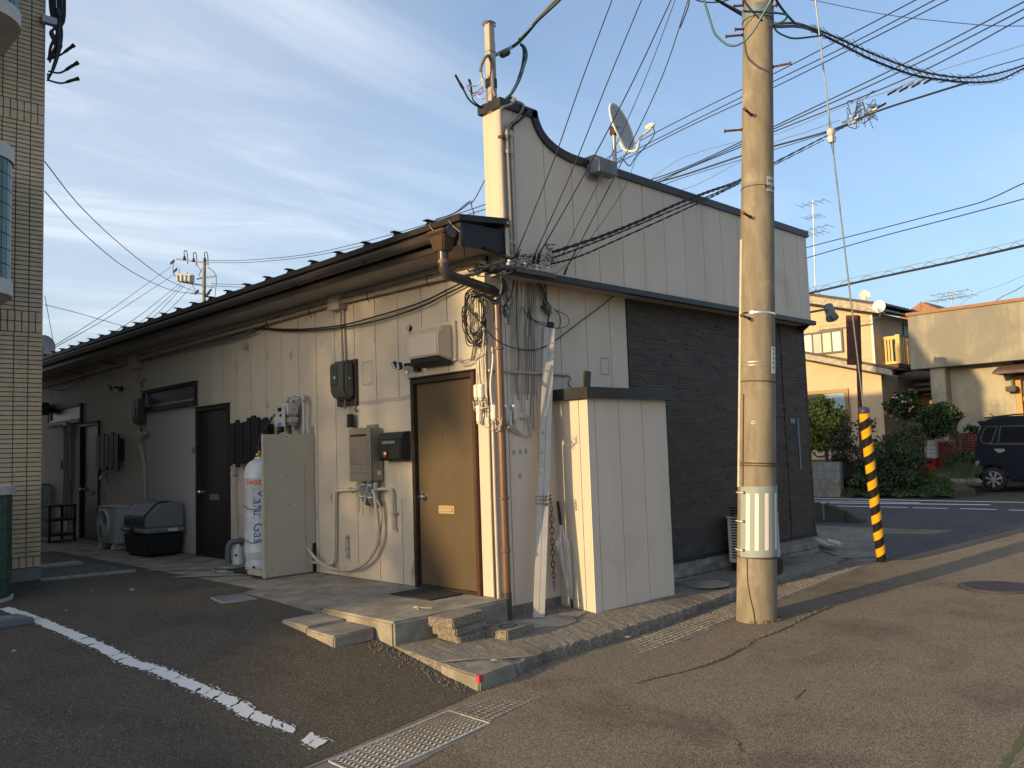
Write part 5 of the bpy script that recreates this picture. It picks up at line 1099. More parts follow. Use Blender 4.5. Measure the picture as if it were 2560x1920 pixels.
cab([LX(1138, 893, -.06), LX(1150, 905, -.06), LX(1165, 900, -.04), LX(1188, 896, -.03)], .005, 'cable_grey', 'grey cable loop beside the exhaust hood')
# brackets on the corner under the eave
t = thing('cable_bracket', 'dark steel cable bracket at the corner under the eave', 'bracket', (0, -.2, 2.88))
bx('bar', 'meter_green', t, -.10, .62, -.30, -.277, 2.885, 2.93, .003)
for x_ in (.0, .2, .36, .5): MB().lathe([(.014, 0), (.018, .01), (.01, .025), (.018, .04), (.012, .05)], (x_, -.30, 2.93), (0, -.5, 1), 9).build('insulator', 'white_plastic', t, smooth=True)
for u, v in ((1288, 1006 - 300 + 0), (1320, 690), (1395, 630), (1428, 700)): pass
for i, (u0, v0, u1, v1, w_) in enumerate(((1292, 645, 1300, 622, .011), (1332, 660, 1338, 636, .013), (1343, 656, 1350, 634, .013), (1410, 688, 1418, 668, .011))):
    a_, b_ = RY(u0, v0, -.29), RY(u1, v1, -.32); MB().tube([a_, a_.lerp(b_, .15), b_], [w_ * .6, w_, w_ * .9], 8).build('drop_clamp', 'black', smooth=True, cat='clamp', group='black wire clamps on the parapet', label='%s black wire clamp along the lower parapet edge' % ('first', 'second', 'third', 'fourth')[i])
# telephone terminal boxes
def tbox(x0, x1, y0, y1, z0, z1, lab):
    t = thing('terminal_box', lab, 'terminal box', ((x0 + x1) / 2, (y0 + y1) / 2, z0), 'white telephone terminal boxes'); bx('cover', 'white_plastic', t, x0, x1, y0, y1, z0 + .02, z1, .008, seg=3, smooth=True); bx('base', 'pvc_white', t, x0 + .004, x1, y0 + .006, y1 - .006, z0, z1 - .01, .002)
tbox(-.055, -.003, .10, .155, 1.76, 1.90, 'white terminal box on the lit corner, upper left of the pair'); tbox(-.06, -.003, .035, .092, 1.75, 1.90, 'white terminal box on the lit corner, upper right of the pair'); tbox(-.055, -.003, .075, .13, 1.54, 1.71, 'white terminal box on the lit corner below the upper pair')
a_ = RY(1237, 1034, -.03); tbox(a_.x - .035, a_.x + .035, -.06, -.003, 1.55, 1.71, 'white terminal box just left of the downpipe')
for u, v, lab in ((1266, 1035, 'beige terminal box touching the downpipe on the street wall'), (1274, 1047, 'beige terminal box lower of the two right of the downpipe'), (1286, 1033, 'beige terminal box with wires, farthest right of the downpipe')):
    a_ = RY(u, v, -.03); tbox(a_.x - .022, a_.x + .022, -.045, -.002, a_.z - .085, a_.z + .08, lab)
for u, v, lab in ((1292 + 10, 1046, 'small cable clip left of the pair'), (1311, 1048, 'small cable clip, second'), (1323, 1047, 'small cable clip, third')):
    a_ = RY(u, v, 0); bx('cable_clip', 'pipe_beige', None, a_.x - .016, a_.x + .016, -.018, -.002, a_.z - .012, a_.z + .012, .003, label=lab + ' in the row on the street wall', cat='clip', group='cable clips on the street wall')
S = []
for i in range(16):
    u, v = random.choice(((1187, 1008), (1200, 1008), (1204, 1062), (1235, 1060))); S.append(([LX(u + random.uniform(-5, 8), v - 8, -.03), LX(u + random.uniform(-8, 10), v + random.uniform(4, 18), -.04), LX(u + random.uniform(0, 22), v + random.uniform(-2, 22), -.04), LX(u + random.uniform(4, 26), v - random.uniform(4, 30), -.02)], .0035, random.choice(['cable_cream'] * 3 + ['cable_grey', 'cable_black'])))
strand_set('cable_loops', 'small cream wire loops under the terminal boxes at the corner', (0, .05, 1.6), S)
t = thing('wall_conduit', 'thin beige horizontal conduit across the street wall above the closet', 'conduit', (.5, 0, 1.98))
a_, b_ = RY(1222, 926, -.018), RY(1420, 938, -.018); MB().tube([a_, b_], .012, 8).build('conduit', 'pipe_beige', t, smooth=True); MB().tube(curve([b_, b_ + Vector((.03, 0, -.03)), b_ + Vector((0, 0, -.09)), b_ + Vector((.05, -.03, -.15))], 5), .005, 6).build('tail', 'cable_black', t)
t = thing('corner_riser', 'pair of pale conduit tubes running down the wall corner beside the downpipe', 'conduit', (0, -.04, -.2))
MB().tube([(.0, -.035, 1.55), (-.005, -.038, .9), (.002, -.036, -.20)], .014, 8).build('tube', 'pvc_white', t, smooth=True); MB().tube([(-.022, -.012, 1.5), (-.024, -.012, .7), (-.022, -.012, .0)], .009, 7).build('tube', 'pipe_brown', t, smooth=True); MB().tube(curve([RY(1230, 868, -.03), RY(1232, 900, -.03), RY(1226, 960, -.03), RY(1230, 1015, -.03)], 5), .008, 7).build('tube', 'cable_white', t, smooth=True)

# ------------------------------------------------------------------ concrete utility pole in the street
def proj(p): v = Vector(p) - CAM; z = v.dot(FW); return 1280 + FPX * v.dot(RT) / z, 960 - FPX * v.dot(UP) / z
PB, PT = Vector((1.98, -1.40, -.38)), Vector((2.262, -1.635, 5.63)); PAX = (PT - PB); PLEN = PAX.length; PAX.normalize()
prad = lambda s_: .184 - .0075 * s_
def pole_s(v):
    lo, hi = 0, 8
    for _ in range(40):
        m_ = (lo + hi) / 2
        if proj(PB + PAX * m_)[1] > v: lo = m_
        else: hi = m_
    return lo
pole = thing('utility_pole', 'tall leaning concrete utility pole with steel pegs in the street', 'utility pole', PB)
PTOP = 11.2
MB().lathe([(prad(s_), s_) for s_ in frange(0, PTOP, 16)], PB, PAX, 40).build('shaft', 'concrete_pole', pole, smooth=True)
toc = (CAM - PB); toc.z = 0; toc.normalize(); lft = Vector((toc.y, -toc.x, 0))
def ondir(a): return (toc * math.cos(a) + lft * math.sin(a))          # a = 0 faces camera, + to the left
for v, a, L_ in ((85, 1.35, .17), (322, 1.35, .17), (176, -1.35, .17), (298, .42, .15), (550, .45, .15), (800, .47, .15), (73, 1.2, .09), (12, 1.3, .10), (28, -1.2, .05)):
    s_ = pole_s(v); d = ondir(a); c = PB + PAX * s_ + d * (prad(s_) - .01); e_ = c + d * L_ + Vector((0, 0, .012 if abs(a) < 1 else -.006))
    pg = MB().tube([c, e_], .0115, 8).build('step_peg', 'rust', pole, smooth=True); MB().lathe([(.018, 0), (.018, .012)], e_, d, 10).build('peg_head', 'rust', pg); MB().lathe([(.02, 0), (.016, .02)], c, d, 10).build('peg_socket', 'rust_dark', pg)
def band(v, h, mat, nm, proud=.004):
    s_ = pole_s(v); MB().lathe([(prad(s_) + .0005, -h / 2), (prad(s_) + proud, -h / 2 + .001), (prad(s_) + proud, h / 2 - .001), (prad(s_) + .0005, h / 2)], PB + PAX * s_, PAX, 40).build(nm, mat, pole, smooth=True)
band(40, .13, 'steel_grey', 'pole_collar', .012); band(2, .05, 'rust_dark', 'pole_collar', .01); band(787, .018, 'chrome', 'steel_band'); band(909, .012, 'galv', 'steel_band'); band(917, .008, 'galv', 'steel_band')
for v, r_ in ((474, .004), (956, .005), (1158, .006), (1164, .005), (1391, .006)): band(v, r_ * 2, 'rust_dark', 'tie_wire', r_)
# conduit strip up the left side, flex at the foot
s0, s1 = pole_s(1215), pole_s(980); MB().tube([PB + PAX * s_ + ondir(1.12) * (prad(s_) + .008) for s_ in frange(s0, pole_s(600), 6)], .014, 8).build('side_conduit', 'pvc_white', pole, smooth=True)
MB().tube([PB + PAX * s_ + ondir(.80) * (prad(s_) + .004) for s_ in frange(s0, pole_s(985), 4)], .006, 6).build('side_wire', 'rust_dark', pole)
MB().tube(curve([PB + PAX * pole_s(v) + ondir(a) * (prad(pole_s(v)) + .004) for v, a in ((1388, .50), (1440, .47), (1480, .35), (1520, .16), (1556, .08))], 5), .005, 6).build('earth_wire', 'black', pole)
# anti-poster sheet with reflective stripes
s0, s1 = pole_s(1388), pole_s(1214); b = MB()
def shell(a0, a1, sa, sb, off, na=20): return [[PB + PAX * s_ + ondir(a) * (prad(s_) + off) for a in frange(a0, a1, na)] for s_ in (sa, sb)]
b.grid(shell(.92, -1.9, s0, s1, .008)); o = b.build('poster_guard', 'pad_grey', pole, smooth=True)
for a0, a1 in ((.56, .36), (.11, -.08), (-.37, -.58), (-.98, -1.2)):
    b = MB(); b.grid(shell(a0, a1, lerp(s0, s1, .10), lerp(s0, s1, .90), .010, 5)); b.build('reflective_stripe', 'pad_white', o, smooth=True)
for v in (1229, 1300, 1371):
    s_ = pole_s(v); MB().tube([PB + PAX * s_ + ondir(a) * (prad(s_) + .012) for a in frange(1.45, .68, 6)], .006, 6).build('cable_tie', 'white_plastic', o); MB().obox(PB + PAX * s_ + ondir(.68) * (prad(s_) + .012), ondir(.68) * .004, PAX * .011, ondir(.68).cross(PAX) * .011).build('tie_head', 'black', o)
# number plate and address plate
def pole_text(par, txt, size, v, a_c, sx=1.0, vertical=False, off=.0105, mat='black_ink'):
    tv, tf = text_mesh(txt, size, .001); s_ = pole_s(v); r_ = prad(s_); w_ = max(q.x for q in tv) * sx; b = MB(); vs = []
    for q in tv:
        if vertical: an, h = a_c - (q.y) / r_, -q.x * sx
        else: an, h = a_c - (q.x * sx - w_ / 2) / r_, q.y
        vs.append(PB + PAX * (s_ + h) + ondir(an) * (r_ + off))
    b.add(vs, tf); b.build('plate_text', mat, par)
b = MB(); b.grid(shell(-.52, -1.15, pole_s(490), pole_s(453), .008, 8)); o = b.build('number_plate', mk('plate_grey', (.42, .42, .40), rough=.5), pole, smooth=True)
pole_text(o, '49-25', .055, 484, -.82); pole_text(o, 'R 229', .03, 467, -.82)
b = MB(); b.grid(shell(-.80, -1.2, pole_s(938), pole_s(872), .008, 8)); o = b.build('address_plate', 'pad_white', pole, smooth=True)
for k in range(5): pole_text(o, '#', .03, 925 - 11 * k, -.98)
MB().lathe([(.014, 0), (.016, .004), (.009, .006), (.009, .0)], PB + PAX * pole_s(1057) + ondir(.22) * prad(pole_s(1057)), ondir(.22), 12).build('bolt_hole', 'white_plastic', pole); MB().lathe([(.008, 0), (.008, .0065)], PB + PAX * pole_s(1057) + ondir(.22) * prad(pole_s(1057)), ondir(.22), 10).build('bolt_hole', 'black', pole)
MB().lathe([(.018, .0), (.02, .004), (.014, .005), (.012, .001)], PB + PAX * pole_s(1438) + ondir(.30) * (prad(pole_s(1438)) - .001), ondir(.30), 14).build('plug', 'concrete_pole', pole)
# dust collar and little weeds at its foot
def weeds(name, lab, pts, n, hgt, mat):
    b = MB()
    for i in range(n):
        q = random.random() * (len(pts) - 1); k = int(q); c = Vector(pts[k]).lerp(Vector(pts[k + 1]), q - k) + Vector((random.uniform(-.02, .02), random.uniform(-.02, .02), 0)); a = random.uniform(0, 6.3); h = random.uniform(.4, 1) * hgt
        d = Vector((math.cos(a), math.sin(a), 0)) * h * random.uniform(.3, .9); w_ = Vector((-d.y, d.x, 0)).normalized() * h * .16
        b.add([c - w_ * .3, c + d * .5 + w_ + Vector((0, 0, h * .6)), c + d + Vector((0, 0, h)), c + d * .5 - w_ + Vector((0, 0, h * .6))], [(0, 1, 2, 3)])
    return b.build(name, mat, label=lab, cat='weeds', kind='stuff')
mk('weed', (.10, .12, .03), (.16, .16, .05), scale=30, rough=.8); mk('moss', (.13, .13, .045), (.09, .09, .04), scale=30, rough=.95)
random.seed(4)
ringp = [(PB.x + .2 * math.cos(a), PB.y + .2 * math.sin(a), gz(2, -2) + .002) for a in frange(3.2, 6.6, 10)]
weeds('weeds', 'tiny weeds round the foot of the utility pole', ringp, 70, .035, 'weed')
cr = [fit_gz(u, v) + Vector((0, 0, .003)) for u, v in ((1140, 1860), (1260, 1805), (1460, 1740), (1700, 1682), (1790, 1655), (1860, 1620), (1890, 1600), (1960, 1573), (2030, 1538), (2085, 1515))]
weeds('weeds', 'thin line of weeds along the asphalt joint in front of the pole', cr[2:], 120, .028, 'weed')
b = MB(); c = curve(cr, 10); rl = [p + Vector((.0, random.uniform(.004, .022), 0)) for p in c]; rr_ = [p - Vector((.0, random.uniform(.004, .022), 0)) for p in c]; b.grid([rr_, rl]); b.build('asphalt_joint', 'dirt', kind='structure')
# dusty verge between gutter and joint: packed dirt strip
c = [fit_gz(u, v) + Vector((0, 0, .003)) for u, v in ((2235, 1495), (2300, 1462))]
# moss strip at the bottom right corner, cracks in the road
cr = [fit_gz(u, v) + Vector((0, 0, .003)) for u, v in ((2475, 1960), (2510, 1915), (2540, 1870), (2570, 1820), (2610, 1760))]
b = MB(); c = curve(cr, 8); b.grid([[p + RT * random.uniform(-.035, -.01) for p in c], [p + RT * random.uniform(.01, .035) for p in c]]); b.build('moss_strip', 'moss', label='strip of yellow moss in the asphalt at the lower right corner', cat='moss', kind='stuff')
for k, pts in enumerate((((1800, 1834), (1835, 1848), (1850, 1858), (1848, 1868), (1866, 1884), (1920, 1900), (1990, 1925)), ((2015, 1724), (1998, 1740), (1990, 1750)), ((1140, 1860), (1090, 1885), (1040, 1915), (990, 1940)))):
    c = curve([fit_gz(u, v) + Vector((0, 0, .003)) for u, v in pts], 6); b = MB(); b.grid([[p + Vector((0, random.uniform(-.008, -.002), 0)) for p in c], [p + Vector((0, random.uniform(.002, .008), 0)) for p in c]]); b.build('road_crack', 'dirt', kind='structure')
# manhole covers
def manhole(u, v, r_, lab, z=None):
    p = fit_gz(u, v); t = thing('manhole_cover', lab, 'manhole cover', p)
    MB().lathe([(r_, 0), (r_, .006), (r_ * .96, .007), (r_ * .955, .003), (r_ * .93, .003), (r_ * .925, .007), (.001, .007)], p, n=40).build('cover', 'iron', t)
    for i in range(-9, 10):
        y = i * r_ / 10.5; h = math.sqrt(max(0, (r_ * .88) ** 2 - y * y)); MB().box(p.x - h, p.x + h, p.y + y - .012, p.y + y + .008, p.z + .0075, p.z + .0125).build('tread_bar', 'iron', t)
    return t
manhole(2500, 1468, .40, 'round iron manhole cover in the road near the right edge')
t = thing('drain_cover', 'small pale ribbed drain cover in the parking lot beside the apron', 'drain cover', (-1.5, 2.2, 0))
c = fit_gz(583, 1498); b = MB(); b.obox((c.x, c.y, c.z + .006), (.16, -.02, 0), (.03, .21, 0), (0, 0, .006)); b.build('cover', 'concrete_pale', t, bevel=.004)
for i in range(9): MB().obox((c.x + .03 * (i - 4) / 4.5, c.y + .19 * (i - 4) / 4.5, c.z + .014), (.145, -.018, 0), (.001, .008, 0), (0, 0, .003)).build('rib', 'galv', t)
t = thing('water_meter_lid', 'grey box lid on the asphalt at the left edge of the lot', 'lid', fit_gz(5, 1562)); c = fit_gz(0, 1566)
MB().obox((c.x, c.y, c.z + .03), (.20, .02, 0), (-.02, .17, 0), (0, 0, .03)).build('lid', 'pvc_grey', t, bevel=.012); MB().obox((c.x, c.y, c.z + .064), (.09, .01, 0), (-.01, .07, 0), (0, 0, .004)).build('handle', 'galv', t, bevel=.003)
# white parking line: worn paint flakes
random.seed(8); t = thing('parking_line', 'worn white painted parking line across the lot', 'line', (-2.8, 1, -.2))
t['kind'] = 'structure'; del t['category']
ln = [(10, 1522), (62, 1540), (118, 1562), (180, 1588), (235, 1612), (290, 1640), (330, 1660), (385, 1675), (440, 1700), (500, 1724), (545, 1742), (590, 1765), (630, 1790), (680, 1808), (735, 1830), (765, 1845), (805, 1866)]
L3 = [fit_gz(u, v) for u, v in ln]
for i, (a_, b_) in enumerate(zip(L3, L3[1:])):
    d = (b_ - a_).normalized(); s_ = Vector((d.y, -d.x, 0)).normalized(); wv = .036 if i == 13 else .056
    for q0, q1 in (((0.0, .46), (.49, .99)) if i % 2 else ((.0, .98),)):
        if i > 11 and random.random() < .2: continue
        sh_ = random.uniform(.01, .03); n = 9; lf, rg = [], []
        for k in range(n + 1):
            c = a_.lerp(b_, lerp(q0, q1, k / n)); lf.append(c + s_ * (wv * random.uniform(.78, 1.16)) + d * sh_); rg.append(c - s_ * (wv * random.uniform(.78, 1.16)) - d * sh_ + d * random.uniform(-.006, .006))
        e0 = [rg[0].lerp(lf[0], q) + d * random.uniform(-.015, .015) for q in (.3, .6)]; e1 = [lf[-1].lerp(rg[-1], q) + d * random.uniform(-.015, .015) for q in (.3, .6)]
        MB().poly([Vector((p.x, p.y, gz(p.x, p.y) + .009)) for p in lf + e1 + rg[::-1] + e0]).build('paint_flake', 'white_paint', t)
        for k in range(7):                              # crumbs of paint along the edges
            c = a_.lerp(b_, random.random()) + s_ * random.choice((-1, 1)) * wv * random.uniform(1.15, 1.5); MB().poly([Vector((p.x, p.y, gz(p.x, p.y) + .009)) for p in blob(c, d, s_, random.uniform(.004, .012), random.uniform(.003, .008), 6, .3)]).build('paint_crumb', 'white_paint', t)
# loose pebbles
random.seed(12)
t = None
PEB = ('in the shade of the lot behind the line', 'left of the parking line', 'near the gravel edging', 'at the start of the parking line', 'by the kerb corner block')
for pi_, (u, v, s_) in enumerate(((331, 1478, .028), (122 / 3.53 + 0, 1450 + 635 / 3.53, .016), (230, 1478, .012), (165, 1528, .012), (1240, 1650, .02))):
    p = fit_gz(u, v); MB().lathe([(s_ * .6, 0), (s_, s_ * .4), (s_ * .7, s_ * .9), (.002, s_ * 1.1)], p, (random.uniform(-.2, .2), .1, 1), 7).build('pebble', 'concrete_pale', label='small pale pebble ' + PEB[pi_], cat='stone', group='pebbles on the ground')
b = MB()
for i in range(420):
    u, v = random.uniform(0, 2560), random.uniform(1460, 1920); p = fit_gz(u, v)
    if p.x > -1.25 and p.y > kerb(min(max(p.x, -1.2), 5.6)): continue
    s_ = random.uniform(.002, .006); b.add([p + Vector((s_, 0, .003)), p + Vector((-s_ * .5, s_ * .9, .003)), p + Vector((-s_ * .5, -s_ * .9, .003)), p + Vector((0, 0, .004 + s_))], [(0, 1, 3), (1, 2, 3), (2, 0, 3)])
for i in range(240):
    y = random.uniform(-1.05, .3); p = Vector((-1.23 - abs(random.gauss(0, .07)), y, 0)); p.z = gz(p.x, p.y); s_ = random.uniform(.005, .016)
    b.add([p + Vector((s_, 0, .003)), p + Vector((-s_ * .5, s_ * .9, .003)), p + Vector((-s_ * .5, -s_ * .9, .003)), p + Vector((0, 0, .004 + s_))], [(0, 1, 3), (1, 2, 3), (2, 0, 3)])
b.build('grit', mk('grit', (.13, .115, .095), (.06, .055, .048), scale=60, rough=.95), label='scattered pale grit on the asphalt', cat='grit', kind='stuff', origin=(0, 0, -.3))

# ------------------------------------------------------------------ tiled building on the left
tb = thing('tiled_building', 'beige tiled building at the left edge with rounded green tiled balconies', 'building', (-6, 5.6, 0))
TX, TY, TZ = -2.155, 5.45, 6.75
MB().box(-16, TX - .008, TY + .008, 16, .10, TZ).build('wall', 'grout', tb)
MB().box(-16, TX - .008, TY + .008, 6.4, TZ, 8.3).build('front_slab', 'grout', tb)  # added rise of the front, kept shallow so sun still reaches the yellow house
MB().box(-16, TX + .006, TY - .006, 16, -.3, .135).build('plinth', mk('plinth_grey', (.25, .25, .25), (.20, .20, .20), scale=5, rough=.85, bump=.2, bscale=80), tb)
# stacked tiles, soldier bands at the floor lines
random.seed(31); PW, PH = .150, .0545
tile_me = {}
def tile_mesh(w_, h, mat):
    k = (round(w_, 4), round(h, 4), mat)
    if k not in tile_me:
        b = MB(); e_ = .003; b.hexa([(-w_ / 2, .010, -h / 2), (w_ / 2, .010, -h / 2), (w_ / 2, .010, h / 2), (-w_ / 2, .010, h / 2)], [(-w_ / 2 + e_, 0, -h / 2 + e_), (w_ / 2 - e_, 0, -h / 2 + e_), (w_ / 2 - e_, 0, h / 2 - e_), (-w_ / 2 + e_, 0, h / 2 - e_)])
        b.hexa
        me = bpy.data.meshes.new('tile'); me.from_pydata([tuple(p) for p in b.v], [], [q[::-1] for q in b.f]); me.materials.append(MATS[mat]); tile_me[k] = me
    return tile_me[k]
rows_ = []; z = .14
while z < 7.9:
    sold = any(abs(z - f) < .06 for f in (.14, 2.92, 3.05, 5.45, 5.58))
    h = .125 if sold else PH; rows_.append((z, h, sold)); z += h
cand = []
for z, h, sold in rows_:
    w_ = .0735 if sold else PW; x = TX - .004; 
    while x - w_ > -3.75: cand.append((x - w_ / 2, z + h / 2, w_, h)); x -= w_
vis = [c for c in cand if c[0] > -2.95]
vis.sort(key=lambda c: abs(c[1] - 1.5)); near = set(id(c) for c in vis[:300]); rest = MB()
for c in cand:
    x, z, w_, h = c; mat = random.choice(('tile_beige', 'tile_beige', 'tile_beige_pale'))
    if id(c) in near:
        o = bpy.data.objects.new('tile', tile_mesh(w_ - .007, h - .007, mat)); col.objects.link(o); o.parent = tb; o.location = Vector((x, TY - random.uniform(0, .0012), z)) - WL[tb.name]
    else:
        e_ = .003; w2, h2 = (w_ - .007) / 2, (h - .007) / 2
        rest.add([(x - w2, TY + .01, z - h2), (x + w2, TY + .01, z - h2), (x + w2, TY + .01, z + h2), (x - w2, TY + .01, z + h2), (x - w2 + e_, TY, z - h2 + e_), (x + w2 - e_, TY, z - h2 + e_), (x + w2 - e_, TY, z + h2 - e_), (x - w2 + e_, TY, z + h2 - e_)], [(4, 5, 6, 7), (0, 1, 5, 4), (1, 2, 6, 5), (2, 3, 7, 6), (3, 0, 4, 7)])
rest.build('tile_rows', 'tile_beige', tb, kind='stuff')
# side face toward the lane: tiles as one part
b = MB(); y = TY + .002
for z, h, sold in rows_:
    y = TY + .004
    while y < (9 if z < TZ - .2 else 6.25): b.box(TX - .01, TX, y + .004, y + PW - .004, z + .0035, z + h - .0035); y += PW
b.build('tile_rows', 'tile_beige', tb, kind='stuff')
# rounded balconies: green tiles between white bands
def rbalc(xe, yf, r_, z0, z1, zw, nm, lab):
    def path(off):
        P = [Vector((xe - 3.2, yf - off, 0)), Vector((xe - r_, yf - off, 0))]
        P += [Vector((xe - r_ + (r_ + off) * math.sin(a), yf + r_ - (r_ + off) * math.cos(a), 0)) for a in frange(0, math.pi / 2, 9)[1:]]
        P.append(Vector((xe + off, TY - .01, 0))); return P
    def wallring(off, za, zb, mat, nme, par):
        b = MB(); p, q = path(off), path(off - .14); b.grid([[v + Vector((0, 0, za)) for v in p], [v + Vector((0, 0, zb)) for v in p], [v + Vector((0, 0, zb)) for v in q], [v + Vector((0, 0, za)) for v in q], [v + Vector((0, 0, za)) for v in p]]); return b.build(nme, mat, par, smooth=True)
    w_ = wallring(0, z0, z1, 'grout', nm, tb); w_['label'] = lab
    wallring(.03, z0 - zw, z0, 'render_white', 'white_band', w_); wallring(.03, z1, z1 + zw, 'render_white', 'white_band', w_)
    if z0 > 1:
        b = MB(); p = path(.0); b.poly([v + Vector((0, 0, z0 - zw + .01)) for v in p[::-1]] + [Vector((xe - 3.2, TY, z0 - zw + .01))][:0] + [Vector((xe - 3.2, TY - .01, z0 - zw + .01))]); b.build('balcony_floor', 'render_white', w_)
    # tiles along the path
    P = path(.002); seg = []; d = 0; acc = [0]
    for a_, b_ in zip(P, P[1:]): acc.append(acc[-1] + (b_ - a_).length)
    def at_(s_):
        for k in range(len(P) - 1):
            if s_ <= acc[k + 1]: return P[k].lerp(P[k + 1], (s_ - acc[k]) / (acc[k + 1] - acc[k]))
        return P[-1]
    nr = max(3, int((z1 - z0) / .155)); tw = .078; s_ = 2.6
    while s_ + tw < acc[-1]:
        for j in range(nr):
            za, zb = lerp(z0, z1, j / nr) + .003, lerp(z0, z1, (j + 1) / nr) - .003; a_, b_ = at_(s_ + .003), at_(s_ + tw - .003); o_ = Vector((b_.y - a_.y, -(b_.x - a_.x), 0)).normalized() * .008
            MB().hexa([a_ + Vector((0, 0, za)), b_ + Vector((0, 0, za)), b_ + Vector((0, 0, zb)), a_ + Vector((0, 0, zb))], [a_ + o_ + Vector((0, 0, za + .002)), b_ + o_ + Vector((0, 0, za + .002)), b_ + o_ + Vector((0, 0, zb - .002)), a_ + o_ + Vector((0, 0, zb - .002))]).build('green_tile', 'tile_green', w_, flip=False)
        s_ += tw
pa = RY(34, 420, 4.75); pb_ = RY(34, 712, 4.75)
rbalc(pa.x - .03, 4.35, .42, pb_.z, pa.z, .16, 'balcony', 'rounded green tiled balcony of the upper floor')
p_ = RY(40, 60, 4.75); rbalc(pa.x + .02, 4.35, .42, p_.z + .06, p_.z + 1.1, .16, 'balcony', 'rounded balcony of the top floor at the picture corner')
pc = fit_gz(20, 1492); rbalc(pc.x + .0, pc.y - .45, .42, .02, 1.03, .09, 'porch_wall', 'rounded green tiled porch wall at the left edge')
# cables with taped ends on the tiled wall
t = thing('taped_cables', 'bunch of black cables with taped ends hanging from the tiled wall', 'cables', (-2.1, 5.4, 5))
for i in range(9):
    u = 122 + random.uniform(-4, 3); MB().tube(curve([RY(122 + i * 5, -30, 5.40), RY(128 + i * 4, 40 + i * 2, 5.38), RY(148 - i * 3 + random.uniform(-8, 14), 80, 5.36), RY(132 + random.uniform(-8, 24), 115, 5.36), RY(121 + random.uniform(-3, 8), 150 + random.uniform(-8, 8), 5.39)], 5), .011, 6).build('cable', 'cable_black', t, smooth=True)
for (u0, v0), (u1, v1), (u2, v2) in (((120, 150), (150, 138), (186, 112)), ((121, 178), (150, 182), (196, 156)), ((119, 200), (152, 208), (198, 196))):
    c = curve([RY(u0, v0, 5.42), RY(u1, v1, 5.36), RY(lerp(u1, u2, .6), lerp(v1, v2, .6), 5.33), RY(u2, v2, 5.30)], 5); MB().tube(c, [.012] * 8 + [.02] * 5 + [.026] * (len(c) - 13), 8).build('taped_end', 'black', t, smooth=True)
for i in range(5): MB().tube(curve([RY(140 + 4 * i, 20, 5.36), RY(155 - 3 * i, 70 + 5 * i, 5.34), RY(152 - 2 * i, 120, 5.33), RY(132 - i * 2, 180 + i * 3, 5.37), RY(118, 185 + i * 4, 5.42)], 5), .009, 6).build('cable', 'cable_teal' if i == 2 else 'cable_black', t, smooth=True)
bx('wall_bracket', 'galv', t, -2.22, -2.05, 5.36, 5.44, RY(125, 52, 5.4).z - .05, RY(125, 52, 5.4).z + .04, .004)
# satellite dish peeping out behind the tiled wall
t = thing('satellite_dish', 'cream satellite dish peeping out behind the tiled building', 'satellite dish', LX(112, 880, -.2))
c = LX(108, 868, .4); dn = (CAM - c).normalized(); u_ = dn.cross(Vector((0, 0, 1))).normalized(); v_ = u_.cross(dn); b = MB(); b.grid([[c + u_ * (.24 * k * math.cos(a)) + v_ * (.27 * k * math.sin(a)) - dn * (.04 - .04 * k * k) for a in frange(0, 2 * math.pi, 30)] for k in (.01, .4, .7, 1.0)]); b.build('reflector', 'dish_white', t, smooth=True); MB().tube([c - dn * .05, c - dn * .05 - Vector((0, 0, .5))], .02, 8).build('post', 'galv', t)

# ------------------------------------------------------------------ unseen houses and tree, added to shade the parking side
nb = thing('shade_caster_block', 'plain beige apartment block beyond the parking lot', 'building', (-22, 6, -.4))  # added out of view, sized to keep the sun off the wall
mk('render_beige', (.48, .44, .38), (.42, .385, .33), scale=2, rough=.85)
OX = -17.0; SY = lambda y: y + (-OX) * math.tan(SUN_AZ); SZ = lambda z: z + (-OX) / math.cos(SUN_AZ) * math.tan(SUN_EL)
SK = math.tan(SUN_AZ)                                  # sides sheared along the sun so the front edge alone sets the shadow
def skew(y0, y1, z0, z1, dep, x1):
    return MB().hexa([(x1 - dep, y0 + dep * SK, z0), (x1, y0, z0), (x1, y1, z0), (x1 - dep, y1 + dep * SK, z0)], [(x1 - dep, y0 + dep * SK, z1), (x1, y0, z1), (x1, y1, z1), (x1 - dep, y1 + dep * SK, z1)])
skew(SY(4.2), 16, -.5, SZ(3.05), 6, OX).build('wall', 'render_beige', nb)
for k in range(2):
    for j in range(3): bx('window', 'glass_dark', nb, OX - .01, OX + .03, SY(4.2) + 1 + 3 * j, SY(4.2) + 3 + 3 * j, 1 + 3.4 * k, 2.4 + 3.4 * k, 0)
nh = thing('shade_caster_house', 'low neighbour house with a lean-to roof beyond the parking lot', 'house', (-20, -1, -.4))  # added unseen; its outline is fitted to the shadow edge on the ground
pr = [(SY(-6), -.5), (SY(-6), SZ(-1.6)), (SY(-1.63), SZ(-.96)), (SY(0), SZ(-.57)), (SY(.57), SZ(-.36)), (SY(4), SZ(-.36)), (SY(4), -.5)]
MB().prism([(OX - .1, y, z) for y, z in pr], (-5.9, 5.9 * SK, 0)).build('wall', 'render_beige', nh)
zr0, zr1 = SZ(-1.63), SZ(-.64)
MB().hexa([(OX - 6.2, SY(-6.3) + 6 * SK, zr0 - .1), (OX + .02, SY(-6.3), zr0 - .1), (OX + .02, SY(.1), zr1 - .1), (OX - 6.2, SY(.1) + 6 * SK, zr1 - .1)], [(OX - 6.2, SY(-6.3) + 6 * SK, zr0), (OX + .02, SY(-6.3), zr0), (OX + .02, SY(.1), zr1), (OX - 6.2, SY(.1) + 6 * SK, zr1)]).build('roof', 'metal_roof', nh)
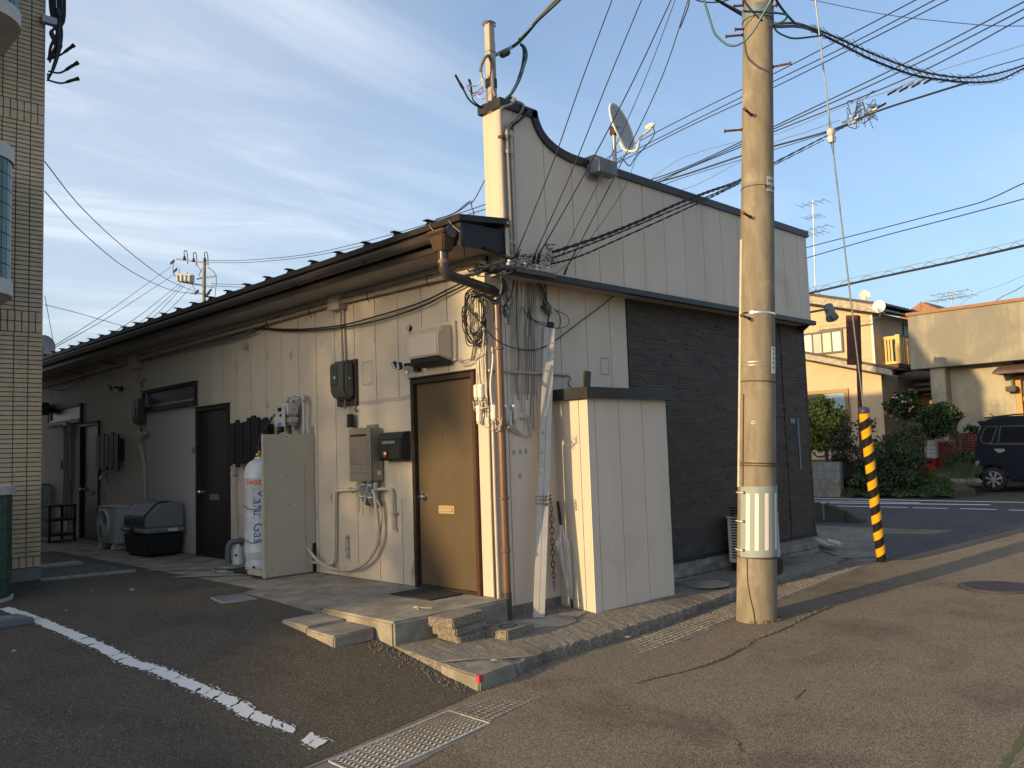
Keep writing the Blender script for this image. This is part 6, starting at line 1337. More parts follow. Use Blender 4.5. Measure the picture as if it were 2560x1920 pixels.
TXD = -42.0; TYs = lambda y: y - TXD * math.tan(SUN_AZ); TZs = lambda z: z - TXD / math.cos(SUN_AZ) * math.tan(SUN_EL)
gt_ = thing('sun_filter_tree', 'tall spreading leafy tree standing far beyond the parking lot', 'tree', (TXD, TYs(2.5), -.4))
mk('leaf_tree', (.05, .08, .02), (.08, .11, .03), scale=6, rough=.6)
rnd = random.Random(77); b = MB()
def leaves(y0, y1, z0, z1, n):
    for i in range(n):
        p = Vector((TXD + rnd.gauss(0, .9), TYs(rnd.uniform(y0, y1)), TZs(rnd.uniform(z0, z1)))); t_ = Vector((rnd.gauss(0, 1), rnd.gauss(0, 1), rnd.gauss(0, 1))).normalized(); o_ = t_.orthogonal().normalized(); L_ = rnd.uniform(.12, .24); p -= t_ * L_ * .5
        b.add([p, p + t_ * L_ * .5 + o_ * L_ * .36, p + t_ * L_, p + t_ * L_ * .5 - o_ * L_ * .36], [(0, 1, 2, 3)])
leaves(.42, 1.4, 1.55, 3.25, 900); leaves(1.15, 4.6, -.4, 3.25, 3200); leaves(3.0, 4.8, -.4, 3.2, 2600); leaves(2.2, 3.2, -.4, 3.2, 500); leaves(.98, 1.4, -.5, .65, 330); leaves(.66, 1.2, -.5, .30, 330)  # added crown: gaps and leaf counts set the sun on door and wall
b.build('crown', 'leaf_tree', gt_)
for dy, dz in ((.2, 2.6), (-1.2, 2.0), (1.3, 1.9)): c = curve([(TXD, TYs(2.8), -.4), (TXD, TYs(2.8) + dy * .3, 4.5), (TXD, TYs(2.8) + dy, TZs(dz))], 6); MB().tube(c, [lerp(.22, .03, i / (len(c) - 1)) for i in range(len(c))], 8).build('trunk', 'wood_brown', gt_, smooth=True)

# ------------------------------------------------------------------ guy wire guard, sign post
g0 = fit_gz(2204, 1404); gtop = Vector((2.62, -1.78, 11.0)); gd = (gtop - g0).normalized()
t = thing('guy_wire', 'yellow and black striped guy wire guard leaning at the road edge', 'guy wire', g0)
s_ = .1
while proj(g0 + gd * s_)[1] > 1026 and s_ < 6: s_ += .02
GLn = s_; gr_ = .060
o = MB().lathe([(gr_ * .96, 0), (gr_ * .96, GLn - .03)], g0 - gd * .03, gd, 24).build('guard_core', 'stripe_black', t, smooth=True)
uu = gd.orthogonal().normalized(); vv = gd.cross(uu); nst = 9; pit = GLn / nst
for k in range(-1, nst + 1):                            # slanted yellow bands
    b = MB(); rows = [[], []]
    for a in frange(0, 2 * math.pi, 30):
        base = (k + .04) * pit + pit * .95 * (a / (2 * math.pi))
        for q, hh in ((0, 0), (1, pit * .50)): rows[q].append(g0 + gd * min(GLn - .04, max(.02, base + hh)) + (uu * math.cos(a) + vv * math.sin(a)) * (gr_ + .0025))
    b.grid(rows); b.build('yellow_band', 'stripe_yellow', o, smooth=True)
MB().lathe([(gr_ * 1.12, 0), (gr_ * 1.12, .035), (gr_ * .9, .055), (.012, .07)], g0 + gd * (GLn - .035), gd, 20).build('guard_cap', mk('cap_plum', (.05, .035, .06), rough=.5), t, smooth=True)
MB().lathe([(gr_ * 1.2, 0), (gr_ * 1.1, .04)], g0 - gd * .03, gd, 20).build('guard_foot', 'rust', t)
sI = .1
while proj(g0 + gd * sI)[1] > 340 and sI < 12: sI += .02
MB().tube([g0 + gd * GLn, g0 + gd * (sI - .22)], .009, 6).build('lower_wire', 'galv', t); MB().tube([g0 + gd * (sI + .2), gtop], .009, 6).build('upper_wire', 'galv', t)
MB().lathe([(.02, -.09), (.045, -.07), (.05, -.02), (.036, 0), (.05, .02), (.045, .07), (.02, .09)], g0 + gd * sI, gd, 14).build('insulator', 'white_plastic', t, smooth=True)
for q in (-1, 1): MB().tube([g0 + gd * (sI - .24) + uu * 0, g0 + gd * (sI - .02) + uu * q * .05, g0 + gd * (sI + .24)], .007, 5).build('wire_loop', 'galv', t)
SXp = 14.6
t = thing('sign_post', 'rusty steel sign frame on a thin rusty post across the street', 'sign post', LX(2155, 1150, SXp))
a_, b_ = LX(2147, 900, SXp), LX(2156, 1150, SXp); MB().tube([a_, b_], .065, 8).build('post', 'rust_dark', t)
q = [LX(2114, 788, SXp), LX(2146, 788, SXp), LX(2150, 912, SXp), LX(2118, 912, SXp)]
MB().hexa([q[3], q[2], q[2] + Vector((.12, 0, 0)), q[3] + Vector((.12, 0, 0))], [q[0], q[1], q[1] + Vector((.12, 0, 0)), q[0] + Vector((.12, 0, 0))]).build('frame_box', 'rust_dark', t, bevel=.01)
r1_, r2_ = q[1].lerp(q[0], .42), q[2].lerp(q[3], .42)
MB().hexa([r2_ - Vector((.05, 0, 0)), q[2] - Vector((.05, 0, 0)), q[2], r2_], [r1_ - Vector((.05, 0, 0)), q[1] - Vector((.05, 0, 0)), q[1], r1_]).build('channel', 'rust_dark', t); MB().hexa([q[3] + Vector((-.02, 0, 0)), r2_ + Vector((-.02, 0, 0)), r2_, q[3]], [q[3].lerp(q[0], .12) + Vector((-.02, 0, 0)), r2_.lerp(r1_, .12) + Vector((-.02, 0, 0)), r2_.lerp(r1_, .12), q[3].lerp(q[0], .12)]).build('rust_plate', 'rust', t)

# ------------------------------------------------------------------ overhead lines
def line(pts, r_, mat, lab, grp='overhead lines', n=10, name='overhead_cable'):
    return MB().tube(curve(pts, n), r_, 6, cap=False).build(name, mat, smooth=True, label=lab, cat='cable', group=grp)
def dl(pl, d0, d1):                                     # sight points given a start and an end distance
    k = len(pl) - 1; return [DP(u, v, lerp(d0, d1, i / k)) for i, (u, v) in enumerate(pl)]
# high lines beyond the building (three upper, three lower)
for i, pl in enumerate((((1480, 415), (1700, 300), (1933, 185), (2108, 95), (2289, 0), (2420, -70)), ((1490, 425), (1700, 319), (1933, 204), (2128, 109), (2336, 0), (2450, -62)), ((1500, 432), (1700, 327), (1933, 219), (2147, 113), (2370, 0), (2470, -52)))):
    line(dl(pl, 34, 20), .017, 'cable_black', '%s of the upper three high lines crossing behind the pole' % ('top', 'middle', 'lowest')[i])
for i, pl in enumerate((((1560, 470), (1700, 424), (1850, 356), (1933, 317), (2267, 156), (2560, 4), (2640, -40)), ((1580, 475), (1700, 428), (1850, 362), (1933, 323), (2270, 170), (2560, 23), (2640, -20)), ((1600, 480), (1700, 430), (1850, 368), (1933, 330), (2280, 190), (2560, 43), (2640, 0)))):
    line(dl(pl, 34, 20), .019, 'cable_black', '%s of the lower three high lines crossing behind the pole' % ('top', 'middle', 'lowest')[i])
line(dl(((1580, 472), (1700, 440), (1850, 391), (1933, 366), (2073, 327), (2194, 278), (2307, 241), (2420, 206)), 30, 22), .028, 'cable_black', 'thick communication cable sloping behind the pole to the lashed bundle')
line(dl(((1640, 470), (1700, 447), (1850, 400), (1935, 374), (2060, 335), (2150, 300)), 30, 23), .011, 'cable_black', 'thin line just under the thick communication cable')
line(dl(((1690, 478), (1745, 460), (1850, 404), (1940, 355), (2010, 332), (2100, 300)), 30, 23), .009, 'cable_grey', 'thin grey line below the three lower high lines')
line(dl(((1600, 470), (1700, 398), (1850, 352), (1950, 332), (2120, 262), (2230, 225), (2330, 183), (2560, 112), (2640, 85)), 31, 20), .009, 'cable_grey', 'thin grey line running up to the right picture edge')
line(dl(((2350, 205), (2410, 194), (2480, 168), (2560, 145), (2640, 118)), 21, 18), .011, 'cable_black', 'thin line leaving the lashed bundle toward the right edge')
line(dl(((1980, -8), (2030, 0), (2205, 35), (2361, 54), (2478, 64), (2560, 65), (2640, 64)), 26, 20), .010, 'cable_black', 'thin line across the upper right corner of the sky')
# lashed bundle from the pole to the right
b1 = dl(((1780, -6), (1875, 41), (1933, 58), (1988, 58), (2030, 70), (2089, 93), (2167, 128), (2244, 159), (2322, 183), (2411, 194), (2478, 187), (2560, 163), (2650, 120)), 8.2, 15)
b2 = dl(((1800, 4), (1880, 50), (1935, 66), (1990, 66), (2031, 76), (2108, 113), (2186, 152), (2283, 187), (2361, 200), (2431, 206), (2497, 200), (2560, 171), (2650, 130)), 8.25, 15)
line(b1, .014, 'cable_black', 'upper cable of the thick lashed bundle at the pole'); line(b2, .017, 'cable_black', 'lower cable of the thick lashed bundle at the pole')
random.seed(17); t = thing('lashing_wire', 'loose spiral lashing wire wound round the thick cable bundle', 'wire', b1[4]); c1, c2 = curve(b1, 14), curve(b2, 14)
for k in range(55, len(c1) - 8, 3):
    a_, b_ = c1[k], c2[k]; dr = (b_ - a_); up_ = Vector((0, 0, .03 * random.uniform(.6, 1.8)))
    MB().tube(curve([a_ + up_, a_.lerp(b_, .5) + RT * .05, b_ - up_, c2[k + 1] + RT * .06 - up_ * .3, c1[k + 2] + up_ * random.uniform(.4, 2)], 4), .0035, 4, cap=False).build('turn', 'cable_black', t)
line(dl(((1760, 0), (1772, 40), (1785, 80), (1800, 98), (1822, 113), (1845, 112), (1868, 96), (1888, 70), (1905, 40), (1925, 5), (1935, -20)), 8.0, 7.6), .011, 'cable_teal', 'teal cable looping under the lashed bundle at the pole')
line(dl(((1860, 28), (1900, 30), (1945, 33), (1967, 38), (1962, 50), (1945, 58), (1925, 62)), 7.6, 8.2), .010, 'cable_teal', 'short teal cable loop on the right of the pole top')
line(dl(((1935, 66), (1942, 78), (1958, 88), (1985, 96), (2030, 92), (2060, 88)), 8.2, 9.4), .010, 'cable_black', 'black cable sagging below the bundle right of the pole')
line(dl(((1935, -10), (1950, 15), (1970, 40), (1988, 58), (2000, 62)), 8.0, 8.7), .012, 'cable_black', 'black cable dropping from the pole top into the bundle'); line(dl(((1850, -12), (1870, 15), (1890, 38), (1905, 52)), 8.0, 7.7), .010, 'cable_black', 'black cable crossing the front of the pole top')
line(dl(((1720, -10), (1755, 4), (1800, 5), (1835, -6)), 8, 8), .007, 'cable_black', 'slack wire loop at the top edge left of the pole'); line(dl(((1700, 70), (1712, 40), (1722, 10), (1722, -15)), 8, 8), .007, 'cable_black', 'thin wire rising at the top edge left of the pole')
# service drop to the mast
line([RY(1278, 119, -.12), RY(1296, 106, -.14), RY(1318, 82, -.2), RY(1345, 50, -.35), RY(1375, 22, -.5), RY(1402, -4, -.62), RY(1430, -34, -.75), RY(1460, -66, -.9)], .017, 'cable_black', 'thick black service cable from the mast up toward the pole'); line([RY(1296, 100, -.13), RY(1325, 70, -.25), RY(1352, 38, -.38), RY(1380, 8, -.5), RY(1400, -12, -.6), RY(1430, -45, -.8)], .011, 'cable_teal', 'teal service cable beside the thick one from the mast')
# fan of five telephone drops from the parapet up to the pole
for i, (a_, m_, e_, r_) in enumerate((((1297, 620), (1455, 200), (1532, -5), .0055), ((1337, 636), (1521, 200), (1606, -5), .0055), ((1349, 634), (1584, 200), (1680, -5), .006), ((1405, 640), (1612, 200), (1690, -5), .004), ((1418, 668), (1652, 200), (1722, -5), .0055))):
    P0 = RY(*a_, -.30); ex = (e_[0] + (e_[0] - m_[0]) * .9, e_[1] + (e_[1] - m_[1]) * .9)
    def at_d(uv, q): return DP(uv[0], uv[1], lerp((P0 - CAM).dot(FW), 8.3, q))
    line([P0, at_d(((a_[0] + m_[0]) / 2 + 5, (a_[1] + m_[1]) / 2), .25), at_d(m_, .5), at_d(e_, .75), at_d(ex, 1.0)], r_, 'cable_black', '%s of the five thin wires fanning up from the parapet' % ('first', 'second', 'third', 'fourth', 'last')[i])
# twisted drop cables from the tangle to the right behind the pole
def twisted(pl, r_, lab):                               # (u, v, distance)
    c = curve([DP(*q) for q in pl], 24); t = thing('twisted_cable', lab, 'cable', c[0], 'twisted service cables')
    for ph in (0, math.pi): MB().tube([p + Vector((0, 0, 1)) * (r_ * .9 * math.cos(i * .75 + ph)) + RT * (r_ * .5 * math.sin(i * .75 + ph)) for i, p in enumerate(c)], r_, 5, cap=False).build('core', 'cable_black', t, smooth=True)
d0 = (RY(1381, 640, -.29) - CAM).dot(FW)
twisted(((1381, 631, d0), (1500, 592, d0 + .25), (1600, 552, d0 + .55), (1700, 507, d0 + .95), (1770, 480, d0 + 1.3), (1847, 452, d0 + 2.2), (1940, 405, d0 + 5), (2070, 338, 18), (2130, 308, 22)), .010, 'thickest twisted service cable running from the tangle behind the pole')
twisted(((1381, 645, d0), (1450, 620, d0 + .12), (1560, 577, d0 + .4), (1700, 518, d0 + .9), (1780, 487, d0 + 1.3), (1850, 454, d0 + 2.3), (1935, 413, d0 + 5), (2060, 350, 18)), .0055, 'middle twisted service cable from the tangle')
twisted(((1378, 660, d0), (1450, 640, d0 + .1), (1560, 592, d0 + .4), (1700, 529, d0 + .85), (1780, 492, d0 + 1.3), (1850, 458, d0 + 2.3)), .0055, 'lower twisted service cable from the tangle')
line([RY(1380, 690, -.29), RY(1430, 650, -.33), RY(1480, 590, -.38), RY(1530, 520, -.45), RY(1570, 450, -.5), RY(1600, 360, -.6)], .0028, 'cable_black', 'hair thin wire rising from the tangle across the parapet')
# splice with coiled wires on the thick cable
t = thing('cable_splice', 'clump of clamps and coiled wires on the overhead cable right of the pole', 'splice', DP(2140, 280, 23))
for i in range(26):
    u, v = random.uniform(2110, 2185), 0; v = 322 - (u - 2060) * .38 + random.uniform(-14, 14); c = DP(u, v, 23)
    if i < 15: MB().obox(c, RT * random.uniform(.04, .09) + UP * .02, UP * random.uniform(.02, .035), FW * .03).build('clamp', random.choice(('white_plastic', 'cable_grey', 'galv')), t, bevel=.008)
    else: MB().tube(curve([c + RT * random.uniform(-.25, .25) + UP * random.uniform(-.35, .45) for _ in range(5)], 5), .010, 4, cap=False).build('coil', 'cable_black', t)
t = thing('wire_clamps', 'row of dark wire clamps on the lines below the lashed bundle', 'clamps', DP(2270, 220, 21))
for i, (u, v) in enumerate(((2230, 231), (2259, 223), (2290, 212), (2320, 203), (2204, 264), (2246, 221), (2274, 212), (2302, 202))): MB().obox(DP(u, v, 21.5), (RT * .11 + UP * .06), UP * .03, FW * .03).build('clamp', 'black' if i < 5 else 'cable_grey', t, bevel=.008)
# lines right of the building
line(dl(((1900, 655), (2020, 618), (2200, 572), (2330, 538), (2430, 512), (2480, 495), (2560, 458), (2640, 430)), 26, 18), .013, 'cable_black', 'upper of the two bare lines over the yellow house')
line(dl(((1900, 680), (2020, 644), (2200, 592), (2380, 545), (2560, 497), (2640, 472)), 26, 18), .013, 'cable_black', 'lower of the two bare lines over the yellow house')
pl = ((1900, 762), (2028, 732), (2200, 693), (2380, 655), (2560, 614), (2640, 596)); c = curve(dl(pl, 24, 17), 24)
t = thing('spiral_hung_cable', 'thick cable hung in a wire spiral crossing above the yellow house', 'cable', c[0]); MB().tube(c, .028, 6, cap=False).build('cable', 'cable_black', t, smooth=True); MB().tube([p + Vector((0, 0, .05 + .06 * math.sin(i * .9))) for i, p in enumerate(c)], .007, 4, cap=False).build('spiral', 'cable_grey', t); MB().tube([p + Vector((0, 0, .13)) for p in c], .007, 4, cap=False).build('messenger', 'cable_grey', t)
line(dl(((2485, 756), (2505, 742), (2535, 728), (2560, 714), (2640, 676)), 24, 19), .010, 'cable_grey', 'pale line dropping to the mortar-fronted shop at the right edge'); line(dl(((2400, 762), (2440, 735), (2500, 714), (2560, 690), (2640, 660)), 40, 30), .007, 'cable_grey', 'faint line behind the mortar-fronted shop')
# roof-edge lines
c = dl(((1090, 548), (1130, 536), (1155, 522), (1170, 510), (1185, 500), (1212, 450)), 8.6, 8.3); line(c, .006, 'cable_black', 'black wire rising from the eave to the parapet end', 'wires at the eave')
line(dl(((1077, 557), (1090, 550), (1136, 532), (1160, 514), (1176, 503), (1180, 520), (1184, 530), (1184, 545)), 8.6, 8.4), .005, 'cable_black', 'wire loop with a small clip above the eave', 'wires at the eave')
line([LX(1120, 548, -.52), LX(1130, 562, -.56), LX(1150, 580, -.58)], .005, 'cable_grey', 'grey wire hooked over the gutter end', 'wires at the eave'); line([LX(1155, 590, -.5), LX(1160, 615, -.45), LX(1163, 645, -.3), LX(1168, 670, -.15), LX(1176, 683, -.05)], .006, 'cable_black', 'black cable hanging from the gutter end to the corner', 'wires at the eave')
line([LX(1210, 618, -.25), RY(1235, 628, -.24), RY(1255, 640, -.26), RY(1275, 647, -.28), RY(1290, 640, -.28), RY(1296, 622, -.29)], .011, 'cable_black', 'thick black cable curving from the eave soffit to the parapet wires', 'wires at the eave')
line([LX(1077, 558, -.5), LX(1075, 565, -.55), LX(1085, 578, -.6), LX(1095, 583, -.62)], .005, 'cable_grey', 'thin wire tied over the rain hopper', 'wires at the eave')

# ------------------------------------------------------------------ far utility pole with transformer
FD = 55.0; D = lambda u, v: DP(u, v, FD); sc = FD / FPX
fp = thing('utility_pole', 'distant utility pole with grey transformer and cross arms above the roof', 'utility pole', D(511, 1080))
MB().tube([D(507, 1080), D(511, 648)], [.16, .10], 10).build('shaft', 'concrete_pole', fp, smooth=True)
def fbar(u0, v0, u1, v1, r_, nm, mat='galv'): return MB().tube([D(u0, v0), D(u1, v1)], r_ * sc, 6).build(nm, mat, fp)
fbar(440, 647, 522, 657, 2.2, 'cross_arm'); fbar(488, 658, 505, 680, 1, 'brace'); fbar(500, 695, 542, 690, 2, 'cross_arm'); fbar(455, 705, 535, 718, 2, 'cross_arm'); fbar(478, 733, 524, 735, 1.8, 'cross_arm'); fbar(492, 698, 510, 693, 1.8, 'step')
tr = MB().hexa([D(447, 683), D(487, 688), D(487, 708) , D(447, 705)][::-1], [p - FW * .5 for p in (D(447, 683), D(487, 688), D(487, 708), D(447, 705))][::-1]).build('transformer', 'ac_white', fp, bevel=.05)
for u in (452, 462, 472, 482): MB().tube([D(u, 690) - FW * .53, D(u, 706) - FW * .53], .05, 5).build('fin', 'ac_white', tr)
for u, v in ((461, 640), (484, 645), (512, 644)): MB().tube([D(u, v + 10), D(u, v)], [.13, .06], 8).build('insulator', 'cap_black', fp); fb = MB().tube(curve([D(u, v), D(u - 1, v - 10), D(u + 3, v - 14), D(u + 7, v - 6), D(u + 8, v + 20)], 5), .03, 5).build('jumper', 'cable_black', fp)
for u, v in ((431, 655), (438, 676), (465, 688), (492, 730), (524, 728), (520, 735)): MB().obox(D(u, v), RT * .12 + UP * .1, UP * .07, FW * .07).build('clamp', 'cap_black', fp)
for pl in (((436, 652), (432, 670), (437, 690), (447, 687)), ((449, 672), (446, 690), (452, 700)), ((497, 690), (505, 672), (516, 660)), ((520, 668), (540, 690), (537, 745)), ((487, 690), (478, 705), (492, 730))): MB().tube(curve([D(*p) for p in pl], 5), .02, 4).build('jumper', 'cable_black', fp)
for i, (a_, b_) in enumerate((((425, 668), (110, 880)), ((437, 685), (120, 878)), ((460, 700), (270, 840)), ((455, 712), (300, 842)), ((462, 712), (330, 836)), ((478, 718), (380, 806)))):
    line([D(*a_), DP(lerp(a_[0], b_[0], .5), lerp(a_[1], b_[1], .5) + 7, 40), DP(b_[0], b_[1], 26)], .014, 'cable_black', '%s line running down left from the distant pole' % ('first', 'second', 'third', 'fourth', 'fifth', 'sixth')[i])
for i, pl in enumerate((((112, 404), (200, 515), (300, 610), (400, 688), (455, 716), (500, 733)), ((112, 478), (200, 575), (300, 660), (380, 706), (440, 728), (500, 735)))): line(dl(pl, 24, 55), .016, 'cable_black', '%s of the two lines sagging from the tiled building to the distant pole' % ('upper', 'lower')[i])
line(dl(((112, 762), (200, 784), (290, 810), (340, 820)), 26, 32), .010, 'cable_grey', 'faint line crossing low behind the tiled building'); line(dl(((112, 740), (125, 810), (138, 880)), 26, 28), .010, 'cable_grey', 'steep faint line beside the tiled building')
for i, pl in enumerate((((520, 651), (620, 650), (760, 637), (880, 612), (1000, 580), (1080, 556), (1217, 510)), ((525, 656), (620, 656), (760, 643), (880, 620), (1000, 590), (1100, 558), (1217, 522)), ((528, 709), (580, 711), (640, 713), (700, 716)), ((528, 714), (580, 717), (640, 720), (690, 722)))): line(dl(pl, 55, 30 if i < 2 else 50), .016, 'cable_black', '%s line leaving the distant pole to the right' % ('top', 'second', 'third', 'lowest')[i])

# ------------------------------------------------------------------ across the street
mk('siding_yellow', (.52, .40, .25), (.485, .37, .23), scale=3, rough=.7, bump=.35, bscale=9, bstretch=(.02, .02, 6))
mk('siding_shade', (.50, .46, .40), (.46, .42, .36), scale=3, rough=.8)
mk('barge', (.45, .40, .32), (.26, .22, .17), scale=14, rough=.8)
mk('roof_brown', (.09, .055, .042), (.13, .085, .065), scale=5, rough=.75, bump=.3, bscale=30)
mk('gable_brown', (.30, .15, .08), (.26, .125, .065), scale=4, rough=.7)
mk('mortar_shop', (.40, .355, .26), (.34, .30, .22), scale=2.5, rough=.9, bump=.25, bscale=60, stretch=(1, 1, .35), c3=(.20, .185, .15), c3scale=.8, c3lo=.46, c3hi=.66)
mk('mortar_streak', (.34, .30, .22), (.24, .22, .175), scale=15, rough=.92, stretch=(1, 1, .07), lo=.38, hi=.68, c3=(.21, .195, .16), c3scale=.55, c3lo=.44, c3hi=.62)
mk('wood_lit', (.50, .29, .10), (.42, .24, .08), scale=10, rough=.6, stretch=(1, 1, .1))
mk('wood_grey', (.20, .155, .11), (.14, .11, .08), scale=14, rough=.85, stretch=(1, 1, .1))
mk('bronze_frame', (.24, .155, .075), rough=.4, metal=.4)
mk('balcony_yellow', (.70, .46, .15), (.62, .40, .13), scale=4, rough=.55)
mk('brick_red', (.24, .055, .03), (.17, .04, .025), scale=12, rough=.85)
mk('brick_dark', (.12, .03, .022), (.17, .045, .03), scale=12, rough=.85)
mk('brick_mortar', (.42, .25, .18), rough=.95)
mk('block_grey', (.24, .235, .215), (.19, .185, .17), scale=8, rough=.95, bump=.4, bscale=90)
mk('block_old', (.25, .225, .185), (.17, .15, .125), scale=6, rough=.95, bump=.5, bscale=70, c3=(.34, .29, .25), c3scale=2.5)
HX = 19.4
hs = thing('yellow_house', 'two-storey yellow sided house across the street with a small balcony', 'house', LX(2100, 1150, HX))
yr = LX(2184, 850, HX).y; b1_, b0_ = LX(2181, 779, HX), LX(2027, 757, HX); slp = (b0_.z - b1_.z) / (b0_.y - b1_.y); ridge = yr + 3.6; zr_ = b1_.z + slp * 3.6
MB().prism([(HX, yr, 2.4), (HX, yr, b1_.z), (HX, ridge, zr_), (HX, ridge + 3.6, b1_.z), (HX, ridge + 3.6, 2.4)], (7.5, 0, 0)).build('upper_wall', 'siding_yellow', hs)
l1_, l0_ = LX(2204, 935, HX - .3), LX(2004, 897, HX - .3); yl = LX(2207, 1000, HX - .3).y; sl2 = (l0_.z - l1_.z) / (l0_.y - l1_.y)
MB().prism([(HX - .3, yl, -.2), (HX - .3, yl, l1_.z), (HX - .3, yl + 5.5, l1_.z + 5.5 * sl2), (HX - .3, yl + 5.5, -.2)], (6, 0, 0)).build('lower_wall', 'siding_yellow', hs)
def slabline(par, nm, mat, pA, pB, x0, x1, th):         # sloping slab whose front edge runs pA to pB in the y-z plane
    (ya, za), (yb, zb) = pA, pB
    return MB().hexa([(x0, ya, za), (x1, ya, za), (x1, yb, zb), (x0, yb, zb)], [(x0, ya, za + th), (x1, ya, za + th), (x1, yb, zb + th), (x0, yb, zb + th)]).build(nm, mat, par, bevel=.01)
e_ = LX(2212, 785, HX - .45); slabline(hs, 'barge_board', 'barge', (e_.y, e_.z), (ridge, e_.z + slp * (ridge - e_.y)), HX - .5, HX - .42, .24); slabline(hs, 'roof', 'metal_roof', (e_.y - .08, e_.z + .22), (ridge, e_.z + .24 + slp * (ridge - e_.y)), HX - .56, HX + 8, .07)
slabline(hs, 'roof', 'metal_roof', (ridge, e_.z + .24 + slp * (ridge - e_.y)), (ridge + 4.4, e_.z + .2), HX - .56, HX + 8, .07)
slabline(hs, 'eave_soffit', 'siding_shade', (e_.y, e_.z + .1), (yr + .3, e_.z + .12 + slp * (yr + .3 - e_.y)), HX - .4, HX + 8, .04)
f_ = LX(2232, 939, HX - .75); slabline(hs, 'barge_board', 'barge', (f_.y, f_.z), (f_.y + 6, f_.z + 6 * sl2 * 1.0), HX - .8, HX - .70, .17); slabline(hs, 'lower_roof', 'roof_brown', (f_.y - .1, f_.z + .15), (f_.y + 6, f_.z + .15 + 6 * sl2), HX - .84, HX + .2, .05); 
slabline(hs, 'lower_eave', 'siding_shade', (f_.y, f_.z - .02), (f_.y + 6, f_.z - .02 + 6 * sl2), HX - .69, HX - .28, .03)
def hwin(par, q, x, nx, fr, ft, panes, lab=None):
    (u0, v0), (u1, v1) = q; a_, c_ = LX(u0, v0, x), LX(u1, v1, x); y0, y1 = min(a_.y, c_.y), max(a_.y, c_.y); z0, z1 = min(a_.z, c_.z), max(a_.z, c_.z)
    f = MB(); f.box(x - .06, x - .003, y0, y0 + ft, z0, z1); f.box(x - .06, x - .003, y1 - ft, y1, z0, z1); f.box(x - .059, x - .003, y0 + ft, y1 - ft, z1 - ft, z1); f.box(x - .059, x - .003, y0 + ft, y1 - ft, z0, z0 + ft)
    o = f.build('window_frame', fr, par)
    for k in range(nx):
        ya, yb = lerp(y0 + ft, y1 - ft, k / nx), lerp(y0 + ft, y1 - ft, (k + 1) / nx); MB().box(x - .03, x - .012, ya + .02, yb - .02, z0 + ft, z1 - ft).build('pane', panes[k % len(panes)], o); MB().box(x - .05, x - .011, yb - .02, yb + .02 if k < nx - 1 else yb, z0 + ft, z1 - ft).build('mullion', fr, o)
    return o
mk('curtain', (.62, .58, .42), (.56, .52, .38), scale=6, rough=.35)
mk('curtain_white', (.62, .64, .58), (.54, .56, .50), scale=5, rough=.35)
mk('glass_blue', (.26, .33, .36), (.34, .42, .44), scale=1.2, rough=.2)
hwin(hs, ((2004, 836), (2111, 880)), HX, 4, 'meter_green', .05, ['curtain_white', 'curtain', 'siding_shade', 'curtain_white'])
hwin(hs, ((2005, 980), (2128, 1070)), HX - .3, 2, 'bronze_frame', .10, ['glass_blue', 'glass_dark'])
for v in (800, 822, 905): 
    p = LX(2100, v, HX - .004); MB().box(HX - .006, HX - .001, yr + .05, yr + 5, p.z, p.z + .012).build('siding_joint', 'barge', hs)
MB().box(HX - .012, HX + .05, yr - .012, yr + .05, 2.5, b1_.z - .05).build('corner_trim', 'curtain_white', hs)
# balcony on the side
bal = thing('x1', 'x', 'x', (0, 0, 0)); bpy.data.objects.remove(bal)
bxp = HX + .55; a_, c_ = LX(2187, 845, bxp), LX(2251, 908, bxp); y1b, y0b, zt_, zb_ = a_.y, c_.y, a_.z, c_.z
bo = MB().box(bxp, bxp + .06, y0b, y1b, zt_ - .10, zt_).build('balcony_rail', 'balcony_yellow', hs, label='yellow slatted balcony at the corner of the house')
MB().box(bxp, bxp + .06, y0b, y1b, zb_, zb_ + .07).build('bottom_rail', 'balcony_yellow', bo); MB().box(bxp - .01, bxp + .08, y0b - .02, y0b + .10, zb_, zt_ + .03).build('corner_post', 'balcony_yellow', bo)
for k in range(6): y = lerp(y0b + .16, y1b, (k + .4) / 6); MB().box(bxp + .01, bxp + .05, y, y + .055, zb_ + .071, zt_ - .101).build('baluster', 'balcony_yellow', bo)
MB().box(bxp + .081, bxp + 4, y0b, y0b + .06, zt_ - .02, zt_ + .03).build('side_rail', 'metal_roof', bo)
for k in range(20): MB().box(bxp + .15 + .19 * k, bxp + .21 + .19 * k, y0b + .005, y0b + .05, zb_, zt_ - .021).build('baluster', 'balcony_yellow', bo)
MB().box(bxp + .05, bxp + 4, y0b + .07, yr - .01, zb_ - .1, zb_ + .02).build('balcony_floor', 'roof_brown', bo)
for k, c_ in enumerate(('glass_blue', 'black', 'wood_lit', 'black')): MB().box(bxp + .5 + .05 * k, bxp + .53 + .05 * k, y0b + .3 + .28 * k, y0b + .5 + .28 * k, zb_ + .1, zt_ - .1).build('laundry', c_, bo)
hwin2 = MB().box(HX + 2.2, HX + 4.5, yr - .04, yr - .002, zb_ + .1, zt_ + .55).build('side_window', 'glass_dark', hs)
for z in (zt_ + .72, zt_ + .84): MB().tube([(bxp + .9, yr - .55, z), (bxp + 4.2, yr - .5, z - .1)], .025, 6).build('laundry_pole', 'galv', hs)
MB().lathe([(.07, 0), (.09, .05), (.06, .14)], (HX + .7, yr - .01, zt_ + .95), (0, -1, -.2), 10).build('vent_cap', 'wood_grey', hs)
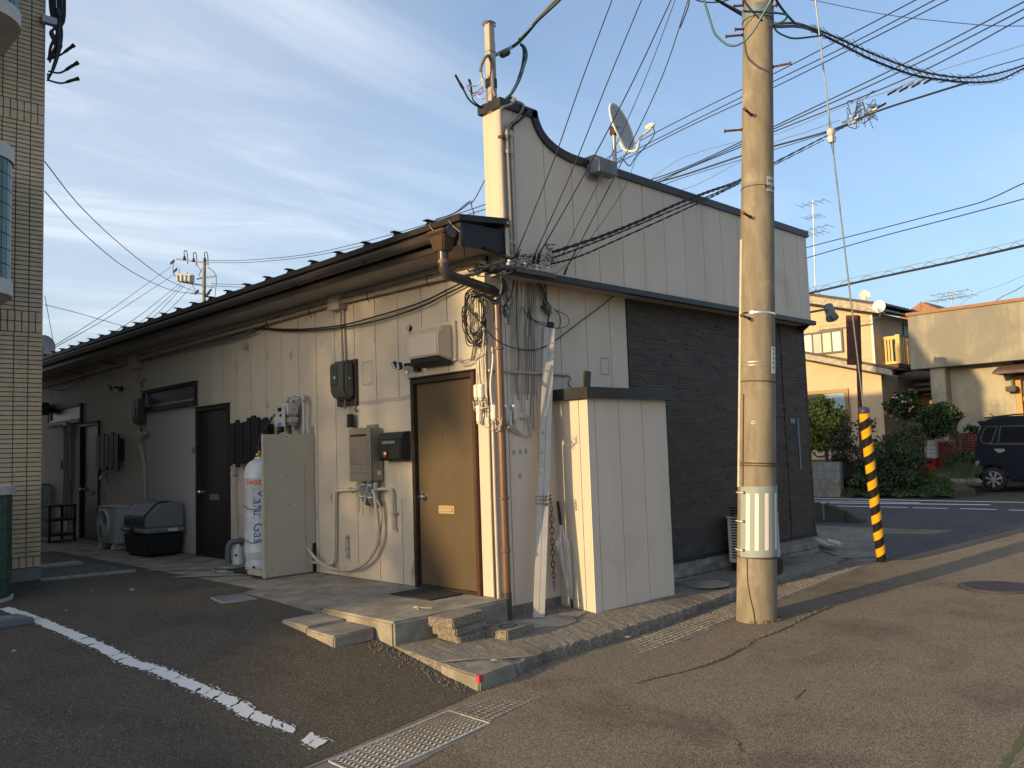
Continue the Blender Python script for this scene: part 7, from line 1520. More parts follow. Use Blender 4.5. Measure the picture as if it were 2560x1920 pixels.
# dishes on the house
def fdish(u, v, r_, x, nx, lab):
    c = LX(u, v, x); t = thing('satellite_dish', lab, 'satellite dish', c - Vector((0, 0, .3))); n_ = Vector(nx).normalized(); u_ = n_.cross(Vector((0, 0, 1))).normalized(); v_ = u_.cross(n_)
    b = MB(); b.grid([[c + u_ * (r_ * k * math.cos(a)) + v_ * (r_ * 1.05 * k * math.sin(a)) - n_ * (.08 * r_ * 2 * (1 - k * k)) for a in frange(0, 2 * math.pi, 28)] for k in (.01, .4, .75, 1)]); b.build('reflector', 'dish_white', t, smooth=True)
    MB().tube([c - v_ * r_ * .9, c - v_ * r_ * .6 + n_ * r_ * .95], .018, 6).build('feed_arm', 'dish_white', t); MB().tube([c - n_ * .1, c - n_ * .15 - Vector((0, 0, r_ * 1.3)), c + Vector((.3, .3, -r_ * 1.6))], .025, 6).build('post', 'steel_grey', t)
fdish(2162, 738, .155, HX - .5, (-.75, -.55, .35), 'upper left of the two dishes on the yellow house gable'); fdish(2197, 766, .175, HX - .7, (-.95, -.25, .25), 'lower right of the two dishes on the yellow house gable')
# antennas
def antenna(u, vt, vb, x, lab, span):
    a_, c_ = LX(u, vt, x), LX(u + 6, vb, x); t = thing('tv_antenna', lab, 'antenna', c_); MB().tube([a_, c_], .022, 6).build('mast', 'galv', t); L_ = (a_ - c_).length
    for k, q in enumerate((.96, .80, .66, .60)):
        p = c_.lerp(a_, q); w_ = span * (1, .6, 1.2, .9)[k] * .5; MB().tube([p - Vector((.1, w_, 0)), p + Vector((.1, w_, .02))], .012, 5).build('element', 'galv', t)
        for j in range(5): y = lerp(-w_, w_, j / 4); MB().tube([p + Vector((-.35, y, 0)), p + Vector((.35, y, 0))], .007, 4).build('rod', 'galv', t)
    return t
antenna(2032, 500, 715, HX + 2, 'tall thin television antenna above the yellow house', .9); antenna(2376, 730, 775, HX + 9, 'small television antenna behind the mortar-fronted shop', 1.3)
t = thing('antenna_stay', 'splayed antenna stay wires on the yellow house ridge', 'wires', LX(2042, 720, HX + 1))
for u, v in ((2012, 760), (2026, 750), (2060, 752), (2075, 770)): MB().tube([LX(2040, 722, HX + 1), LX(u, v, HX + .4)], .012, 4).build('stay', 'cable_grey', t)
# house beyond with brown gable
bh = thing('gable_house', 'house behind with an orange-brown gable roof', 'house', LX(2302, 900, 30))
ap_, lf_, rt_ = LX(2302, 754, 30), LX(2235, 803, 30), LX(2385, 790, 30)
for p, q in ((ap_, lf_), (ap_, rt_)):
    d = (q - p); MB().hexa([p + Vector((0, 0, -.38)), q + Vector((0, 0, -.38)), q + Vector((.4, 0, -.38)), p + Vector((.4, 0, -.38))], [p, q, q + Vector((.4, 0, 0)), p + Vector((.4, 0, 0))]).build('barge_board', 'gable_brown', bh, bevel=.02); MB().hexa([p + Vector((.4, 0, -.2)), q + Vector((.4, 0, -.2)), q + Vector((8, 0, -.2)), p + Vector((8, 0, -.2))], [p + Vector((.4, 0, .03)), q + Vector((.4, 0, .03)), q + Vector((8, 0, .03)), p + Vector((8, 0, .03))]).build('roof', 'roof_brown', bh)
MB().prism([ap_ + Vector((.8, 0, -.3)), lf_ + Vector((.8, 0, -.3)), Vector((30.8, lf_.y, 0)), Vector((30.8, rt_.y, 0)), rt_ + Vector((.8, 0, -.3))], (6, 0, 0)).build('wall', 'wood_grey', bh)
# shop with a big mortar fascia
SX = 18.9; sh = thing('shop', 'low shop with a broad streaked mortar fascia across the street', 'shop', LX(2420, 1150, SX))
tl, bl, tr_, br_ = LX(2269, 791, SX), LX(2277, 924, SX), LX(2560, 752, SX), LX(2560, 898, SX)
slt = (tr_.z - tl.z) / (tr_.y - tl.y); slb = (br_.z - bl.z) / (br_.y - bl.y); yR = tl.y - 11
q = [Vector((SX, tl.y, tl.z)), Vector((SX, yR, tl.z + slt * (yR - tl.y))), Vector((SX, yR, bl.z + slb * (yR - bl.y))), Vector((SX, bl.y, bl.z))]
MB().hexa([q[3], q[2], q[2] + Vector((1.1, 0, 0)), q[3] + Vector((1.1, 0, 0))], [q[0], q[1], q[1] + Vector((1.1, 0, 0)), q[0] + Vector((1.1, 0, 0))]).build('fascia', 'mortar_streak', sh)
MB().hexa([q[0] + Vector((-.05, .04, .002)), q[1] + Vector((-.05, 0, .002)), q[1] + Vector((1.15, 0, .002)), q[0] + Vector((1.15, .04, .002))], [q[0] + Vector((-.05, .04, .09)), q[1] + Vector((-.05, 0, .09)), q[1] + Vector((1.15, 0, .09)), q[0] + Vector((1.15, .04, .09))]).build('coping', 'gable_brown', sh, bevel=.01)
p0, p1, p2 = LX(2329, 1000, SX + .15), LX(2367, 1000, SX + .15), LX(2540, 1000, SX + .5)
MB().box(SX + .15, SX + 1, p1.y, p0.y, -.2, bl.z + .05).build('pilaster', 'mortar_shop', sh, bevel=.02); MB().box(SX + .5, SX + 1.05, p2.y, p1.y - .01, -.2, bl.z + .05).build('wall', 'mortar_shop', sh); MB().box(SX + .5, SX + 1.05, yR, p2.y - 1.8, -.2, bl.z + .05).build('wall', 'mortar_shop', sh)
MB().box(SX + .9, SX + 8, yR, p0.y, -.2, bl.z + .6).build('body', 'mortar_shop', sh)
c_ = LX(2491, 926, SX + .1); MB().hexa([(SX - .25, yR + 4, c_.z - .12), (SX + .5, yR + 4, c_.z + .05), (SX + .5, c_.y, c_.z + .05), (SX - .25, c_.y, c_.z - .12)], [(SX - .25, yR + 4, c_.z - .05), (SX + .5, yR + 4, c_.z + .16), (SX + .5, c_.y, c_.z + .16), (SX - .25, c_.y, c_.z - .05)]).build('canopy_roof', 'roof_brown', sh)
for k in range(8): MB().box(SX - .15, SX + .49, c_.y - .1 - .3 * k, c_.y - .04 - .3 * k, c_.z - .12, c_.z - .05).build('rafter', 'wood_grey', sh)
w_ = LX(2527, 950, SX + .3); MB().tube([(SX + .42, w_.y, w_.z + .15), (SX + .42, w_.y, w_.z - .15)], .035, 8).build('canopy_strut', 'wood_grey', sh); MB().box(SX + .2, SX + .49, w_.y - .12, w_.y + .12, w_.z - .3, w_.z - .16).build('lantern', 'black', sh, bevel=.02)
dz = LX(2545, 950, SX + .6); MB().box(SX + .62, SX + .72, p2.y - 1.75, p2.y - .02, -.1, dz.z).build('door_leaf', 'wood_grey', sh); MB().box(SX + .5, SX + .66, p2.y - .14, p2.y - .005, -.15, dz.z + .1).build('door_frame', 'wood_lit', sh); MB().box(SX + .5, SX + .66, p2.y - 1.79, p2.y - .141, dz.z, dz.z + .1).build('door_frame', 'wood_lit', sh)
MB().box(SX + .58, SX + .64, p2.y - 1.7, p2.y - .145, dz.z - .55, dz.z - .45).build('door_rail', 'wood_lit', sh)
for k in range(9): MB().box(SX + .585, SX + .625, p2.y - .22 - .16 * k, p2.y - .17 - .16 * k, .1, dz.z - .551).build('door_slat', mk('wood_red', (.22, .09, .06), rough=.6), sh)
# entrance passage between house and shop
en = thing('entrance_porch', 'dark entrance porch with timber lattice between the house and the shop', 'porch', LX(2280, 1150, 22))
e0, e1 = LX(2205, 950, 21.5), LX(2335, 950, 21.5)
MB().box(22.4, 22.6, e1.y - .4, e0.y + .3, -.2, 2.6).build('back_wall', 'wood_grey', en)
r0 = LX(2270, 912, 21); MB().hexa([(20.3, e1.y - .5, r0.z - .45), (22.8, e1.y - .5, r0.z + .25), (22.8, e0.y + .2, r0.z + .25), (20.3, e0.y + .2, r0.z - .45)], [(20.3, e1.y - .5, r0.z - .38), (22.8, e1.y - .5, r0.z + .33), (22.8, e0.y + .2, r0.z + .33), (20.3, e0.y + .2, r0.z - .38)]).build('porch_roof', 'roof_brown', en)
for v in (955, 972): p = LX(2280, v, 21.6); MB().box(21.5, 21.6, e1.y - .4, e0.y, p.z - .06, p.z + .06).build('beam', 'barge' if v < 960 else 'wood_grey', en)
p = LX(2240, 985, 21.4); MB().box(20.6, 22.3, e1.y - .4, e0.y - .1, p.z + .0, p.z + .08).build('lower_canopy', 'roof_brown', en)
g0_, g1_ = LX(2291, 990, 21.9), LX(2335, 1010, 21.9); MB().box(21.85, 21.9, g1_.y, g0_.y, g1_.z, g0_.z).build('transom', 'wood_lit', en)
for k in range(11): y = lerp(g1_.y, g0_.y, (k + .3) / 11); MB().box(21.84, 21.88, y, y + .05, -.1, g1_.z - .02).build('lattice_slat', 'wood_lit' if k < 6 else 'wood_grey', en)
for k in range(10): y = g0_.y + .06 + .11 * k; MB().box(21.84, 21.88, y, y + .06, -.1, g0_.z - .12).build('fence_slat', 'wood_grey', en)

# ------------------------------------------------------------------ block wall, brick wall, planter soil
BX = 15.1; bw = thing('block_wall', 'grey concrete block garden wall across the street', 'wall', LX(2060, 1240, BX))
z0_, z1_, zt_ = LX(2060, 1243, BX).z, LX(2060, 1199, BX).z, LX(2060, 1155, BX).z; yw = LX(2101, 1200, BX).y
MB().box(BX - .02, BX + .3, yw, yw + 5, z0_ - .2, z1_).build('footing', 'block_old', bw, bevel=.02)
hh = (zt_ - z1_) / 2
for j in range(2):
    y = yw
    if j: MB().box(BX + .01, BX + .16, y + .004, y + .19, z1_ + hh * j + .004, z1_ + hh * (j + 1) - .004).build('block', 'block_grey', bw, bevel=.006); y += .195
    while y < yw + 4.6: MB().box(BX + .01, BX + .16, y + .004, y + .386, z1_ + hh * j + .004, z1_ + hh * (j + 1) - .004).build('block', 'block_grey', bw, bevel=.006); y += .39
MB().box(BX + .02, BX + .15, yw + .01, yw + 4.9, z1_, zt_ - .006).build('mortar', 'block_old', bw)
MB().box(BX + .17, HX - .5, yw + .0, yw + 6, -.1, zt_ - .02).build('garden_soil', 'soil', bw)
KX = 18.3; bk = thing('brick_wall', 'low red brick garden wall with a pier behind the shrubs', 'wall', LX(2390, 1165, KX))
def brickwork(ya, yb, za, zb, x):
    MB().box(x + .008, x + .2, ya, yb, za, zb).build('mortar', 'brick_mortar', bk); ch = .068; cw_ = .165; z = za; j = 0
    while z + ch * .7 < zb:
        y = ya - (cw_ / 2 if j % 2 else 0)
        while y < yb:
            a_, c_ = max(ya, y) + .007, min(yb, y + cw_) - .007
            if c_ - a_ > .03: MB().box(x, x + .1, a_, c_, z + .006, z + ch - .006).build('brick', random.choice(('brick_red', 'brick_red', 'brick_dark')), bk)
            y += cw_
        z += ch; j += 1
pl_, pr_ = LX(2343, 1170, KX), LX(2381, 1100, KX); brickwork(pr_.y, pl_.y, pl_.z + .0, pr_.z, KX); MB().box(KX - .03, KX + .25, pr_.y - .02, pl_.y + .02, pl_.z - .14, pl_.z - .002).build('pier_base', 'block_grey', bk)
wl_, wr_ = LX(2375, 1136, KX + .3), LX(2445, 1082, KX + .3); brickwork(wr_.y - 2.0, wl_.y, wl_.z - .4, wr_.z, KX + .3)
bxs = LX(2316, 1146, KX - .1), LX(2342, 1101, KX - .1); t = thing('foam_box', 'white polystyrene box standing on a red crate by the brick pier', 'box', bxs[0]); MB().box(KX - .2, KX - .02, bxs[1].y, bxs[0].y, bxs[0].z, bxs[1].z).build('box', 'render_white', t, bevel=.02)
for v0, v1 in ((1112, 1114), (1122, 1124), (1132, 1134)): a_, c_ = LX(2325, v0, KX - .2), LX(2338, v1, KX - .2); MB().box(KX - .204, KX - .199, c_.y, a_.y, c_.z, a_.z).build('moulding', 'concrete_pale', t)
a_, c_ = LX(2312, 1168, KX - .1), LX(2345, 1146, KX - .1); t = thing('beer_crate', 'red plastic crate under the white box beside the brick pier', 'crate', a_); mk('crate_red', (.45, .02, .025), rough=.45)
f = MB(); y0, y1, z0, z1 = c_.y, a_.y, a_.z, bxs[0].z - .01; f.box(KX - .32, KX - .3, y0, y1, z0, lerp(z0, z1, .45)); f.build('front', 'crate_red', t)
for ya, yb, za, zb in ((y0, y0 + .05, .45, 1), (y1 - .05, y1, .45, 1), (y0 + .05, y1 - .05, .86, 1)): MB().box(KX - .32, KX - .3, ya, yb, lerp(z0, z1, za) + .001, lerp(z0, z1, zb)).build('front_rim', 'crate_red', t)
MB().box(KX - .3, KX - .05, y0, y0 + .02, z0, z1).build('side', 'crate_red', t); MB().box(KX - .3, KX - .05, y1 - .02, y1, z0, z1).build('side', 'crate_red', t); MB().box(KX - .29, KX - .06, y0 + .03, y1 - .03, z0 + .02, lerp(z0, z1, .8)).build('bottles', 'black', t)
MB().obox(LX(2405, 1203, 16.2), (.2, .1, 0), (-.1, .38, 0), (0, 0, .06)).build('rubble_slab', 'block_old', bevel=.04, label='low concrete slab half hidden in the grass by the car', cat='slab')

# ------------------------------------------------------------------ plants
def leafmat(n, a, c, d): return mk(n, a, c, scale=9, rough=.6, c3=d, c3scale=2.2, c3lo=.45, c3hi=.62, spec=.3)
leafmat('leaf_dark', (.020, .042, .014), (.035, .062, .02), (.05, .075, .028)); leafmat('leaf_mid', (.04, .07, .018), (.06, .095, .025), (.03, .05, .016)); leafmat('leaf_yellow', (.30, .29, .05), (.17, .19, .035), (.09, .12, .025)); leafmat('leaf_olive', (.10, .105, .045), (.07, .08, .03), (.12, .11, .06)); leafmat('leaf_grass', (.045, .075, .02), (.06, .09, .028), (.035, .05, .018)); leafmat('leaf_red', (.07, .045, .035), (.045, .045, .025), (.05, .06, .03))
mk('bark', (.10, .08, .06), (.065, .05, .04), scale=18, rough=.95, bump=.5, bscale=60); mk('petal', (.62, .24, .20), (.70, .42, .36), scale=20, rough=.6)
def foliage(b, c, rad, n, s_, clumps=14, flat=0, seed=0):
    rnd = random.Random(seed); c = Vector(c); cs = []
    for i in range(clumps):
        d = Vector((rnd.gauss(0, 1), rnd.gauss(0, 1), rnd.gauss(0, 1))).normalized() * (rnd.uniform(.45, .95)); cs.append((Vector((d.x * rad[0], d.y * rad[1], d.z * rad[2])), rnd.uniform(.22, .42)))
    for i in range(n):
        if rnd.random() < .3:
            d = Vector((rnd.gauss(0, 1), rnd.gauss(0, 1), rnd.gauss(0, 1))).normalized() * rnd.random() ** .4; p = Vector((d.x * rad[0], d.y * rad[1], d.z * rad[2])) * .85
        else:
            o_, k = rnd.choice(cs); d = Vector((rnd.gauss(0, 1), rnd.gauss(0, 1), rnd.gauss(0, 1))).normalized() * rnd.random() ** .33; p = o_ + Vector((d.x * rad[0], d.y * rad[1], d.z * rad[2])) * k
        p = c + p; t_ = Vector((rnd.gauss(0, 1), rnd.gauss(0, 1), rnd.gauss(0, 1) - flat)).normalized(); o_ = t_.orthogonal().normalized(); o_ = (Matrix.Rotation(rnd.uniform(0, 6.3), 3, t_) @ o_); L_ = s_ * rnd.uniform(.6, 1.3)
        b.add([p, p + t_ * L_ * .5 + o_ * L_ * .28, p + t_ * L_, p + t_ * L_ * .5 - o_ * L_ * .28], [(0, 1, 2, 3)])
    return b
def plant(name, lab, cat, base, crowns, leaf, n, s_, stems, seed, grp=None, flowers=0, clumps=14, bm_='bark'):
    t = thing(name, lab, cat, base, grp)
    b = MB()
    for k, (c, rad) in enumerate(crowns): foliage(b, c, rad, int(n * rad[1] * rad[2] / (crowns[0][1][1] * crowns[0][1][2])), s_, clumps, seed=seed + k)
    b.build('crown', leaf, t)
    for pts, r0, r1 in stems:
        c = curve(pts, 5); MB().tube(c, [lerp(r0, r1, i / (len(c) - 1)) for i in range(len(c))], 7).build('trunk', bm_, t, smooth=True)
    if flowers:
        rnd = random.Random(seed + 50)
        for i in range(flowers):
            c, rad = crowns[0]; d = Vector((-abs(rnd.gauss(0, 1)) - .3, rnd.gauss(0, 1), rnd.gauss(0, 1))).normalized(); p = Vector(c) + Vector((d.x * rad[0], d.y * rad[1], d.z * rad[2])) * .98
            MB().lathe([(.008, 0), (.028, .012), (.032, .024), (.016, .032)], p, d, 7).build('flower', 'petal', t)
    return t
P_ = lambda u, v, x: LX(u, v, x)
X1 = 15.9; k_ = .0098
plant('topiary_tree', 'rounded yellow-green clipped tree on the block wall bed', 'tree', P_(2067, 1165, X1), [(P_(2060, 1060, X1), (.62, .60, .58)), (P_(2085, 1085, X1), (.4, .42, .40)), (P_(2035, 1095, X1), (.4, .40, .42))], 'leaf_yellow', 5200, .10, [([P_(2068, 1168, X1), P_(2066, 1130, X1), P_(2060, 1090, X1)], .055, .03), ([P_(2066, 1125, X1), P_(2045, 1120, X1), P_(2025, 1105, X1)], .03, .015), ([P_(2067, 1122, X1), P_(2085, 1112, X1), P_(2100, 1100, X1)], .03, .012), ([P_(2064, 1140, X1), P_(2045, 1142, X1), P_(2030, 1130, X1), P_(2020, 1118, X1)], .025, .012)], 1, clumps=20)
plant('broadleaf_shrub', 'big dark green shrub behind the striped guy wire guard', 'shrub', P_(2215, 1235, 15.6), [(P_(2212, 1150, 15.9), (.75, .80, .62)), (P_(2180, 1180, 15.6), (.5, .55, .55)), (P_(2255, 1175, 15.7), (.6, .62, .6)), (P_(2215, 1205, 15.4), (.5, .9, .4))], 'leaf_dark', 4200, .085, [([P_(2214, 1235, 15.9), P_(2212, 1190, 15.9), P_(2205, 1130, 15.9)], .05, .02)], 2, clumps=22)
plant('airy_shrub', 'light olive twiggy shrub between the dark shrub and the crate', 'shrub', P_(2290, 1200, 16.6), [(P_(2272, 1085, 16.8), (.5, .46, .36)), (P_(2278, 1125, 16.6), (.5, .40, .5))], 'leaf_olive', 3400, .06, [([P_(2288 + 4 * k, 1195, 16.4), P_(2284 + 10 * k, 1150, 16.3), P_(2278 + 13 * k, 1105, 16.3)], .014, .005) for k in range(-3, 4)], 3, clumps=18)
plant('twiggy_shrub', 'thin reddish shrub with bare twigs behind the striped guard', 'shrub', P_(2120, 1190, 15.6), [(P_(2118, 1085, 15.6), (.35, .42, .55)), (P_(2172, 1062, 15.6), (.25, .25, .22)), (P_(2105, 1130, 15.5), (.35, .45, .4))], 'leaf_red', 700, .075, [([P_(2122 + 3 * k, 1195, 15.6), P_(2118 + 7 * k, 1130, 15.55), P_(2114 + 9 * k + 6 * (k % 2), 1050 + 6 * abs(k), 15.5)], .014, .004) for k in range(-4, 6)], 4)
plant('camellia_bush', 'camellia bush with pink flowers in front of the porch', 'bush', P_(2262, 1090, 18.6), [(P_(2256, 1018, 18.6), (.48, .46, .38)), (P_(2262, 1000, 18.6), (.35, .35, .28))], 'leaf_dark', 2600, .10, [([P_(2262 + 3 * k, 1090, 18.6), P_(2260 + 7 * k, 1055, 18.5), P_(2257 + 12 * k, 1025, 18.5)], .022, .008) for k in range(-2, 3)], 5, flowers=22, clumps=18)
plant('garden_pine', 'dark cloud-pruned tree with a crooked trunk before the brick wall', 'tree', P_(2403, 1165, 17.6), [(P_(2336, 1055, 17.4), (.55, .52, .40)), (P_(2352, 1028, 17.5), (.5, .48, .24)), (P_(2330, 1080, 17.3), (.4, .34, .2)), (P_(2392, 1040, 17.6), (.18, .16, .10)), (P_(2430, 1072, 17.5), (.15, .16, .08))], 'leaf_dark', 3600, .085, [([P_(2404, 1165, 17.6), P_(2403, 1130, 17.6), P_(2400, 1096, 17.6), P_(2388, 1072, 17.6), P_(2396, 1046, 17.6), P_(2384, 1030, 17.6)], .07, .02), ([P_(2401, 1100, 17.6), P_(2384, 1085, 17.6), P_(2372, 1055, 17.6), P_(2362, 1040, 17.6)], .035, .012), ([P_(2402, 1105, 17.6), P_(2415, 1090, 17.6), P_(2432, 1075, 17.55)], .03, .01), ([P_(2390, 1075, 17.6), P_(2370, 1065, 17.6), P_(2350, 1070, 17.5)], .025, .01), ([P_(2404, 1130, 17.5), P_(2385, 1118, 17.4), P_(2372, 1108, 17.3)], .05, .04)], 6, clumps=18, bm_='bark')
plant('low_shrub', 'low dark shrub beside the rear of the car', 'shrub', P_(2415, 1185, 17.0), [(P_(2408, 1145, 17.2), (.4, .42, .18)), (P_(2400, 1158, 17.1), (.35, .4, .2))], 'leaf_mid', 1400, .07, [([P_(2410, 1185, 17.1), P_(2408, 1150, 17.1)], .02, .01)], 7)
plant('bare_sapling', 'thin bare sapling on the bed left of the striped guard', 'shrub', P_(2100, 1165, 15.7), [(P_(2096, 1105, 15.7), (.2, .22, .2))], 'leaf_olive', 90, .05, [([P_(2098 + 2 * k, 1165, 15.7), P_(2095 + 4 * k, 1135, 15.7), P_(2090 + 8 * k, 1108, 15.7)], .02, .006) for k in (-1, 0, 1)], 8)
# ground cover in front and grass
random.seed(41); b = MB()
for i in range(9000):
    u = random.uniform(2103, 2385); tpx = (u - 2103) / 282; top = 1192 + 14 * math.sin(u * .05) + (16 if u > 2340 else 0); v = lerp(1240 + 3 * math.sin(u * .09), top, random.random() ** 1.2); x = lerp(14.95, 16.0, (1240 - v) / 50 + random.uniform(-.1, .1)); p = LX(u, v, x)
    t_ = Vector((random.gauss(0, 1), random.gauss(0, 1), random.gauss(.5, 1))).normalized(); o_ = t_.orthogonal().normalized(); s_ = random.uniform(.03, .07); b.add([p, p + t_ * s_ * .5 + o_ * s_ * .3, p + t_ * s_, p + t_ * s_ * .5 - o_ * s_ * .3], [(0, 1, 2, 3)])
b.build('ground_cover', 'leaf_mid', label='dense low green ground cover along the far kerb', cat='ground cover', kind='stuff')
b = MB(); 
for i in range(40): u = random.uniform(2110, 2380); p = LX(u, 1238, 15.2); b.lathe([(.35, 0), (.28, .2), (.1, .3)], (p.x + .5 + random.uniform(-.2, .2), p.y, p.z - .1), n=8)
b.build('mound', 'soil', kind='structure')
b = MB()
for i in range(1500):
    u, v = random.gauss(2405, 17), random.gauss(1180, 9); p = LX(u, v, lerp(16.2, 17.4, (1196 - v) / 40)); h = random.uniform(.06, .20); d = Vector((random.uniform(-.04, .04), random.uniform(-.05, .05), h)); b.add([p - Vector((0, .008, 0)), p + Vector((0, .008, 0)), p + d], [(0, 1, 2)])
for i in range(900):
    u, v = random.uniform(2080, 2120), random.uniform(1140, 1160); p = LX(u, v, 15.6); h = random.uniform(.05, .14); b.add([p - Vector((0, .008, 0)), p + Vector((0, .008, 0)), p + Vector((0, random.uniform(-.05, .05), h))], [(0, 1, 2)])
b.build('grass', 'leaf_grass', label='rough grass beside the car and on the raised bed', cat='grass', kind='stuff')

# ------------------------------------------------------------------ car
CX = 17.1; ca = thing('parked_car', 'dark blue boxy kei car parked beside the shop', 'car', LX(2500, 1228, CX))
mk('car_paint', (.006, .011, .018), (.008, .013, .02), scale=2, rough=.22, spec=.3); mk('car_grey', (.05, .053, .056), rough=.35); mk('car_glass', (.006, .006, .007), rough=.08, spec=.4); mk('tyre', (.018, .018, .018), rough=.85); mk('lamp_clear', (.35, .36, .38), rough=.15)
C = lambda u, v, x=CX: LX(u, v, x)
zg = C(2485, 1227.5).z; yrr = C(2437, 1150).y
prof = [C(2439, 1199), C(2436, 1176), C(2438, 1150), C(2437, 1125), C(2441, 1096), C(2450, 1070), C(2458, 1056), C(2468, 1047), C(2500, 1041), C(2560, 1038)]
L0 = prof[-1].y; zt_ = prof[-1].z
ext = [(L0 - .6, zt_ - .005), (L0 - 1.0, zt_ - .05), (L0 - 1.55, zt_ - .52), (L0 - 2.15, zt_ - .66), (L0 - 2.25, zt_ - .95), (L0 - 2.25, zg + .24), (L0 - 1.9, zg + .2)]
prof = [(p.y, p.z) for p in prof] + ext + [(C(2532, 1203).y, C(2532, 1203).z)]
wc = C(2484.5, 1198.5); wr_ = (C(2484, 1170).z - zg) / 2
arch = [(wc.y + (wr_ + .06) * math.cos(a), wc.z + (wr_ + .06) * math.sin(a)) for a in frange(math.pi * 1.02, -.06, 12)]
body = prof + [q for q in sorted(arch, key=lambda q: q[0]) if q[1] > C(2532, 1204).z]
MB().prism([(CX, y, z) for y, z in body], (1.45, 0, 0)).build('body', 'car_paint', ca, bevel=.03, seg=3, smooth=True)
def cpan(pts, mat, nm, off, par=ca, th=.012): return MB().prism([C(u, v) - Vector((off, 0, 0)) for u, v in pts], (th, 0, 0)).build(nm, mat, par, bevel=.004)
cpan([(2450, 1098), (2456, 1080), (2464, 1066), (2495, 1064), (2480, 1109), (2458, 1108), (2452, 1103)], 'car_grey', 'window_trim', .006); cpan([(2454, 1098), (2459, 1081), (2466, 1068), (2491, 1066), (2477, 1106), (2460, 1105), (2456, 1102)], 'car_glass', 'rear_quarter_window', .012)
cpan([(2494, 1107), (2500, 1064), (2620, 1062), (2620, 1110)], 'car_grey', 'window_trim', .006); cpan([(2498, 1106), (2503, 1067), (2618, 1065), (2618, 1107)], 'car_glass', 'door_window', .012)
cpan([(2452, 1103), (2458, 1108), (2476, 1112), (2620, 1113), (2620, 1109), (2478, 1108), (2460, 1105)], 'car_grey', 'waist_trim', .014)
cpan([(2485, 1122), (2511, 1122), (2512, 1128), (2502, 1132), (2494, 1131)], 'chrome', 'door_handle', .02); cpan([(2438, 1152), (2450, 1152), (2440, 1171), (2437, 1172)], 'lamp_clear', 'tail_lamp', .01); cpan([(2437, 1172), (2446, 1170), (2447, 1176), (2437, 1177)], 'car_grey', 'bumper_trim', .008)
MB().prism([C(2442, 1053), C(2460, 1052), C(2462, 1058), C(2452, 1066)], (1.4, 0, 0)).build('rear_spoiler', 'car_paint', ca, bevel=.01); MB().tube([C(2497, 1050, CX + .5), C(2475, 1034, CX + .5)], .012, 6).build('aerial', 'black', ca)
MB().tube([(CX + .12, yrr - .25, zt_ - .02), (CX + .12, yrr - .9, zt_ + .03), (CX + .12, yrr - 2.4, zt_ + .03)], .018, 6).build('roof_rail', 'black', ca)
MB().box(CX + .05, CX + 1.4, prof[15][0] if False else L0 - 1.9, yrr - .25, zg + .2, zg + .3).build('underbody', 'black', ca)
for yy_ in (wc.y, wc.y - 2.42):
    w_ = MB().lathe([(wr_ * .60, .0), (wr_ * .92, .0), (wr_, .02), (wr_, .13), (wr_ * .92, .15)], (CX - .02, yy_, zg + wr_), (1, 0, 0), 32).build('wheel', 'tyre', ca, smooth=True)
    rr_ = wr_ * .70; c = Vector((CX - .03, yy_, zg + wr_)); MB().lathe([(rr_, .005), (rr_ * .9, .03), (.01, .035)], c, (1, 0, 0), 28, cap=False).build('rim_back', 'black', w_); MB().lathe([(rr_ * 1.0, .0), (rr_ * 1.02, -.006), (rr_ * .93, -.008), (rr_ * .90, .004)], c, (1, 0, 0), 32, cap=False).build('rim', 'chrome', w_, smooth=True)
    for k in range(7):
        a = 2 * math.pi * k / 7 + .25; d = Vector((0, math.cos(a), math.sin(a))); s2 = Vector((0, -math.sin(a), math.cos(a)))
        MB().hexa([c + d * .05 - s2 * .02, c + d * rr_ * .93 - s2 * .032, c + d * rr_ * .93 + s2 * .032, c + d * .05 + s2 * .02][::-1], [q - Vector((.014, 0, 0)) for q in (c + d * .05 - s2 * .014, c + d * rr_ * .93 - s2 * .022, c + d * rr_ * .93 + s2 * .022, c + d * .05 + s2 * .014)][::-1]).build('spoke', 'galv', w_)
    MB().lathe([(.055, 0), (.05, -.016), (.01, -.02)], c, (1, 0, 0), 14).build('hub', 'galv', w_)

# ------------------------------------------------------------------ street markings and kerb across the junction
def mark(pl, w_, lab):
    L_ = [fit_gz(u, v) for u, v in pl]; b = MB(); b.grid([[Vector((p.x + w_ / 2, p.y, gz(p.x, p.y) + .008)) for p in L_], [Vector((p.x - w_ / 2, p.y, gz(p.x, p.y) + .008)) for p in L_]][::-1]); o = b.build('road_line', 'white_paint', kind='structure'); return o
mark(((1990, 1246), (2100, 1248), (2300, 1252), (2560, 1257), (2660, 1259)), .16, ''); mark(((1990, 1253), (2130, 1254), (2220, 1256), (2300, 1258)), .16, ''); mark(((1990, 1256.5), (2120, 1258.5), (2330, 1261), (2475, 1263)), .20, ''); 
for a_, c_ in (((2086, 1265.5), (2270, 1269.5)), ((2282, 1270), (2370, 1272)), ((2400, 1272.5), (2492, 1275)), ((2522, 1276), (2570, 1277))): mark((a_, c_), .13, '')
kr = MB(); kp = [(fit_gz(1990, 1306), .34), (fit_gz(2058, 1304), .34), (fit_gz(2062, 1304), .34), (fit_gz(2115, 1306), .20), (fit_gz(2150, 1309), .06), (fit_gz(2162, 1309), .03)]
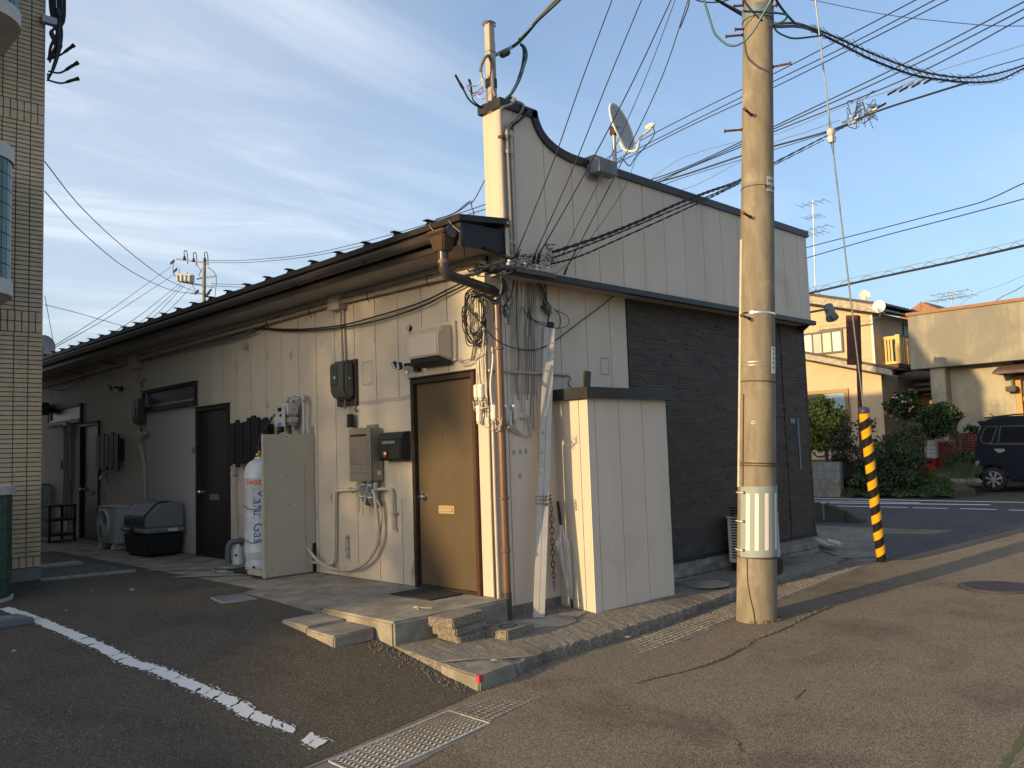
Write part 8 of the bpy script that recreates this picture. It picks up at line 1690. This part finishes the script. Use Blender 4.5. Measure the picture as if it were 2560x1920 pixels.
for (p, h), (q, h2) in zip(kp, kp[1:]):
    if (q - p).length < .1: continue
    d = (q - p).normalized(); n_ = Vector((-d.y, d.x, 0)); n_ = n_ if n_.x > 0 else -n_; kr = MB().hexa([p - Vector((0, 0, .1)), q - Vector((0, 0, .1)), q + n_ * .2 - Vector((0, 0, .1)), p + n_ * .2 - Vector((0, 0, .1))], [p + Vector((0, 0, h)), q + Vector((0, 0, h2)), q + n_ * .18 + Vector((0, 0, h2)), p + n_ * .18 + Vector((0, 0, h))]); kr.build('kerb_stone', mk('kerb_mossy', (.085, .085, .065), (.055, .06, .045), scale=9, rough=.95, bump=.5, bscale=60), kind='structure', bevel=.015)
# ramped concrete apron and darker patch at the junction
b = MB(); q = [fit_gz(u, v) for u, v in ((2040, 1325), (2105, 1322), (2180, 1328), (2200, 1352), (2190, 1395), (2112, 1398), (2060, 1380))]; b.poly([Vector((p.x, p.y, gz(p.x, p.y) + .012)) for p in q][::-1]); b.build('junction_apron', 'gutter_concrete', kind='structure')
b = MB(); q = [fit_gz(u, v) for u, v in ((2140, 1340), (2170, 1334), (2330, 1336), (2420, 1322), (2560, 1318), (2560, 1330), (2400, 1372), (2280, 1400), (2205, 1402), (2175, 1380), (2142, 1355))]; b.poly([Vector((p.x, p.y, gz(p.x, p.y) + .006)) for p in q][::-1]); b.build('asphalt_patch', 'asphalt_street', kind='structure')
# cloth and pale pipe piece lying by the far corner
a_, c_ = fit_gz(2072, 1383.5), fit_gz(2102, 1386); MB().tube([a_ + Vector((0, 0, .17)), c_ + Vector((0, 0, .14))], .03, 8).build('pipe_piece', 'white_plastic', label='short white pipe piece lying at the far pavement corner', cat='pipe', smooth=True)
b = MB(); q = [(2040, 1356), (2062, 1366), (2085, 1378), (2094, 1383), (2070, 1380), (2050, 1372), (2042, 1365)]; b.prism([fit_gz(u, v) + Vector((0, 0, .05)) for u, v in q], (0, 0, .04)); b.build('plastic_sheet', 'pad_grey', label='pale plastic sheet lying at the far pavement corner', cat='sheet', bevel=.01)
